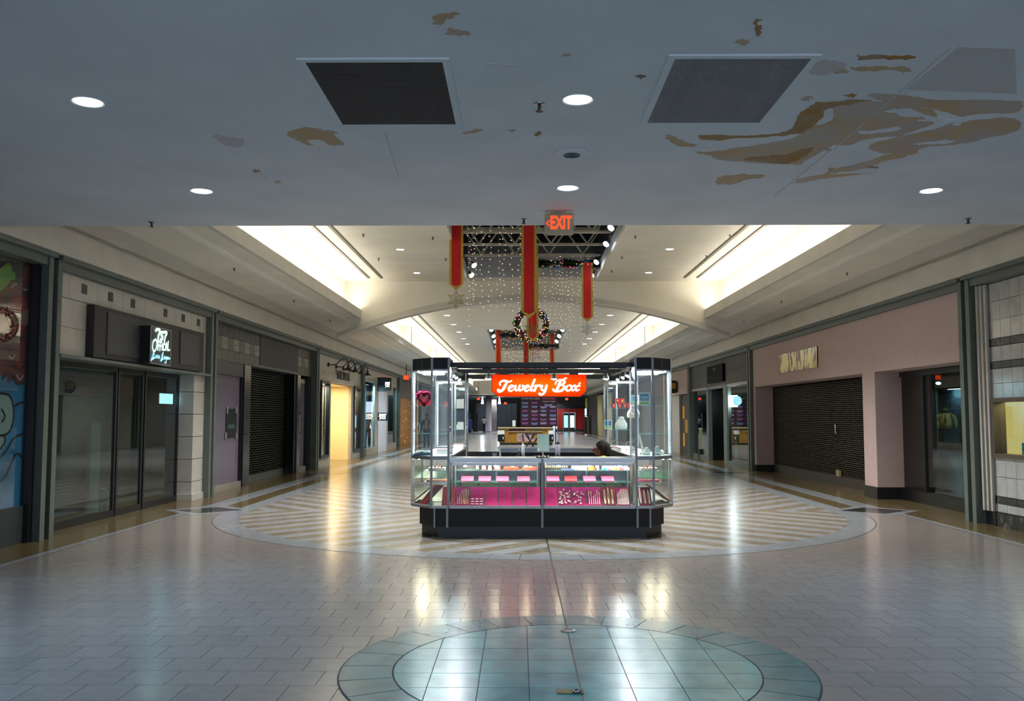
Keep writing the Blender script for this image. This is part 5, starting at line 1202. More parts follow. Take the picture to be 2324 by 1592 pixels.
def tower(sx, fy, label, front):
    """corner display tower; sx side, fy 1 at the front and -1 at the rear"""
    ya = K0 if fy > 0 else K0 + 4.4
    Y = lambda d: ya + fy * d
    P = [(kx(sx * 1.24), Y(0)), (kx(sx * 1.465), Y(0)), (kx(sx * 1.765), Y(.36)), (kx(sx * 1.765), Y(.60)), (kx(sx * 1.24), Y(.60))]
    t = thing('display_tower', label, 'display case', (kx(sx * 1.5), Y(.3), Z1))
    def inset(k):
        c = (kx(sx * 1.51), Y(.32)); return [(c[0] + (x - c[0]) * k, c[1] + (y - c[1]) * k) for x, y in P]
    put('deck', MB().prism(inset(1.0), Z1 - .01, Z1 + .02), 'alu_dark', t)
    for i, p in enumerate(P):
        post(t, p[0], p[1], Z1, Z4, m='alu_dark' if i in (0, 1) else 'alu', w=.030 if i < 2 else .022)
    n = len(P)
    for i in range(n):
        a, b = P[i], P[(i + 1) % n]
        if i != 3: wall_pane(t, a, b, Z1 + .03, Z2 - .02)
        wall_pane(t, a, b, Z2 + .04, Z3_ - .01)
        edge(t, a, b, Z2 - .02, .045, .025); edge(t, a, b, Z1, .03, .026, 'alu'); edge(t, a, b, Z3_ - .012, .022, .02, 'alu')
        edge(t, a, b, Z3_ + .01, Z4 - Z3_ - .01, .012, 'laminate', 'cap_panel')
    put('cap_top', MB().prism(inset(1.0), Z4 - .01, Z4), 'laminate', t)
    put('floor_panel', MB().prism(inset(.95), Z2 + .01, Z2 + .028), flat('white_laminate', '#d8dcdc', .4), t)
    put('ceiling_panel', MB().prism(inset(.95), Z3_ - .006, Z3_ + .005), flat('white_laminate', '#d8dcdc'), t)
    put('light_panel', MB().box(kx(sx * 1.36), kx(sx * 1.68), Y(.22), Y(.50), Z3_ - .022, Z3_ - .008), 'l_led', t)
    area('tower_lamp', (kx(sx * 1.52), Y(.34), Z3_ - .03), .28, .22, 4.5, (.85, .95, 1))
    for z in (1.365, 1.742):
        put('glass_shelf', MB().prism(inset(.93), z, z + .008), 'glass_shelf', t)
    # led strip down the outer edge
    put('led_strip', MB().box(kx(sx * 1.742) - .004, kx(sx * 1.742) + .004, Y(.40), Y(.412), Z2 + .05, Z3_ - .03), glow('led_strip_soft', (.70, .92, 1.0), 5, False) if 'led_strip_soft' not in bpy.data.materials else bpy.data.materials['led_strip_soft'], t)
    # small lightning mark on the cap
    if front:
        d = Vector((P[2][0] - P[1][0], P[2][1] - P[1][1], 0)).normalized()
        u = d if sx > 0 else -d
        o = Vector(((P[1][0] + P[2][0]) / 2, (P[1][1] + P[2][1]) / 2, (Z3_ + Z4) / 2)) + u.cross(Vector(Z3)) * .008
        mk = MB(); ribbon(mk, [(.012, .05), (-.012, .005), (.012, .0), (-.008, -.05)], .008, o, u, Z3, .001, n=1); put('cap_mark', mk, flat('mark_grey', '#59666e', .4), t)
    return t
TW = {}
TW['lf'] = tower(-1, 1, 'front left glass display tower of the kiosk, with the heart wreath', True)
TW['rf'] = tower(1, 1, 'front right glass display tower of the kiosk, with the $3,000 card', True)
TW['lr'] = tower(-1, -1, 'rear left glass display tower of the kiosk', False)
TW['rr'] = tower(1, -1, 'rear right glass display tower of the kiosk, with red cups', False)
# front counters: two glass cases
def case_front(a, b, label):
    t = thing('glass_counter', label, 'display case', ((a + b) / 2, K0 + .25, Z1))
    y0, y1 = K0, K0 + .55
    put('deck', MB().box(a, b, y0, y1, Z1 - .01, Z1 + .015), 'alu', t)
    put('counter_glass', MB().box(a + .01, b - .01, y0 + .03, y1, Z2 - .022, Z2 - .010), 'glass_case', t)
    put('top_rail', MB().box(a, b, y0 - .012, y0 + .03, Z2 - .055, Z2), 'counter', t); put('lower_top_rail', MB().box(a + .04, b - .04, y0 - .004, y0 + .02, Z2 - .095, Z2 - .060), 'counter', t)
    put('back_rail', MB().box(a, b, y1 - .04, y1, Z2 - .05, Z2), 'counter', t)
    put('front_pane', MB().box(a + .02, b - .02, y0 + .002, y0 + .007, Z1 + .02, Z2 - .095), 'glass_case', t)
    put('bottom_rail', MB().box(a, b, y0 - .008, y0 + .02, Z1 - .005, Z1 + .028), 'alu', t)
    put('back_panel', MB().box(a, b, y1 - .01, y1, Z1 + .32, Z2 - .05), flat('mirror_back', '#5c5c5e', .25, metal=.8, vary=.02), t)
    put('back_lower', MB().box(a, b, y1 - .02, y1, Z1 + .015, Z1 + .315), flat('sage_panel', '#6b7058', .6), t)
    area('case_lamp', ((a + b) / 2, y0 + .09, Z2 - .07), b - a - .15, .03, 4.8, (1, .86, .66), (-.25, 0, 0))
    put('light_tube', MB().box(a + .05, b - .05, y0 + .035, y0 + .055, Z2 - .085, Z2 - .065), 'l_strip', t)
    for k in range(3):
        x = a + (b - a) * (k + .5) / 3; put('puck_light', MB().lathe([(.020, Z2 - .112), (.020, Z2 - .100)], (x, y0 + .045, 0), 12), 'l_puck', t)
    for z, d0 in ((.885, .14), (.735, .06)):
        put('glass_shelf', MB().box(a + .05, b - .05, y0 + d0, y1 - .03, z - .008, z), 'glass_shelf', t)
    for x in (a + .04, (a + b) / 2, b - .04): put('shelf_upright', MB().box(x - .01, x + .01, y1 - .05, y1 - .03, Z1 + .2, Z2 - .06), 'alu', t)
    for k in range(5): x = a + .12 + k * (b - a - .24) / 4; put('shelf_bracket', MB().box(x - .006, x + .006, y1 - .25, y1 - .03, .665, .69), 'black', t)
    return t
CA, CB, CM = kx(-1.24), kx(1.24), kx(0)
case_front(CA + .018, CM - .016, 'left glass counter on the front of the kiosk, with empty magenta pads')
case_front(CM + .016, CB - .018, 'right glass counter on the front of the kiosk, with silver pendants')
tag(put('centre_post', MB().box(CM - .015, CM + .015, K0 - .01, K0 + .03, Z1, Z2 - .002), 'alu_dark'), 'grey metal post between the two front glass counters', 'post')
# side cases, tops and rear counter
for s, nm in ((-1, 'left'), (1, 'right')):
    t = thing('side_counter', 'side glass counter along the %s of the kiosk' % nm, 'display case', (kx(s * 1.5), K0 + 2.2, Z1))
    x0, x1 = kx(s * 1.27), kx(s * 1.765); y0, y1 = K0 + .62, K0 + 3.78
    put('deck', MB().box(x0, x1, y0, y1, Z1 - .01, Z1 + .015), 'alu', t)
    put('top', MB().box(x0, x1, y0, y1, Z2 - .02, Z2 - .001), flat('white_laminate', '#d8dcdc'), t)
    put('outer_pane', MB().box(kx(s * 1.760), kx(s * 1.765), y0 + .02, y1 - .02, Z1 + .02, Z2 - .04), 'glass_case', t)
    put('inner_panel', MB().box(kx(s * 1.24), kx(s * 1.265), y0, y1, .05, Z2 - .02), 'laminate', t)
    for yy in (y0 + .01, (y0 + y1) / 2, y1 - .01): post(t, kx(s * 1.78), yy, Z1, Z2 - .02, .022, 'alu')
    put('edge_rail', MB().box(kx(s * 1.24), kx(s * 1.27), y0, y1, Z2 - .03, Z2 + .004), 'counter', t)
    put('glass_shelf', MB().box(kx(s * 1.38), kx(s * 1.77), y0 + .05, y1 - .05, .74, .748), 'glass_shelf', t)
    put('light_tube', MB().box(kx(s * 1.70), kx(s * 1.72), y0 + .1, y1 - .1, Z2 - .05, Z2 - .03), 'l_strip', t)
    # tall glass above the side counter
for i, (a, b, lb) in enumerate(((kx(-.62), kx(1.23), 'rear counter of the kiosk with a bright metal edge'),)):
    t = thing('rear_counter', lb, 'counter', ((a + b) / 2, K0 + 4.1, 0)); y0, y1 = K0 + 3.82, K0 + 4.38
    put('body', MB().box(a, b, y0 + .05, y1 - .02, .41, Z2 - .08), 'laminate', t); put('case_edge', MB().box(a, b, y0, y1, Z2 - .075, Z2 - .01), flat('steel_band', '#8f959c', .3, metal=.8), t)
    put('top', MB().box(a, b, y0 - .02, y1, Z2 - .009, Z2 + .006), 'counter', t); put('end_frame', MB().box(a - .02, a, y0, y1, .41, Z2), 'alu', t)
gt = tag(put('swing_gate', MB().box(kx(-1.22), kx(-.66), K0 + 4.1, K0 + 4.14, .1, .98), 'black'), 'low black swing gate at the rear left of the kiosk', 'gate')
put('latch_plate', MB().box(kx(-.78), kx(-.70), K0 + 4.08, K0 + 4.1, .84, .96), 'steel', gt)
# overhead beams, spots and sign
def beam(x0, x1, y, z, h, label):
    t = thing('track_beam', label, 'beam', ((x0 + x1) / 2, y, z)); put('channel', MB().box(x0, x1, y - .03, y + .03, z, z + h), 'black', t); put('track', MB().box(x0 + .08, x1 - .08, y - .018, y + .018, z - .012, z), 'laminate', t); return t
beam(kx(-1.235), kx(1.235), K0 + .30, 2.27, .066, 'black overhead beam between the two front towers')
beam(kx(-1.3), kx(1.3), K0 + 2.3, 2.30, .05, 'black overhead beam that carries the orange sign')
beam(kx(-1.235), kx(1.235), K0 + 4.1, 2.28, .066, 'black overhead beam between the two rear towers')
for s, nm in ((-1, 'left'), (1, 'right')):
    tag(put('side_beam', MB().box(kx(s * 1.30) - .03, kx(s * 1.30) + .03, K0 + .62, K0 + 3.78, 2.30, 2.36), 'black'), 'black overhead beam along the %s side of the kiosk' % nm, 'beam')
for px, nm in ((1105, 'left'), (1254, 'middle'), (1372, 'right')):
    y = K0 + .30; x = xP(px, y); t = thing('track_light', '%s track light under the front overhead beam' % nm, 'spotlight', (x, y, 2.1))
    put('adapter', MB().box(x - .06, x + .06, y - .02, y + .02, 2.228, 2.258), 'black', t); put('stem', MB().tube([(x + .02, y, 2.228), (x + .03, y, 2.17)], .008, 6), 'steel', t)
    put('can', MB().lathe([(.02, 2.175), (.035, 2.15), (.045, 2.12), (.045, 2.115)], (x + .02, y, 0), 14), 'steel', t, smooth=True); put('lens', MB().lathe([(.04, 2.114), (.03, 2.102), (.01, 2.096)], (x + .02, y, 0), 14), 'l_head', t)
    spot('track_lamp', (x + .02, y, 2.06), 22, (.85, .93, 1), 1.7, .6, .03, (-.2, 0, 0))
for (px, py) in ((993, 868), (1000, 866), (1008, 868), (1452, 862), (1467, 857), (1416, 870)):
    Y = K0 + 2.6; s = -1 if px < 1200 else 1; x = kx(s * 1.30); z = 2.22; Y = K0 + {993: 1.0, 1000: 1.6, 1008: 2.3, 1452: 1.0, 1467: 1.6, 1416: 2.3}[px]
    t = thing('track_light', '%s of the small track lights on the %s side beam of the kiosk' % ({993: 'nearest', 1000: 'middle', 1008: 'farthest', 1452: 'nearest', 1467: 'middle', 1416: 'farthest'}[px], 'left' if s < 0 else 'right'), 'spotlight', (x, Y, 2.15), 'track lights on the %s side beam' % ('left' if s < 0 else 'right'))
    put('can', MB().tube([(x, Y, 2.29), (x - s * .02, Y - .02, 2.22), (x - s * .05, Y - .04, 2.18)], [.012, .02, .028], 10), 'steel', t); put('lens', MB().tube([(x - s * .05, Y - .04, 2.18), (x - s * .055, Y - .043, 2.172)], .026, 10), 'l_head', t)
for x in (kx(-1.5), kx(1.5)):   # added spots without fixtures, brighten the floor round the kiosk
    spot('kiosk_fill', (x * .8, K0 + .35, 2.22), 26, (.9, .95, 1), 2.3, .5, .12, (-.55, 0, 0))
    spot('kiosk_fill', (x * 1.22, K0 + 1.2, 2.28), 26, (.9, .95, 1), 2.3, .5, .12, (0, math.copysign(.75, -x) * -1, 0))
SY = K0 + 2.25
sg = thing('lit_shop_sign', 'orange lit kiosk sign reading Jewelry Box in white script', 'lit sign', (KX + .01, SY, 1.914))
a, b, c = .745, .10, .09
P = [(-a, .345), (a, .345), (a, .085), (a - .095, 0), (-a + .095, 0), (-a, .085)]
put('lightbox', MB().slab([(x * 1.006, z) for x, z in P], (KX + .01, SY + .08, 1.913), X3, Z3, .075), 'black', sg)
sface = put('face', MB().slab([(x * .995, .002 + z * .99) for x, z in P], (KX + .01, SY + .005, 1.914), X3, Z3, .012), 'l_sign', sg)
for x in (-.55, .55): put('hanger', MB().box(KX + x - .06, KX + x + .08, SY + .02, SY + .06, 2.262, 2.30), 'black', sg)
GL = dict(
 J=(.84, [([(.20, .52), (.10, .66), (.18, .84), (.40, .93), (.62, .88), (.86, .84), (1.00, .92)], [.12, .15, .17, .18, .15, .12]), ([(.66, .86), (.58, .55), (.48, .22), (.34, .02), (.16, -.02), (.10, .08)], [.22, .24, .24, .22, .24, .26])]),
 e=(.50, [([(.14, .26), (.34, .32), (.40, .44), (.28, .52), (.12, .40), (.08, .22), (.18, .04), (.34, .03), (.50, .16)], [.10, .12, .13, .15, .18, .20, .17, .11])]),
 w=(.80, [([(.02, .44), (.10, .50), (.12, .22), (.20, .05), (.36, .14), (.42, .50)], [.12, .18, .19, .16, .13, .17]), ([(.42, .50), (.42, .20), (.52, .05), (.70, .20), (.70, .42), (.62, .52), (.80, .44)], [.18, .18, .15, .13, .16, .12])]),
 l=(.34, [([(.26, 1.02), (.18, .60), (.10, .22), (.16, .03), (.34, .14)], [.19, .20, .20, .17, .10])]),
 r=(.50, [([(.02, .42), (.14, .50), (.12, .25), (.08, .02)], [.12, .19, .19, .19]), ([(.12, .28), (.26, .48), (.42, .52), (.46, .42)], [.10, .14, .19, .18])]),
 y=(.62, [([(.02, .42), (.12, .50), (.12, .22), (.22, .06), (.40, .16), (.46, .50)], [.12, .18, .18, .15, .14, .17]), ([(.48, .50), (.46, .10), (.36, -.20), (.18, -.32), (.04, -.24)], [.18, .19, .18, .18, .22])]),
 B=(.98, [([(.48, .92), (.40, .50), (.30, .06)], [.22, .23, .23]), ([(.12, .62), (.14, .82), (.36, .98), (.62, 1.0), (.80, .86), (.72, .64), (.48, .54)], [.14, .14, .14, .18, .20, .13]), ([(.50, .54), (.78, .48), (.84, .26), (.66, .04), (.38, -.02), (.14, .02), (.02, .14)], [.13, .20, .22, .18, .18, .20]), ([(.66, 1.0), (.74, 1.12), (.88, 1.14)], [.10, .12, .14])]),
 o=(.56, [([(.30, .52), (.12, .44), (.08, .20), (.22, .04), (.42, .10), (.50, .32), (.40, .48), (.30, .52)], [.12, .17, .20, .14, .17, .20, .14])]),
 x=(.60, [([(.02, .40), (.12, .50), (.22, .44), (.34, .12), (.44, .04), (.58, .14)], [.12, .17, .19, .19, .16, .10]), ([(.54, .46), (.44, .50), (.14, .06), (.04, .10)], [.18, .12, .12, .18])]))
lt = MB(); S = .205; cx_ = KX - .655; z0 = 2.0
for ch in 'Jewelry Box':
    if ch == ' ': cx_ += .43 * S; continue
    wd, st = GL[ch]
    for pts, wz in st: ribbon(lt, [((p[0] + .16 * p[1]) * S * .98, p[1] * S * .86) for p in pts], [q * S * .93 for q in wz], (cx_, SY - .008, z0), X3, Z3, .003, n=5)
    cx_ += wd * S * .94
ribbon(lt, [(0, 0), (.006, .004)], .03, (cx_ + .01, SY - .008, 2.12), X3, Z3, .003)
put('lettering', lt, 'l_white', sface)

# ---- goods in the front counters
RG = random.Random(21)
def tray(name, x, y, z, w, d, h, m, label, cat, group, tilt=0, prongs=0):
    mb = MB()
    if tilt: mb.add([(x - w / 2, y, z), (x + w / 2, y, z), (x + w / 2, y + d, z + tilt), (x - w / 2, y + d, z + tilt), (x - w / 2, y, z + h), (x + w / 2, y, z + h), (x + w / 2, y + d, z + tilt + h), (x - w / 2, y + d, z + tilt + h)],
                    [(0, 3, 2, 1), (4, 5, 6, 7), (0, 1, 5, 4), (1, 2, 6, 5), (2, 3, 7, 6), (3, 0, 4, 7)])
    else: mb.box(x - w / 2, x + w / 2, y, y + d, z, z + h)
    return tag(put(name, mb, m), label, cat, group)
# slanted pads on the deck, left to right
xa = CA + .02
pads = [(1056, 1067, 'crimson'), (1067, 1095, 'magenta'), (1095, 1130, 'magenta'), (1130, 1161, 'magenta'), (1161, 1194, 'magenta'), (1194, 1226, 'magenta')]
def XF_(px): return xP(px, K0 + .08)
LPADS = [(1003, 1019, 'crimson'), (1023, 1033, 'crimson'), (1034, 1066, 'magenta'), (1067, 1099, 'magenta'), (1100, 1130, 'magenta'), (1131, 1161, 'magenta'), (1162, 1194, 'magenta'), (1195, 1226, 'magenta')]
RPADS = [(1235, 1265, 'magenta'), (1266, 1297, 'magenta'), (1298, 1331, 'magenta'), (1332, 1364, 'magenta'), (1365, 1396, 'crimson'), (1397, 1428, 'magenta'), (1447, 1477, 'crimson')]
ordn = ['first', 'second', 'third', 'fourth', 'fifth', 'sixth', 'seventh', 'eighth']; ORD13 = ordn + ['ninth', 'tenth', 'eleventh', 'twelfth', 'thirteenth']
def slant(px0, px1, m, label):
    x0, x1 = XF_(px0 + .8), XF_(px1 - .2)
    t = thing('jewelry_pad', label, 'jewelry pad', ((x0 + x1) / 2, K0 + .1, Z1 + .03)); y0, y1, z0, z1 = K0 + .05, K0 + .30, Z1 + .022, Z1 + .25
    n = 7; q = MB().add([(x0, y0, z0), (x1, y0, z0), (x1, y1, z1), (x0, y1, z1), (x0, y0 + .012, z0 - .01 + .005), (x1, y0 + .012, z0 - .005), (x1, y1 + .014, z1 - .01), (x0, y1 + .014, z1 - .01)],
                        [(0, 1, 2, 3), (7, 6, 5, 4), (0, 4, 5, 1), (1, 5, 6, 2), (2, 6, 7, 3), (3, 7, 4, 0)])
    vb = put('velvet_board', q, m, t)
    return t, x0, x1
def pt_on(x0, x1, u, v, lift=.012):           # a point of the slanted pad, u across and v up
    return (x0 + (x1 - x0) * u, K0 + .05 + .25 * v - lift * .6, Z1 + .022 + .228 * v + lift * .7)
silver = flat('bright_silver', '#f2f0ec', .25, metal=.25, vary=.03); chain_gold = flat('pale_gold_chain', '#efdcae', .25, metal=.3, vary=.05)
def chains(t, x0, x1, us, v0, v1, m, loop=False, tagm=None, pend=None, nm='chain'):
    for i, u in enumerate(us):
        a = v1[i] if isinstance(v1, (list, tuple)) else v1
        if loop:
            P = [pt_on(x0, x1, u - .03, v0), pt_on(x0, x1, u - .05, (v0 + a) / 2), pt_on(x0, x1, u, a), pt_on(x0, x1, u + .05, (v0 + a) / 2), pt_on(x0, x1, u + .03, v0)]
            put(nm, MB().tube(smooth2(P, 4), .0035, 5), m, t)
        else: put(nm, MB().tube([pt_on(x0, x1, u, v0), pt_on(x0, x1, u + .01, a)], .003, 5), m, t)
        if tagm: put('price_tag', MB().box(*(lambda p: (p[0] - .008, p[0] + .008, p[1] - .006, p[1], p[2] - .006, p[2] + .006))(pt_on(x0, x1, u, a - .06))), flat('tag_yellow', '#f0c81e', .5), t)
        if pend: put('pendant', MB().ball(pt_on(x0, x1, u, v0 - .03, .02), .013, 6, 5), silver, t)
for i, (a, b, m) in enumerate(LPADS):
    lb = ('empty %s velvet pad standing slanted in the left front counter, %s pad from the left' % (m, ordn[i]))
    if i == 2: lb = 'magenta pad hung with thin gold chains in the left front counter'
    if i == 3: lb = 'magenta pad with nine silver ring rows in the left front counter'
    t, x0, x1 = slant(a, b, m, lb)
    if i == 2: chains(t, x0, x1, [.15, .28, .42, .55, .66, .76, .88], .06, [.5, .62, .8, .84, .88, .86, .84], chain_gold)
    if i == 3:
        for r in range(3):
            for c in range(3): put('silver_earrings', MB().tube([pt_on(x0, x1, .08 + c * .32, .07 + r * .13), pt_on(x0, x1, .28 + c * .32, .07 + r * .13)], .007, 5), silver, t)
LB = ['plain tufted magenta pad at the left end of the right front counter', 'magenta pad crowded with silver charms, left of two', 'magenta pad with loosely spread silver charms, right of two', 'magenta pad with hanging bracelets and yellow tags',
      'crimson pad with three long gold necklaces', 'magenta pad with a fan of thin chains', 'crimson pad with three necklaces under the right front tower']
for i, (a, b, m) in enumerate(RPADS):
    t, x0, x1 = slant(a, b, m, LB[i])
    if i in (1, 2):
        for k in range(30 if i == 1 else 22):
            u, v = RG.uniform(.06, .94), RG.uniform(.05, .82 if i == 1 else .7); p = pt_on(x0, x1, u, v, .02)
            sh = RG.random()
            if sh < .4: put('charm', MB().ball(p, RG.uniform(.008, .014), 6, 4, (1, .5, 1)), silver, t)
            elif sh < .7:
                q = RG.uniform(.010, .016); put('charm', MB().box(p[0] - q, p[0] + q, p[1] - .003, p[1] + .003, p[2] - .003, p[2] + .003).box(p[0] - .003, p[0] + .003, p[1] - .003, p[1] + .003, p[2] - q, p[2] + q), silver, t)
            else: put('charm', MB().gem(p, RG.uniform(.010, .016)), silver, t)
        if i == 2: put('green_charm', MB().ball(pt_on(x0, x1, .9, .22, .025), .014, 6, 5), flat('emerald', '#1f8f56', .2), t)
    if i == 3: chains(t, x0, x1, [.1, .26, .42, .55, .7, .85], .06, [.74, .74, .5, .6, .8, .7], silver, tagm=1)
    if i == 4: chains(t, x0, x1, [.2, .48, .76], .12, [.86, .95, .84], chain_gold, True, 1, 1)
    if i == 5: chains(t, x0, x1, [.08 + k * .1 for k in range(9)], .05, [.6 + min(k, 3) * .09 for k in range(9)], silver)
    if i == 6: chains(t, x0, x1, [.15, .48, .8], .15, [.95, .82, .84], silver, True, None, 1)
# middle shelf: rose pads lying flat
for i, px in enumerate((1062, 1101, 1141, 1188)):
    x = xP(px, K0 + .2); tray('ring_pad', x, K0 + .10, .736, (.165), .13, .010, 'rosepad', '%s of the four rose pads on the middle shelf of the left front counter' % ('leftmost', 'second', 'third', 'rightmost')[i], 'jewelry pad', 'flat rose pads on the middle shelves', tilt=.055)
for i, px in enumerate((1254, 1294, 1336, 1377)):
    x = xP(px, K0 + .2); tray('ring_pad', x, K0 + .10, .736, .165, .15, .012, 'rosepad' if i != 1 else flat('red_pad', '#b01228', .8), ['leftmost rose pad on the middle shelf of the right front counter', 'deep red pad on the middle shelf of the right front counter', 'third pad, rose, on the middle shelf of the right counter', 'rightmost rose pad on the middle shelf of the right counter'][i], 'jewelry pad', 'flat rose pads on the middle shelves', tilt=.055)
# upper shelf goods
def box_at(px, py0, py1, w, m, name, label, cat, Y=None, d=.06, group=None):
    Y = Y or K0 + .22; x = xP(px, Y); z0 = .886; h = (py1 - py0) * Y / F
    return tag(put(name, MB().box(x - w / 2, x + w / 2, Y, Y + d, z0, z0 + h), m), label, cat, group)
def framed(px, w, m, lb):
    o = box_at(px, 1050, 1063, w, m, 'jewelry_box', lb, 'jewelry box'); x = o.location.x; Y = K0 + .22
    put('white_insert', MB().box(x - w * .36, x + w * .36, Y - .006, Y, .893, .945), 'paper', o)
framed(1084, .05, 'black', 'small black box with a white insert on the upper shelf of the left counter')
framed(1098.5, .065, flat('box_red', '#c31b2a', .4), 'small red framed box, left of two, on the upper shelf of the left counter')
framed(1112, .045, flat('box_cream', '#c9bfb0', .5), 'small cream box on the upper shelf between two red boxes')
framed(1129, .085, flat('box_red', '#c31b2a'), 'wider red framed box on the upper shelf of the left counter')
for px, w, lb in ((1160, .20, 'red ring tray, left of two, on the upper shelf of the left counter'), (1201, .19, 'red ring tray, right of two, on the upper shelf of the left counter')):
    Y = K0 + .16; x = xP(px, Y); t = thing('ring_tray', lb, 'ring tray', (x, Y, .886))
    put('tray', MB().box(x - w / 2, x + w / 2, Y, Y + .16, .886, .915), flat('tray_red', '#d02818', .5), t)
    for r in range(4): put('ring_roll', MB().tube([(x - w / 2 + .01, Y + .025 + r * .036, .918), (x + w / 2 - .01, Y + .025 + r * .036, .918)], .012, 6), flat('roll_red', '#e0452e', .5), t)
    put('gold_ring', MB().ball((x + .02, Y + .02, .93), .012, sq=(2, 1, .6)), chain_gold, t)
Y = K0 + .20
wt_ = thing('watch_tray', 'long black tray of pale watches on the upper shelf of the right counter', 'watch tray', (xP(1262, Y), Y, .886))
put('tray', MB().box(xP(1237, Y), xP(1290, Y), Y, Y + .16, .886, .91), 'black', wt_)
for k in range(11): put('watch', MB().ball((xP(1239 + k * 4.7, Y), Y + .04, .928), .018, 6, 5, (.6, .6, 1)), chain_gold, wt_)
tag(put('blue_tray', MB().box(xP(1273, Y), xP(1302, Y), Y - .06, Y - .005, .886, .905), flat('tray_blue', '#31407f', .5)), 'blue and white tray in front of the watch tray', 'tray')
tag(put('white_sign_card', MB().box(xP(1296, Y), xP(1331, Y), Y, Y + .02, .886, .975), 'paper'), 'blank white card standing on the upper shelf of the right counter', 'card')
tag(put('pink_box', MB().box(xP(1308, Y), xP(1316, Y), Y - .06, Y - .02, .886, .915), flat('box_pink', '#d06080', .5)), 'small pink box before the white card', 'box')
for a, b, h, c, lb in ((1333, 1346, .055, '#e07a2c', 'orange box right of the white card on the upper shelf'), (1344, 1353, .035, '#d8452c', 'small red box beside the orange box'), (1349, 1358, .06, '#e9e2d4', 'cream box beside the orange and red boxes')):
    tag(put('small_box', MB().box(xP(a, Y) + .004, xP(b, Y) - .004, Y - .02, Y + .05, .886, .886 + h), flat('bx' + c[1:], c, .5)), lb, 'box')
rl = thing('ring_display', 'long white ring tray with many ring slots on the upper shelf', 'ring tray', (xP(1392, Y), Y, .886))
put('tray', MB().box(xP(1366, Y), xP(1424, Y), Y + .03, Y + .17, .886, .918), 'white', rl)
for k in range(12): put('ring', MB().ball((xP(1368 + k * 4.8, Y), Y + .05, .928), .014, 6, 5), silver, rl)
for a, c in ((1371, '#1c78b4'), (1383, '#d2528e'), (1396, '#e0b81a'), (1408, '#d83a4e')):
    tag(put('small_box', MB().box(xP(a - 4, Y), xP(a + 4, Y), Y - .04, Y + .01, .886, .917), flat('bx' + c[1:], c, .5)), {'#1c78b4': 'small blue', '#d2528e': 'small pink', '#e0b81a': 'small yellow', '#d83a4e': 'small red'}[c] + ' box in front of the long white ring tray', 'box')
tag(put('pink_tray', MB().box(xP(1414, Y), xP(1426, Y), Y - .03, Y + .02, .886, .925), flat('tray_pink', '#e8a8c0', .5)), 'pale pink tray at the right end of the upper shelf', 'tray')
# goods under the corner towers (lower cases)
for s in (-1, 1): area('case_lamp', (kx(s * 1.5), K0 + .3, Z2 - .05), 0.3, .3, 2.6, (1, .84, .58)); area('case_lamp', (kx(s * 1.6), K0 + 1.6, Z2 - .05), .1, 1.6, 5, (1, .84, .58))
for s, nm in ((-1, 'left'), (1, 'right')):
    Y = K0 + .22
    x = kx(s * 1.42); m = 'rosepad'
    t = thing('shelf_goods', 'shelf tray with %s in the lower %s corner case' % (('a peach pad' if s < 0 else 'a rose pad'), nm), 'display tray', (x, Y, .72))
    put('shelf', MB().box(x - .15, x + .15, Y - .1, Y + .2, .728, .735), 'steel', t); put('pad', MB().box(x - .13, x + .14, Y - .08, Y + .18, .736, .752), flat('peach_pad', '#dba184', .7) if s < 0 else 'rosepad', t)
    t = thing('shelf_goods', 'white tray with small items on the top shelf of the lower %s corner case' % nm, 'display tray', (x, Y, .87))
    put('shelf', MB().box(x - .15, x + .13, Y - .1, Y + .2, .872, .879), 'steel', t); put('tray', MB().box(x - .10, x + .12, Y - .08, Y + .16, .88, .915), 'white', t)
    for k in range(4): put('item', MB().ball((x - .06 + k * .045, Y - .05, .93), .016, 6, 5), flat(('it_red', 'it_blk', 'it_org', 'it_blu')[k], ('#c01c30', '#101010', '#e05a20', '#203070')[k]), t)
    a = kx(s * 1.745); b = kx(s * 1.50)
    q = MB().add([(a, K0 + .42, .45), (b, K0 + .42, .64), (b, K0 + 1.1, .64), (a, K0 + 1.1, .45), (a, K0 + .42, .44), (b, K0 + .42, .63), (b, K0 + 1.1, .63), (a, K0 + 1.1, .44)], [(0, 1, 2, 3), (7, 6, 5, 4), (0, 4, 5, 1), (1, 5, 6, 2), (2, 6, 7, 3), (3, 7, 4, 0)])
    o = tag(put('chain_board', q, flat('straw_board', '#b7a05a', .7) if s < 0 else flat('rose_board', '#a86a78', .7)), '%s slanted chain board in the side of the %s corner case' % ('straw coloured' if s < 0 else 'rose coloured', nm), 'chain board')
    for k in range(9):
        y = K0 + .46 + k * .07; put('chain', MB().tube([(a + (b - a) * .05, y, .462), (a + (b - a) * .95, y, .642)], .005, 4), chain_gold if k % 2 else flat('chain_dark', '#5a3c22', .4, metal=.6), o)
q = MB().add([(kx(-1.66), K0 + .30, Z1 + .03), (kx(-1.55), K0 + .17, Z1 + .03), (kx(-1.33), K0 + .35, .67), (kx(-1.46), K0 + .46, .67), (kx(-1.66), K0 + .31, Z1 + .022), (kx(-1.55), K0 + .18, Z1 + .022), (kx(-1.33), K0 + .36, .66), (kx(-1.46), K0 + .47, .66)],
             [(0, 1, 2, 3), (7, 6, 5, 4), (0, 4, 5, 1), (1, 5, 6, 2), (2, 6, 7, 3), (3, 7, 4, 0)])
tag(put('crimson_ramp', q, 'crimson'), 'crimson slanted velvet ramp in the lower left corner case', 'jewelry pad')

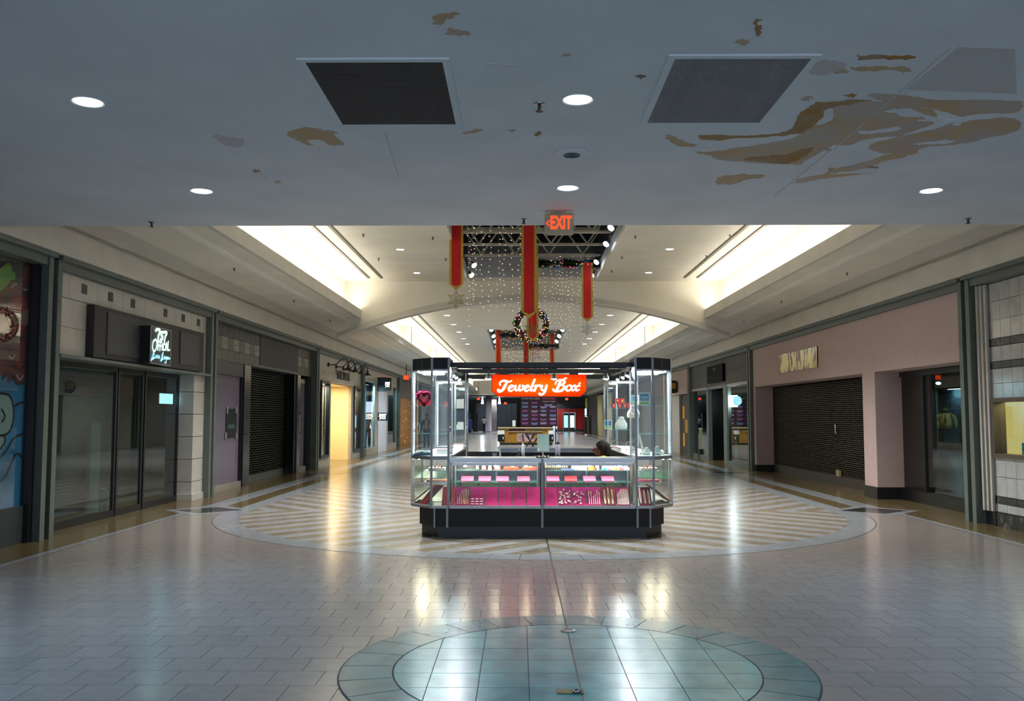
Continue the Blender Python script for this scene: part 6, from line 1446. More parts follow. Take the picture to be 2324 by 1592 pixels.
# ---- goods in the towers
def tinsel_heart(cx_, cy_, cz, s):
    t = thing('heart_wreath', 'pink tinsel heart wreath in the front left tower', 'wreath', (cx_, cy_, cz - s))
    P = []
    for i in range(28):
        a = 2 * PI * i / 28; P.append((cx_ + s * .9 * (16 * math.sin(a) ** 3) / 16, cz + s * (13 * math.cos(a) - 5 * math.cos(2 * a) - 2 * math.cos(3 * a) - math.cos(4 * a)) / 16))
    core = MB().tube([(x, cy_, z) for x, z in P + [P[0]]], .018, 6); put('core', core, flat('tinsel_core', '#8a0f38', .3), t)
    hairm = MB(); r = random.Random(4)
    for i in range(1500):
        k = r.randrange(28); x, z = P[k]; x2, z2 = P[(k + 1) % 28]; u = r.random(); x += (x2 - x) * u; z += (z2 - z) * u
        d = Vector((r.gauss(0, 1), r.gauss(0, 1), r.gauss(0, 1))).normalized(); L = r.uniform(.026, .042); e = d.orthogonal().normalized() * .006
        p = Vector((x, cy_, z)); hairm.add([tuple(p + e), tuple(p - e), tuple(p + d * L)], [(0, 1, 2)])
    stuff(put('tinsel', hairm, flat('tinsel_pink', '#d0185c', .15, metal=.8, vary=.25, scale=60), t))
    return t
tinsel_heart(xP(963, K0 + .28), K0 + .28, zP(903, K0 + .28) + .0, .094)
Y = K0 + .36
tag(put('red_gift_box', MB().box(xP(950, Y), xP(978, Y), Y, Y + .05, 1.751, 1.84), flat('gift_red', '#c4202c', .4)), 'red box behind the pink heart wreath', 'box')
def cup(x, y, z, label, s=1.0, group='red cups stacked in the rear right tower'):
    t = thing('red_cup', label, 'cup', (x, y, z), group)
    put('cup', MB().lathe([(.030 * s, z), (.037 * s, z + .075 * s)], (x, y, 0), 12), flat('cup_red', '#c81428', .4), t)
    put('rim', MB().lathe([(.039 * s, z + .075 * s), (.039 * s, z + .083 * s)], (x, y, 0), 12), flat('cup_rim', '#e03048', .4), t)
    put('gold_mark', MB().box(x - .012 * s, x + .012 * s, y - .038 * s, y - .034 * s, z + .03 * s, z + .055 * s), flat('mark_gold', '#d6b23c', .4), t); return t
Y = K0 + 4.05; zb_ = 1.751
for i, (px, lv) in enumerate(((1391.5, 0), (1404.5, 0), (1417, 0), (1428, 0), (1400, 1), (1411.5, 1))):
    cup(xP(px, Y), Y, zb_ + lv * .084, ['leftmost red cup in the lower row, rear right tower', 'second red cup of the lower row, rear right tower', 'third red cup of the lower row, rear right tower', 'rightmost red cup of the lower row, rear right tower', 'left red cup on top of the stack', 'right red cup on top of the stack'][i])
Y = K0 + 3.95; cup(xP(1014, Y), Y, 1.751, 'single red cup on the top shelf of the rear left tower', 1.25, 'red cup left')
# necklace busts
def bust(x, y, z, s, label, rz=0):
    t = thing('necklace_bust', label, 'jewelry bust', (x, y, z))
    me = MB().lathe([(.001, 0), (.075, .0), (.085, .03), (.08, .09), (.055, .13), (.038, .16), (.036, .19), (.001, .195)], (0, 0, 0), 20)
    me.v = [(x + a * s * 1.15, y + b * s * .55 - c * s * .25 + .04 * s, z + c * s) for a, b, c in me.v]; put('bust', me, flat('white_leatherette', '#ecebe6', .4), t, smooth=True)
    put('necklace', MB().tube([(x + .062 * s * math.cos(a), y - .05 * s, z + .13 * s + .075 * s * math.sin(a)) for a in [PI + PI * k / 12 for k in range(13)]], .004, 5), silver, t); return t
Y = K0 + 4.0; bust(xP(1409, Y), Y, 1.374, 1.15, 'white necklace bust on the middle shelf of the rear right tower')
Y = K0 + .3; bust(xP(1437, Y), Y, zP(949, Y), .9, 'tall white bust at the inner edge of the front right tower')
bust(xP(1466, Y), Y, Z2 + .03, .55, 'grey low bust on the floor of the front right tower'); bust(xP(1489, Y), Y, Z2 + .03, .62, 'white low bust at the right of the front right tower floor')
def card(px0, px1, py0, py1, Y, label, kind):
    x0, x1, z0, z1 = xP(px0, Y), xP(px1, Y), zP(py1, Y), zP(py0, Y)
    c = thing('sign_card', label, 'card', ((x0 + x1) / 2, Y, z0)); put('card', MB().box(x0, x1, Y, Y + .006, z0, z1), 'paper', c); h = z1 - z0; w = x1 - x0
    if kind:
        put('blue_field', MB().box(x0 + w * .08, x1 - w * .08, Y - .002, Y, z0 + h * .36, z1 - h * .07), flat('card_blue2', '#0f6aa0', .5, c2='#1c8aa0', scale=8), c)
        put('green_band', MB().box(x0 + w * .08, x1 - w * .08, Y - .002, Y, z0 + h * .12, z0 + h * .28), flat('card_green', '#7fbf2e', .5), c)
        if kind == 2:
            put('lettering', textmb('$3,000', h * .2, ((x0 + x1) / 2, Y - .003, z0 + h * .62), X3, Z3, .001, bold=.0008), 'paper', c); put('lettering', textmb('in minutes', h * .1, ((x0 + x1) / 2, Y - .003, z0 + h * .45), X3, Z3, .001, bold=.0003), 'paper', c)
    return c
card(1450, 1474, 892, 921, K0 + .14, 'blue and green $3,000 card on the top shelf of the front right tower', 2)
card(1433, 1449, 898, 918, K0 + .5, 'second blue card behind the $3,000 card', 1)
card(1371, 1388, 954, 974, K0 + 3.9, 'small blue and green card on the middle shelf of the rear right tower', 1)
card(1036, 1053, 906.5, 928, K0 + 3.85, 'blank white card on the top shelf of the rear left tower', 0)
# bits on the tower floors
Y = K0 + .30
t = thing('jewelry_tray', 'blue edged tray heaped with white jewelry in the front left tower', 'tray', (xP(965, Y), Y, Z2 + .03))
x0, x1 = xP(941, Y), xP(980, Y); z = Z2 + .029
put('tray', MB().box(x0, x1, Y - .08, Y + .18, z, z + .02), flat('tray_teal', '#0f4f70', .4), t); 
hp = MB()
for k in range(40): hp.ball((RG.uniform(x0 + .02, x1 - .02), RG.uniform(Y - .06, Y + .16), z + .025 + RG.random() * .02), .02, 6, 4)
stuff(put('white_jewelry', hp, 'white', t))
t = thing('wire_arch', 'bent white display arch on the middle shelf of the front left tower', 'display stand', (xP(945, Y), Y, 1.374))
put('arch', MB().tube(smooth2([(xP(939, Y), Y, 1.376), (xP(944, Y), Y, 1.46), (xP(948, Y), Y, 1.52), (xP(953, Y), Y, 1.47), (xP(952, Y), Y, 1.376)]), .006, 6), 'white', t)
for (a, b, c, d, Y, lb) in ((992, 1016, 1006, 1022, K0 + .75, 'white tray on the left side counter behind the front tower'), (1030, 1052, 985, 996, K0 + 3.3, 'white box with a pink edge on the left side counter'), (1036, 1052, 956, 975, K0 + 3.95, 'white stacked boxes on the middle shelf of the rear left tower')):
    x0, x1 = xP(a, Y), xP(b, Y); z = (1.374 if d == 975 else Z2 + .002)
    o = tag(put('white_box', MB().box(x0, x1, Y, Y + .12, z, z + .085), 'paper'), lb, 'box')
    if d != 975: put('pink_edge', MB().box(x0, x1, Y - .003, Y, z + .078, z + .085), flat('edge_pink', '#d0406a'), o)
    else: put('top_box', MB().box(x0 + .02, x1, Y + .0, Y + .1, z + .085, z + .13), 'paper', o)
Y = K0 + 3.2
t = thing('display_tray', 'white tray with pink edge on the right side counter', 'tray', (xP(1400, Y), Y, Z2 + .002)); x0 = kx(1.3)
put('tray', MB().box(x0, x0 + .25, Y - .9, Y + .3, Z2 + .002, Z2 + .05), 'paper', t); put('pink_edge', MB().box(x0 - .003, x0, Y - .9, Y + .3, Z2 + .04, Z2 + .052), flat('edge_pink', '#d0406a'), t)
Y = K0 + 2.2; x = kx(1.42)
t = thing('bracelet_stand', 'clear round hoop stand on the right side counter', 'display stand', (x, Y, Z2)); put('hoop', MB().tube([(x + .07 * math.cos(2 * PI * k / 24), Y, Z2 + .085 + .075 * math.sin(2 * PI * k / 24)) for k in range(25)], .005, 5), 'steel', t); put('foot', MB().lathe([(.05, Z2), (.05, Z2 + .008)], (x, Y, 0), 12), 'white', t)
Y = K0 + .34
t = thing('wrist_ramp', 'long pale ramp stand leaning in the front right tower', 'display stand', (xP(1454, Y), Y, Z2 + .03))
put('ramp', MB().slab([(xP(1447, Y), zP(985, Y)), (xP(1451, Y), zP(986, Y)), (xP(1463, Y), Z2 + .03), (xP(1457, Y), Z2 + .03)], (0, Y + .02, 0), X3, Z3, .03), 'white', t)
for (px, r_, lb) in ((1453, .022, 'small silver ring ball on the floor of the front right tower, left'), (1500, .03, 'round clear glass ornament at the right of the front right tower')):
    x = xP(px, K0 + .2 if px < 1480 else K0 + .42); y = K0 + .2 if px < 1480 else K0 + .42; t = thing('glass_ornament', lb, 'ornament', (x, y, Z2 + .03))
    put('ball', MB().ball((x, y, Z2 + .03 + r_ * 1.3), r_, 10, 8), silver, t, smooth=True); put('foot', MB().lathe([(r_ * .8, Z2 + .029), (r_ * .3, Z2 + .029 + r_ * .6)], (x, y, 0), 10), 'glass_shelf', t)
# ---- on the front counter top and inside the kiosk
Y = K0 + .42
mx0, mx1 = xP(1219, Y), xP(1246, Y); mz0, mz1 = zP(1025, Y), zP(985.5, Y); mxc = xP(1232, Y)
t = thing('counter_mirror', 'rectangular mirror on a thin stand on the front counter', 'mirror', (mxc, Y, Z2))
put('panel', MB().box(mx0, mx1, Y, Y + .012, mz0, mz1), flat('mirror_back_blue', '#6f8b92', .35, vary=.03), t); put('stem', MB().tube([(mxc, Y, Z2), (mxc, Y, mz0)], .007, 6), 'steel', t); put('foot', MB().lathe([(.06, Z2 + .0), (.055, Z2 + .008), (.015, Z2 + .014)], (mxc, Y, 0), 14), 'steel', t)
put('label', MB().box(mx0 + .008, mx0 + .03, Y - .002, Y, mz0 + .025, mz0 + .037), 'paper', t)
Y = K0 + .60
zc = Z2
wk = thing('work_shelf', 'low work shelf behind the front counter', 'shelf', (KX, K0 + .8, .85)); put('board', MB().box(kx(-.75), kx(.55), K0 + .58, K0 + .98, .93, .95), 'laminate', wk); 
for x in (-.74, .54): put('bracket', MB().box(kx(x) - .01, kx(x) + .01, K0 + .56, K0 + .98, .45, .93), 'laminate', wk)
Y = K0 + .75
bx = xP(1265, Y); t = thing('water_bottle', 'grey insulated water bottle with a black looped lid', 'bottle', (bx, Y, .95))
zt_ = zP(1007, Y); put('body', MB().lathe([(.036, .95), (.036, zt_ - .03), (.025, zt_ - .012)], (bx, Y, 0), 18), flat('bottle_grey', '#85868f', .4), t, smooth=True); put('lid', MB().lathe([(.026, zt_ - .012), (.024, zt_ + .012), (.012, zt_ + .02)], (bx, Y, 0), 14), 'black', t)
put('loop', MB().tube([(bx - .01, Y, zt_ + .015), (bx + .0, Y, zt_ + .035), (bx + .018, Y, zt_ + .02), (bx + .022, Y, zt_)], .006, 6), 'black', t)
bx = xP(1187, Y); t = thing('pump_bottle', 'clear pump bottle on the work shelf', 'bottle', (bx, Y, .95)); zt_ = zP(1004, Y)
put('body', MB().lathe([(.022, .95), (.022, zt_ - .04), (.010, zt_ - .02)], (bx, Y, 0), 12), flat('cloudy_plastic', '#b9c0c8', .2), t, smooth=True); put('pump', MB().tube([(bx, Y, zt_ - .02), (bx, Y, zt_), (bx - .02, Y, zt_ - .002)], .005, 6), 'white', t)
bx = xP(1178.5, Y); t = thing('small_bottle', 'small dark bottle with a tan cap on the work shelf', 'bottle', (bx, Y, .95)); put('body', MB().lathe([(.018, .95), (.018, 1.09), (.008, 1.12)], (bx, Y, 0), 12), flat('bottle_dark', '#2a3440', .3), t); put('cap', MB().lathe([(.009, 1.12), (.009, 1.15)], (bx, Y, 0), 10), flat('cap_tan', '#a9a184', .5), t)
for (px, w_, h_, m, nm, lb) in ((1199, .15, .075, 'black', 'receipt_printer', 'black printer on the work shelf behind the front counter'), (1216, .05, .10, flat('holder_dark', '#1c2a38', .5), 'pen_holder', 'dark pen holder beside the printer'), (1175, .04, .11, flat('holder_maroon', '#5a1020', .5), 'maroon_pouch', 'maroon pouch hanging at the left of the bottles'), (1240, .12, .09, flat('card_reader_grey', '#24282c', .4), 'card_reader', 'dark card reader beside the mirror')):
    x = xP(px, Y); o = tag(put(nm, MB().box(x - w_ / 2, x + w_ / 2, Y - .03, Y + .08, .95, .95 + h_), m), lb, 'device' if 'black' in lb or 'reader' in lb else 'holder')
    if nm == 'receipt_printer': put('front_tray', MB().box(x - w_ / 2 - .01, x + w_ / 2 + .01, Y - .06, Y - .03, .95, .985), flat('tray_grey', '#8d9298', .4), o)
Y = K0 + .40
for (px, c, lb) in ((1225, '#101214', 'small black keys and charms on the counter left of the mirror foot'), (1238, '#30343a', 'dark papers on the counter right of the mirror foot')):
    x = xP(px, Y); o = tag(put('counter_clutter', MB().box(x - .05, x + .05, Y - .06, Y + .03, Z2 - .01, Z2 + .006), flat('clut' + c[1:], c, .5)), lb, 'clutter')
    for k in range(4): put('bit', MB().ball((x - .04 + k * .025, Y - .05, Z2 + .012), .009, 6, 4), silver if k % 2 else 'black', o)

# ================================================================== CHRISTMAS DECORATIONS
def banner(x, y, ztop, ztip, w_, label, side=None):
    t = thing('hanging_banner', label, 'banner', (x, y, ztip)); h = w_ * .5; a = w_ / 2; zs = ztip + h * .9
    g = .045; n = 10
    def sheet(aw, off, tip, top, th, nm, m):
        mb = MB(); rows = [top + (zs - top) * k / n for k in range(n + 1)]
        P = lambda q, z, d: (x + q, y + off + d + .012 * math.sin(z * 3.1), z)
        for d in (0, th):
            for z in rows: mb.v += [P(-aw, z, d), P(aw, z, d)]
            mb.v.append(P(0, tip, d))
        N = 2 * (n + 1) + 1
        for k in range(n):
            i = 2 * k; mb.f += [(i, i + 2, i + 3, i + 1), (N + i, N + i + 1, N + i + 3, N + i + 2), (i, N + i, N + i + 2, i + 2), (i + 1, i + 3, N + i + 3, N + i + 1)]
        i = 2 * n; mb.f += [(i, i + 2, i + 1), (N + i, N + i + 1, N + i + 2), (i, N + i, N + i + 2, i + 2), (i + 2, N + i + 2, N + i + 1, i + 1)]
        put(nm, mb, m, t)
    sheet(a, .004, ztip, ztop, .004, 'gold_border', 'goldtrim')
    sheet(a - .048, 0, ztip + .075, ztop, .003, 'red_cloth', 'red')
    return t
SNM = {}
def snowflake(x, y, z, r, m, label, wire=True, up=.12):
    t = thing('snowflake', label, 'snowflake', (x, y, z - r)); mb = MB(); c = Vector((x, y, z))
    for k in range(6):
        a = PI / 2 + k * PI / 3; d = Vector((math.cos(a), 0, math.sin(a))); e = Vector((-d.z, 0, d.x))
        mb.tube([c, c + d * r], .005, 4); mb.tube([c + d * r * .45 + e * r * .26, c + d * r, c + d * r * .45 - e * r * .26], .005, 4)
        mb.tube([c + d * r * .45 + e * r * .26, c + d * r * .2, c + d * r * .45 - e * r * .26], .0045, 4); mb.tube([c + d * r * .55 + e * r * .12, c + d * r * .8, c + d * r * .55 - e * r * .12], .005, 4)
        d2 = Vector((math.cos(a + PI / 3), 0, math.sin(a + PI / 3))); e2 = Vector((-d2.z, 0, d2.x))
        mb.tube([c + d * r * .45 + e * r * .26, c + d2 * r * .45 - e2 * r * .26], .006, 4)
    put('lattice', mb, m, t)
    if wire: put('thread', MB().tube([(x, y, z + r), (x, y, z + r + up if up < 1 else up)], .003, 4), 'wire', t)
    return t
def mirrorball_bulbs(): pass
def garland(x0, x1, y, z, label, r=.085, seed=1, dense=1.0):
    t = thing('garland', label, 'garland', ((x0 + x1) / 2, y, z - .2)); rg = random.Random(seed); mb = MB(); L = abs(x1 - x0)
    for i in range(int(1500 * L * dense)):
        p = Vector((x0 + (x1 - x0) * rg.random(), y, z)); d = Vector((rg.gauss(0, .45), rg.gauss(0, 1), rg.gauss(0, 1))).normalized()
        l = rg.uniform(.5, 1) * (r + .045 * math.sin(p.x * 9)) * 1.5; e = d.orthogonal().normalized() * .016
        mb.add([tuple(p + e), tuple(p - e), tuple(p + d * l)], [(0, 1, 2)])
    stuff(put('needles', mb, 'foliage', t)); put('rod', MB().tube([(x0 + (x1 - x0) * k / 12, y, z + .01 * (k % 3)) for k in range(13)], r * .62, 8), 'foliage', t)
    for q in (.2, .8): put('hanger', MB().tube([(x0 + (x1 - x0) * q, y, z), (x0 + (x1 - x0) * q, y, 6.3)], .006, 4), 'black', t)
    cs = ['#c81e1e', '#1c6fb8', '#e08a1c', '#2c9a3c', '#7a2c9a', '#d8b02c', '#1c3c9a', '#e0508c']
    n = int(11 * L)
    for i in range(n):
        c = cs[rg.randrange(len(cs))]; x = x0 + (x1 - x0) * (i + .5 + rg.uniform(-.3, .3)) / n; zz = z - r * (1.0 + .5 * rg.random()) if rg.random() < .75 else z + r * .4
        put('bauble', MB().ball((x, y - .1 - .03 * rg.random(), zz), .034, 8, 6), flat('bauble' + c[1:], c, .2, metal=.3), t, smooth=True)
    for i in range(int(5 * L)): put('bulb', MB().ball((x0 + (x1 - x0) * rg.random(), y - .13, z + rg.uniform(-.12, .05)), .012, 5, 4), 'l_bulb', t)
    return t
def strand(x, y, ztop, zbot, label, group, seed, pitch=.13, amp=.035, br=.0105, m='l_bulb'):
    t = thing('light_strand', label, 'string light', (x, y, zbot), group); rg = random.Random(seed)
    put('wire', MB().box(x - .002, x + .002, y - .002, y + .002, zbot, ztop), 'wire', t)
    mb = MB(); z = zbot; k = 0
    while z < ztop:
        mb.gem((x + rg.uniform(-1, 1) * amp, y, z), br * rg.uniform(.9, 1.25)); z += pitch * rg.uniform(.75, 1.25)
    stuff(put('bulbs', mb, m, t)); return t
# near skylight set
TOPZ = 5.62
def XZ(px, py, Y): return xP(px, Y), zP(py, Y)
Yb = 18.07
x, z = XZ(1034, 658, Yb); banner(x, Yb, TOPZ, z, .285, 'red and gold banner hanging at the left of the near skylight')
Yc = 16.58; x, z = XZ(1201, 723, Yc); banner(x, Yc, TOPZ, z, .285, 'long red and gold banner hanging foremost in the middle of the near skylight')
Yd = 20.93; x, z = XZ(1209, 776, Yd); banner(x, Yd, TOPZ, z, .28, 'long red and gold banner passing in front of the wreath')
Ye = 22.24; x, z = XZ(1334, 731, Ye); banner(x, Ye, 5.42, z, .285, 'red and gold banner hanging from the garland at the right')
x, z = XZ(1034, 679, Yb); snowflake(x, Yb, z, .19, flat('snow_gold', '#a08c44', .4), 'gold openwork snowflake under the left banner')
x, z = XZ(1333, 748, Ye); snowflake(x, Ye, z, .17, flat('snow_silver', '#a4a8a8', .3, metal=.4), 'silver snowflake under the right banner')
Yf = 18.07; x, z = XZ(1206, 748, Yf); snowflake(x, Yf, z, .16, flat('snow_green', '#4c8a2c', .4), 'green snowflake in front of the wreath', up=5.61)
x, z = XZ(1210, 800, 24); snowflake(x, 24.5, z, .27, flat('snow_red', '#a83030', .4), 'dark red star snowflake below the wreath', up=5.18)
x0, x1 = xP(1189, Ye), xP(1366, Ye); garland(x0, x1, Ye + .1, zP(594, Ye), 'fir garland with coloured baubles across the right of the near skylight', .085, 3)
# wreath
Yw = 22.36; wx, wz = XZ(1206.5, 737, Yw); Rw = .36
t = thing('wreath', 'round fir wreath with baubles and warm lights under the near skylight', 'wreath', (wx, Yw, wz - .45)); rg = random.Random(8); mb = MB()
for i in range(3600):
    a = rg.random() * 2 * PI; p = Vector((wx + Rw * math.cos(a), Yw, wz + Rw * math.sin(a))); d = Vector((rg.gauss(0, 1), rg.gauss(0, 1), rg.gauss(0, 1))).normalized(); e = d.orthogonal().normalized() * .008
    mb.add([tuple(p + e), tuple(p - e), tuple(p + d * rg.uniform(.08, .15))], [(0, 1, 2)])
stuff(put('needles', mb, 'foliage', t)); put('ring', MB().tube([(wx + Rw * math.cos(2 * PI * k / 32), Yw, wz + Rw * math.sin(2 * PI * k / 32)) for k in range(33)], .085, 8), 'foliage', t)
cs = ['#c81e1e', '#1c6fb8', '#e08a1c', '#2c9a3c', '#7a2c9a', '#d8b02c', '#1c3c9a']
for i in range(26):
    a = rg.random() * 2 * PI; rr_ = Rw + rg.uniform(-.09, .11); c = cs[i % 7]; put('bauble', MB().ball((wx + rr_ * math.cos(a), Yw - .1, wz + rr_ * math.sin(a)), rg.uniform(.025, .042), 8, 6), flat('bauble' + c[1:], c, .2), t, smooth=True)
for (a, c) in ((.35, '#1c6fb8'), (-.75, '#e0305c'), (1.9, '#c81e1e')):
    p = [(.075 * (1 if k % 2 == 0 else .42) * math.cos(PI / 2 + k * PI / 5), .075 * (1 if k % 2 == 0 else .42) * math.sin(PI / 2 + k * PI / 5)) for k in range(10)]
    put('star', MB().slab(p, (wx + .39 * math.cos(a), Yw - .11, wz + .39 * math.sin(a)), X3, Z3, .02), flat('bauble' + c[1:], c), t)
mb = MB()
for i in range(110):
    a = rg.random() * 2 * PI; rr_ = Rw + rg.uniform(-.11, .11); mb.gem((wx + rr_ * math.cos(a), Yw - .13, wz + rr_ * math.sin(a)), .017)
stuff(put('bulbs', mb, 'l_bulb', t)); put('hanger', MB().tube([(wx, Yw, wz + Rw), (wx, Yw, 5.64)], .004, 4), 'wire', t)
# curtains of lights
cols = [(1062, 740), (1078, 672), (1093, 697), (1112, 705), (1131, 695), (1143, 692), (1161, 705), (1180, 700), (1196, 702), (1070, 690)]
for i, (px, py) in enumerate(cols):
    Y = 16.64 if i != 8 else 16.60; x, z = XZ(px, py, Y); strand(x, Y, TOPZ, z, '%s of the warm light strands hanging left in the near skylight' % (ordn + ['ninth', 'tenth', 'eleventh', 'twelfth'])[i], 'light strands left in the near skylight', i, .105)
cols = [(1224, 690), (1236, 712), (1252, 742), (1262, 760), (1276, 786), (1288, 768), (1302, 740), (1313, 706), (1322, 788), (1338, 803), (1350, 770), (1294, 800), (1270, 745)]
for i, (px, py) in enumerate(cols):
    Y = 22.38; x, z = XZ(px, py, Y); strand(x, Y, 5.61, z + .02, '%s of the warm light strands hanging under the near garland' % (ordn + ['ninth', 'tenth', 'eleventh', 'twelfth', 'thirteenth'])[i], 'light strands under the near garland', 40 + i, .10)
# second skylight set
Y2 = 42.5; q = 42.5 / F
for (px0, px1, py1, Yq, top, lb) in ((1125, 1137, 884, 40.78, 5.62, 'red banner at the left of the second skylight, far'), (1188.5, 1199.5, 862, 42.2, 5.62, 'red banner in the middle of the second skylight, far'), (1249, 1258, 848, 43.64, 5.62, 'red banner at the right of the second skylight, far')):
    x, z = XZ((px0 + px1) / 2, py1, Yq); banner(x, Yq, top, max(z, 3.0), (px1 - px0 + 2) * Yq / F, lb)
garland(xP(1134, 40.81), xP(1184, 40.81), 40.81, zP(761, 40.81), 'far fir garland at the left of the second skylight', .12, 5, .6)
garland(xP(1186, 43.67), xP(1268, 43.67), 43.67, zP(786, 43.67), 'far fir garland at the right of the second skylight', .12, 6, .6)
for i in range(11):
    px = 1139 + i * 4.6; x, z = XZ(px, 860, 40.81); strand(x, 40.81, 5.61, z, ORD13[i] + ' light strand from the left in the second skylight, left of its middle banner', 'light strands left in the second skylight', 80 + i, .2, .06, .02, 'l_bulb_gold')
for i in range(13):
    px = 1190 + i * 4.4; x, z = XZ(px, 862, 43.67); strand(x, 43.67, 5.61, z, ORD13[i] + ' light strand from the middle banner rightwards in the second skylight', 'light strands right in the second skylight', 110 + i, .22, .06, .021, 'l_bulb_gold')
x, z = XZ(1132, 842, 50); snowflake(x, 50, z, .26, flat('snow_green', '#4c8a2c'), 'small green snowflake far left, just under the beam', up=5.18)
# third skylight set, mostly behind the beams
garland(xP(1140, 66.11), xP(1245, 66.11), 66.11, zP(845, 66.11), 'farthest fir garland just above the orange sign', .2, 7, .35)
for i in range(10):
    x, z = XZ(1142 + i * 11, 854, 66.11); strand(x, 66.11, 5.61, z, ORD13[i] + ' short light strand from the left just above the orange sign', 'farthest light strands above the orange sign', 140 + i, .22, .1, .04, 'l_bulb_gold')
for px in (1146, 1193, 1232): x, z = XZ(px, 857, 66.05); banner(x, 66.05, 5.62, z - .5, .34, 'farthest red banner above the orange sign, at %s' % {1146: 'the left', 1193: 'the middle', 1232: 'the right'}[px])

# ================================================================== PEOPLE
def skin_obj(name, J, E, m, parent, sub=2, root=None):
    names = list(J); me = bpy.data.meshes.new(name); me.from_pydata([J[n][0] for n in names], [(names.index(a), names.index(b)) for a, b in E], []); me.update()
    o = bpy.data.objects.new('tmp', me); COL.objects.link(o); bpy.context.view_layer.objects.active = o
    md = o.modifiers.new('s', 'SKIN'); sv = me.skin_vertices[0].data
    for i, n in enumerate(names):
        r = J[n][1]; sv[i].radius = r if isinstance(r, tuple) else (r, r); sv[i].use_root = (n == (root or names[0]))
    md.use_smooth_shade = True
    sb = o.modifiers.new('b', 'SUBSURF'); sb.levels = sub; sb.render_levels = sub
    dg = bpy.context.evaluated_depsgraph_get(); m2 = bpy.data.meshes.new_from_object(o.evaluated_get(dg))
    bpy.data.objects.remove(o); m2.materials.clear(); m2.materials.append(M[m] if isinstance(m, str) else m)
    m2.polygons.foreach_set('use_smooth', [True] * len(m2.polygons)); m2.name = name
    ob = bpy.data.objects.new(name, m2); COL.objects.link(ob); ob.parent = parent; return ob
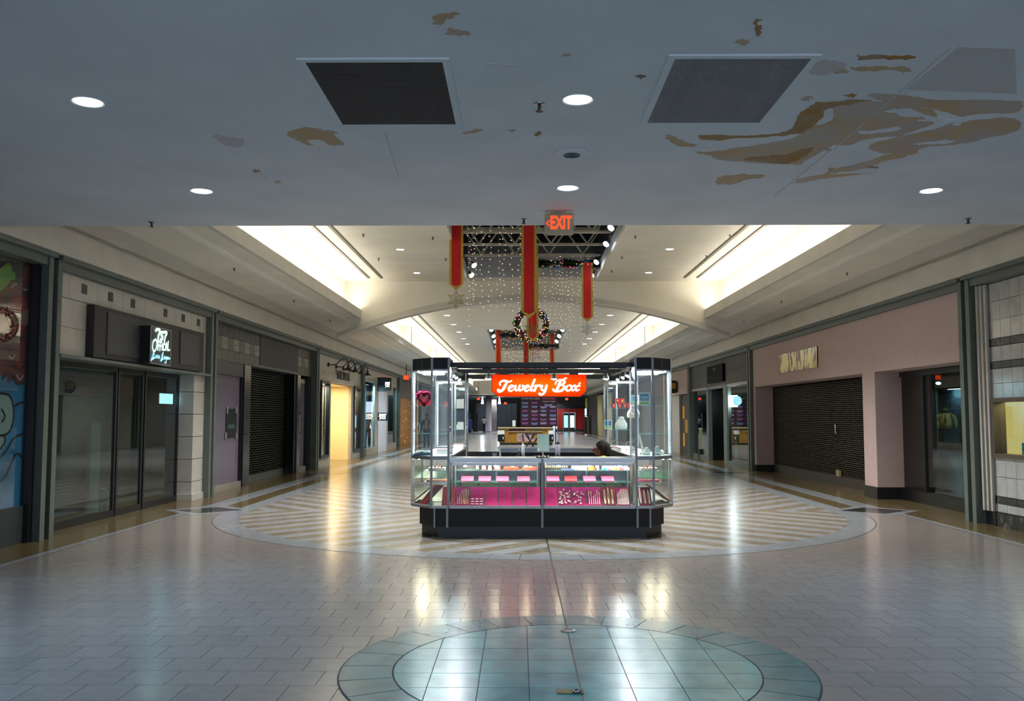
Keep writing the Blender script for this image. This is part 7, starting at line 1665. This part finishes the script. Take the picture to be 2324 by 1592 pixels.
def figure(label, loc, rz, h, skinm, topm, botm, hairm, hat=None, stride=.12, dress=False, jacket=None, longhair=False):
    s = h / 1.75; t = thing('person', label, 'person', loc); t.rotation_euler = (0, 0, rz)
    V = lambda x, y, z: (x * s, y * s, z * s)
    fy = stride
    J = {'pelvis': (V(0, 0, .95), .10 * s), 'belly': (V(0, 0, 1.1), .095 * s), 'chest': (V(0, .01, 1.3), (.14 * s, .09 * s)), 'neck0': (V(0, .01, 1.45), .06 * s), 'neck': (V(0, 0, 1.52), .045 * s), 'head': (V(0, -.02, 1.62), .08 * s), 'crown': (V(0, -.01, 1.70), .065 * s)}
    E = [('pelvis', 'belly'), ('belly', 'chest'), ('chest', 'neck0'), ('neck0', 'neck'), ('neck', 'head'), ('head', 'crown')]
    for k, q in (('l', -1), ('r', 1)):
        yk = fy * q
        J.update({'hip' + k: (V(q * .09, 0, .90), .085 * s), 'knee' + k: (V(q * .10, -abs(yk) * .4, .50), .058 * s), 'ank' + k: (V(q * .10, yk, .09), .04 * s), 'toe' + k: (V(q * .11, yk - .13, .035), .033 * s),
                  'sh' + k: (V(q * .18, .0, 1.42), .055 * s), 'elb' + k: (V(q * .25, .03, 1.14), .04 * s), 'wr' + k: (V(q * .27, -.05 - yk * .5, .90), .028 * s), 'hand' + k: (V(q * .27, -.07 - yk * .5, .84), (.035 * s, .018 * s))})
        E += [('pelvis', 'hip' + k), ('hip' + k, 'knee' + k), ('knee' + k, 'ank' + k), ('ank' + k, 'toe' + k), ('neck0', 'sh' + k), ('sh' + k, 'elb' + k), ('elb' + k, 'wr' + k), ('wr' + k, 'hand' + k)]
        for f in range(4):
            J['f%d%s' % (f, k)] = (V(q * .27 + (f - 1.5) * .012, -.08 - yk * .5, .77 + .01 * abs(f - 1.5)), .009 * s); E.append(('hand' + k, 'f%d%s' % (f, k)))
        J['th' + k] = (V(q * .245, -.11 - yk * .5, .82), .010 * s); E.append(('hand' + k, 'th' + k))
    skin_obj('body', J, E, skinm, t)
    # clothes grown from the same joints, a little fatter
    g = lambda n, e: (J[n][0], tuple((v + e) for v in (J[n][1] if isinstance(J[n][1], tuple) else (J[n][1], J[n][1]))))
    if dress:
        d = MB().lathe([(.02, 1.46), (.15, 1.42), (.16, 1.25), (.15, 1.08), (.19, .85), (.24, .4), (.25, .14)], (0, 0, 0), 18); d.v = [(a * s, b * s * .75, c * s) for a, b, c in d.v]; put('dress', d, topm, t, True, True)
        TJ = {n: g(n, .018) for n in ('chest', 'neck0', 'shl', 'shr', 'elbl', 'elbr')}; skin_obj('sleeves', TJ, [('chest', 'neck0'), ('neck0', 'shl'), ('neck0', 'shr'), ('shl', 'elbl'), ('shr', 'elbr')], topm, t)
    else:
        ns = ['pelvis', 'belly', 'chest', 'neck0', 'shl', 'shr']; ed = [('pelvis', 'belly'), ('belly', 'chest'), ('chest', 'neck0'), ('neck0', 'shl'), ('neck0', 'shr')]
        TJ = {n: g(n, .026 * s) for n in ns}
        for k in 'lr':
            a, b = Vector(J['sh' + k][0]), Vector(J['elb' + k][0])
            if jacket: TJ['elb' + k] = g('elb' + k, .022 * s); TJ['wr' + k] = g('wr' + k, .018 * s); ed += [('sh' + k, 'elb' + k), ('elb' + k, 'wr' + k)]
            else: TJ['slv' + k] = (tuple(a + (b - a) * .75), (.062 * s, .062 * s)); ed.append(('sh' + k, 'slv' + k))
        skin_obj('jacket' if jacket else 'shirt', TJ, ed, jacket or topm, t)
        if jacket: d = MB().slab([(-.045 * s, 1.0 * s), (.045 * s, 1.0 * s), (.05 * s, 1.42 * s), (-.05 * s, 1.42 * s)], (0, -.10 * s, 0), X3, Z3, .03); put('shirt_front', d, topm, t, False, True)
        LJ = {n: g(n, .02 * s) for n in ('pelvis', 'hipl', 'hipr', 'kneel', 'kneer', 'ankl', 'ankr')}
        skin_obj('trousers', LJ, [('pelvis', 'hipl'), ('pelvis', 'hipr'), ('hipl', 'kneel'), ('hipr', 'kneer'), ('kneel', 'ankl'), ('kneer', 'ankr')], botm, t)
    for k in 'lr':
        a = J['ank' + k][0]; put('shoe', MB().ball((a[0], a[1] - .05 * s, .045 * s), .06 * s, 8, 6, (.8, 1.8, .75)), 'black', t, True, True)
    hc = Vector((0, -.02 * s, 1.655 * s))
    put('hair', MB().ball(tuple(hc + Vector((0, .018, .03)) * s), .092 * s, 10, 8, (.95, 1.0, 1.05 if not longhair else 1.2)), hairm, t, True, True)
    for q in (-1, 1): put('eye', MB().ball((q * .03 * s, -.098 * s, 1.63 * s), .011 * s, 6, 4), 'white', t, True, True)
    put('nose', MB().ball((0, -.108 * s, 1.60 * s), .014 * s, 6, 4, (1, 1, 1.6)), skinm, t, True, True); put('mouth', MB().box(-.022 * s, .022 * s, -.103 * s, -.096 * s, 1.562 * s, 1.570 * s), flat('lips', '#5a2a26'), t, False, True)
    if longhair: put('long_hair', MB().ball((0, .06 * s, 1.52 * s), .10 * s, 10, 8, (1.1, .55, 1.8)), hairm, t, True, True)
    if hat: put('hat', MB().lathe([(.13 * s, 1.70 * s), (.135 * s, 1.712 * s), (.09 * s, 1.72 * s), (.085 * s, 1.79 * s), (.03 * s, 1.80 * s)], (0, -.01, 0), 16), hat, t, False, True)
    return t
Y = 88.5; figure('guard in a white shirt and dark trousers walking at the far end', (xP(1098.5, Y), Y, 0), .15, 1.6, 'skin', flat('shirt_white', '#c8ccd8', .7), flat('trouser_dark', '#12151c', .8), flat('hair_black', '#0c0a0a', .7))
Y = 90; figure('woman in a long blue dress standing at the far left end', (xP(1066, Y), Y, 0), -.3, 1.55, 'skin', flat('dress_blue', '#1f4a9a', .7), flat('trouser_dark', '#12151c'), flat('hair_black', '#0c0a0a'), stride=.03, dress=True, longhair=True)
Y = 46.8; figure('man in a dark jacket, orange shirt and hat behind the front left tower', (xP(969, Y), Y, 0), -.1, 1.72, flat('face_dark', '#3a2620', .6), flat('shirt_orange', '#a0602c', .7), flat('trouser_teal', '#16313a', .8), flat('hair_black', '#0c0a0a'), hat=flat('hat_dark', '#161c22', .7), stride=.04, jacket=flat('jacket_teal', '#153038', .8))
# seated clerk
Yk = K0 + 1.85
ckx, ckz = XZ(1358, 1018, Yk)
ck = thing('person', 'woman with long dark hair, glasses and a yellow shirt seated inside the kiosk', 'person', (ckx, Yk, 0))
hz = ckz - .01                                      # middle of the head
J = {'pelvis': ((.10, .05, hz - .72), (.15, .12)), 'belly': ((.09, .04, hz - .55), (.14, .11)), 'chest': ((.08, .03, hz - .36), (.15, .11)), 'neck0': ((.07, .03, hz - .165), .065), 'neck': ((.05, .02, hz - .115), .05), 'jaw': ((.0, .0, hz - .055), (.058, .052)), 'head': ((.015, .0, hz + .02), (.078, .068)), 'crown': ((.03, .0, hz + .08), (.06, .055)),
     'shl': ((.06, -.15, hz - .155), .058), 'elbl': ((-.02, -.20, hz - .50), .043), 'wrl': ((-.22, -.14, hz - .55), .03), 'handl': ((-.29, -.12, hz - .55), (.036, .02)),
     'shr': ((.09, .20, hz - .165), .058), 'elbr': ((.0, .26, hz - .50), .043), 'wrr': ((-.2, .2, hz - .55), .03), 'handr': ((-.27, .18, hz - .55), (.036, .02)),
     'hipl': ((.02, -.06, hz - .74), .095), 'kneel': ((-.36, -.10, hz - .72), .068), 'ankl': ((-.34, -.10, .10), .045), 'toel': ((-.47, -.10, .04), .035),
     'hipr': ((.02, .16, hz - .74), .095), 'kneer': ((-.36, .20, hz - .72), .068), 'ankr': ((-.34, .20, .10), .045), 'toer': ((-.47, .20, .04), .035)}
E = [('pelvis', 'belly'), ('belly', 'chest'), ('chest', 'neck0'), ('neck0', 'neck'), ('neck', 'jaw'), ('jaw', 'head'), ('head', 'crown')]
for k in 'lr':
    E += [('neck0', 'sh' + k), ('sh' + k, 'elb' + k), ('elb' + k, 'wr' + k), ('wr' + k, 'hand' + k), ('pelvis', 'hip' + k), ('hip' + k, 'knee' + k), ('knee' + k, 'ank' + k), ('ank' + k, 'toe' + k)]
    b = J['hand' + k][0]
    for f in range(4):
        J['g%d%s' % (f, k)] = ((b[0] - .075 + .008 * abs(f - 1.3), b[1] + (f - 1.5) * .018, b[2] - .012), .009); E.append(('hand' + k, 'g%d%s' % (f, k)))
    J['t' + k] = ((b[0] - .03, b[1] + (.04 if k == 'l' else -.04), b[2] + .004), .010); E.append(('hand' + k, 't' + k))
skin_obj('body', J, E, 'skin', ck)
g = lambda n, e: (J[n][0], tuple((v + e) for v in (J[n][1] if isinstance(J[n][1], tuple) else (J[n][1], J[n][1]))))
skin_obj('shirt', {n: g(n, .02) for n in ('pelvis', 'belly', 'chest', 'neck0', 'shl', 'elbl', 'shr', 'elbr')}, [('pelvis', 'belly'), ('belly', 'chest'), ('chest', 'neck0'), ('neck0', 'shl'), ('shl', 'elbl'), ('neck0', 'shr'), ('shr', 'elbr')], 'yellowshirt', ck)
skin_obj('trousers', {n: g(n, .018) for n in ('pelvis', 'hipl', 'kneel', 'ankl', 'hipr', 'kneer', 'ankr')}, [('pelvis', 'hipl'), ('hipl', 'kneel'), ('kneel', 'ankl'), ('pelvis', 'hipr'), ('hipr', 'kneer'), ('kneer', 'ankr')], flat('trouser_dark', '#12151c'), ck)
hb = MB().ball((.050, .0, hz + .046), .098, 14, 10, (1.0, .92, .95)); put('hair', hb, 'hair', ck, True, True)
hl_ = MB().ball((.11, .0, hz - .06), .10, 14, 10, (.85, 1.0, 1.75)); hair_o = put('long_hair', hl_, 'hair', ck, True, True)
lk = MB(); rk = random.Random(12)
for k in range(120):
    a = rk.uniform(-1, 1); f = rk.uniform(-.03, .05)         # a: side of the parting, f: how far forward the lock starts
    s_ = 1 if a > 0 else -1; b = abs(a)
    P = [(.03 + f, s_ * .006, hz + .125 - abs(f) * .3), (.02 + f * 1.1 + .03 * b, s_ * (.03 + .05 * b), hz + .10 - .03 * b), (.035 + f + .05 * b, s_ * (.075 + .03 * b), hz + .02), (.06 + f * .8 + .07 * rk.random(), s_ * (.06 + .05 * rk.random()), hz - .10), (.09 + .08 * rk.random(), s_ * (.03 + .09 * rk.random()), hz - .22 - .05 * rk.random())]
    lk.tube(smooth2(P, 4), .0095, 4)
put('hair_locks', lk, 'hair', hair_o, True, True)
fm = MB().ball((-.035, 0, hz - .012), .062, 12, 10, (.75, .95, 1.25)); put('face', fm, 'skin', ck, True, True)
put('nose', MB().ball((-.086, -.005, hz - .012), .016, 8, 6, (1.2, .9, 1.6)), 'skin', ck, True, True)
put('lips', MB().ball((-.073, -.006, hz - .052), .016, 8, 6, (.6, 1.1, .45)), flat('lips2', '#7a3a34'), ck, True, True)
for q in (-1, 1):
    put('eye', MB().ball((-.072, q * .028 - .006, hz + .012), .009, 8, 6), 'white', ck, True, True)
    put('glasses_lens', MB().lathe([(.022, -.088), (.022, -.084)], (0, q * .030 - .006, hz + .010), 14, 'X'), flat('lens_black', '#0a0a0c', .15), ck, False, True)
    put('glasses_temple', MB().tube([(-.084, q * .05 - .006, hz + .014), (.0, q * .072, hz + .014)], .004, 5), 'black', ck, False, True)
put('glasses_bridge', MB().tube([(-.088, -.012, hz + .014), (-.088, .004, hz + .014)], .004, 5), 'black', ck, False, True)
st = thing('stool', 'black swivel stool under the seated woman in the kiosk', 'stool', (ckx + .1, Yk + .05, 0))
sz = hz - .86
put('seat', MB().lathe([(.17, sz - .06), (.19, sz - .03), (.18, sz)], (ckx + .08, Yk + .05, 0), 18), 'black', st); put('column', MB().lathe([(.03, .05), (.03, sz - .06)], (ckx + .08, Yk + .05, 0), 10), 'steel', st); put('foot', MB().lathe([(.22, 0), (.22, .02), (.04, .05)], (ckx + .08, Yk + .05, 0), 18), 'steel', st)
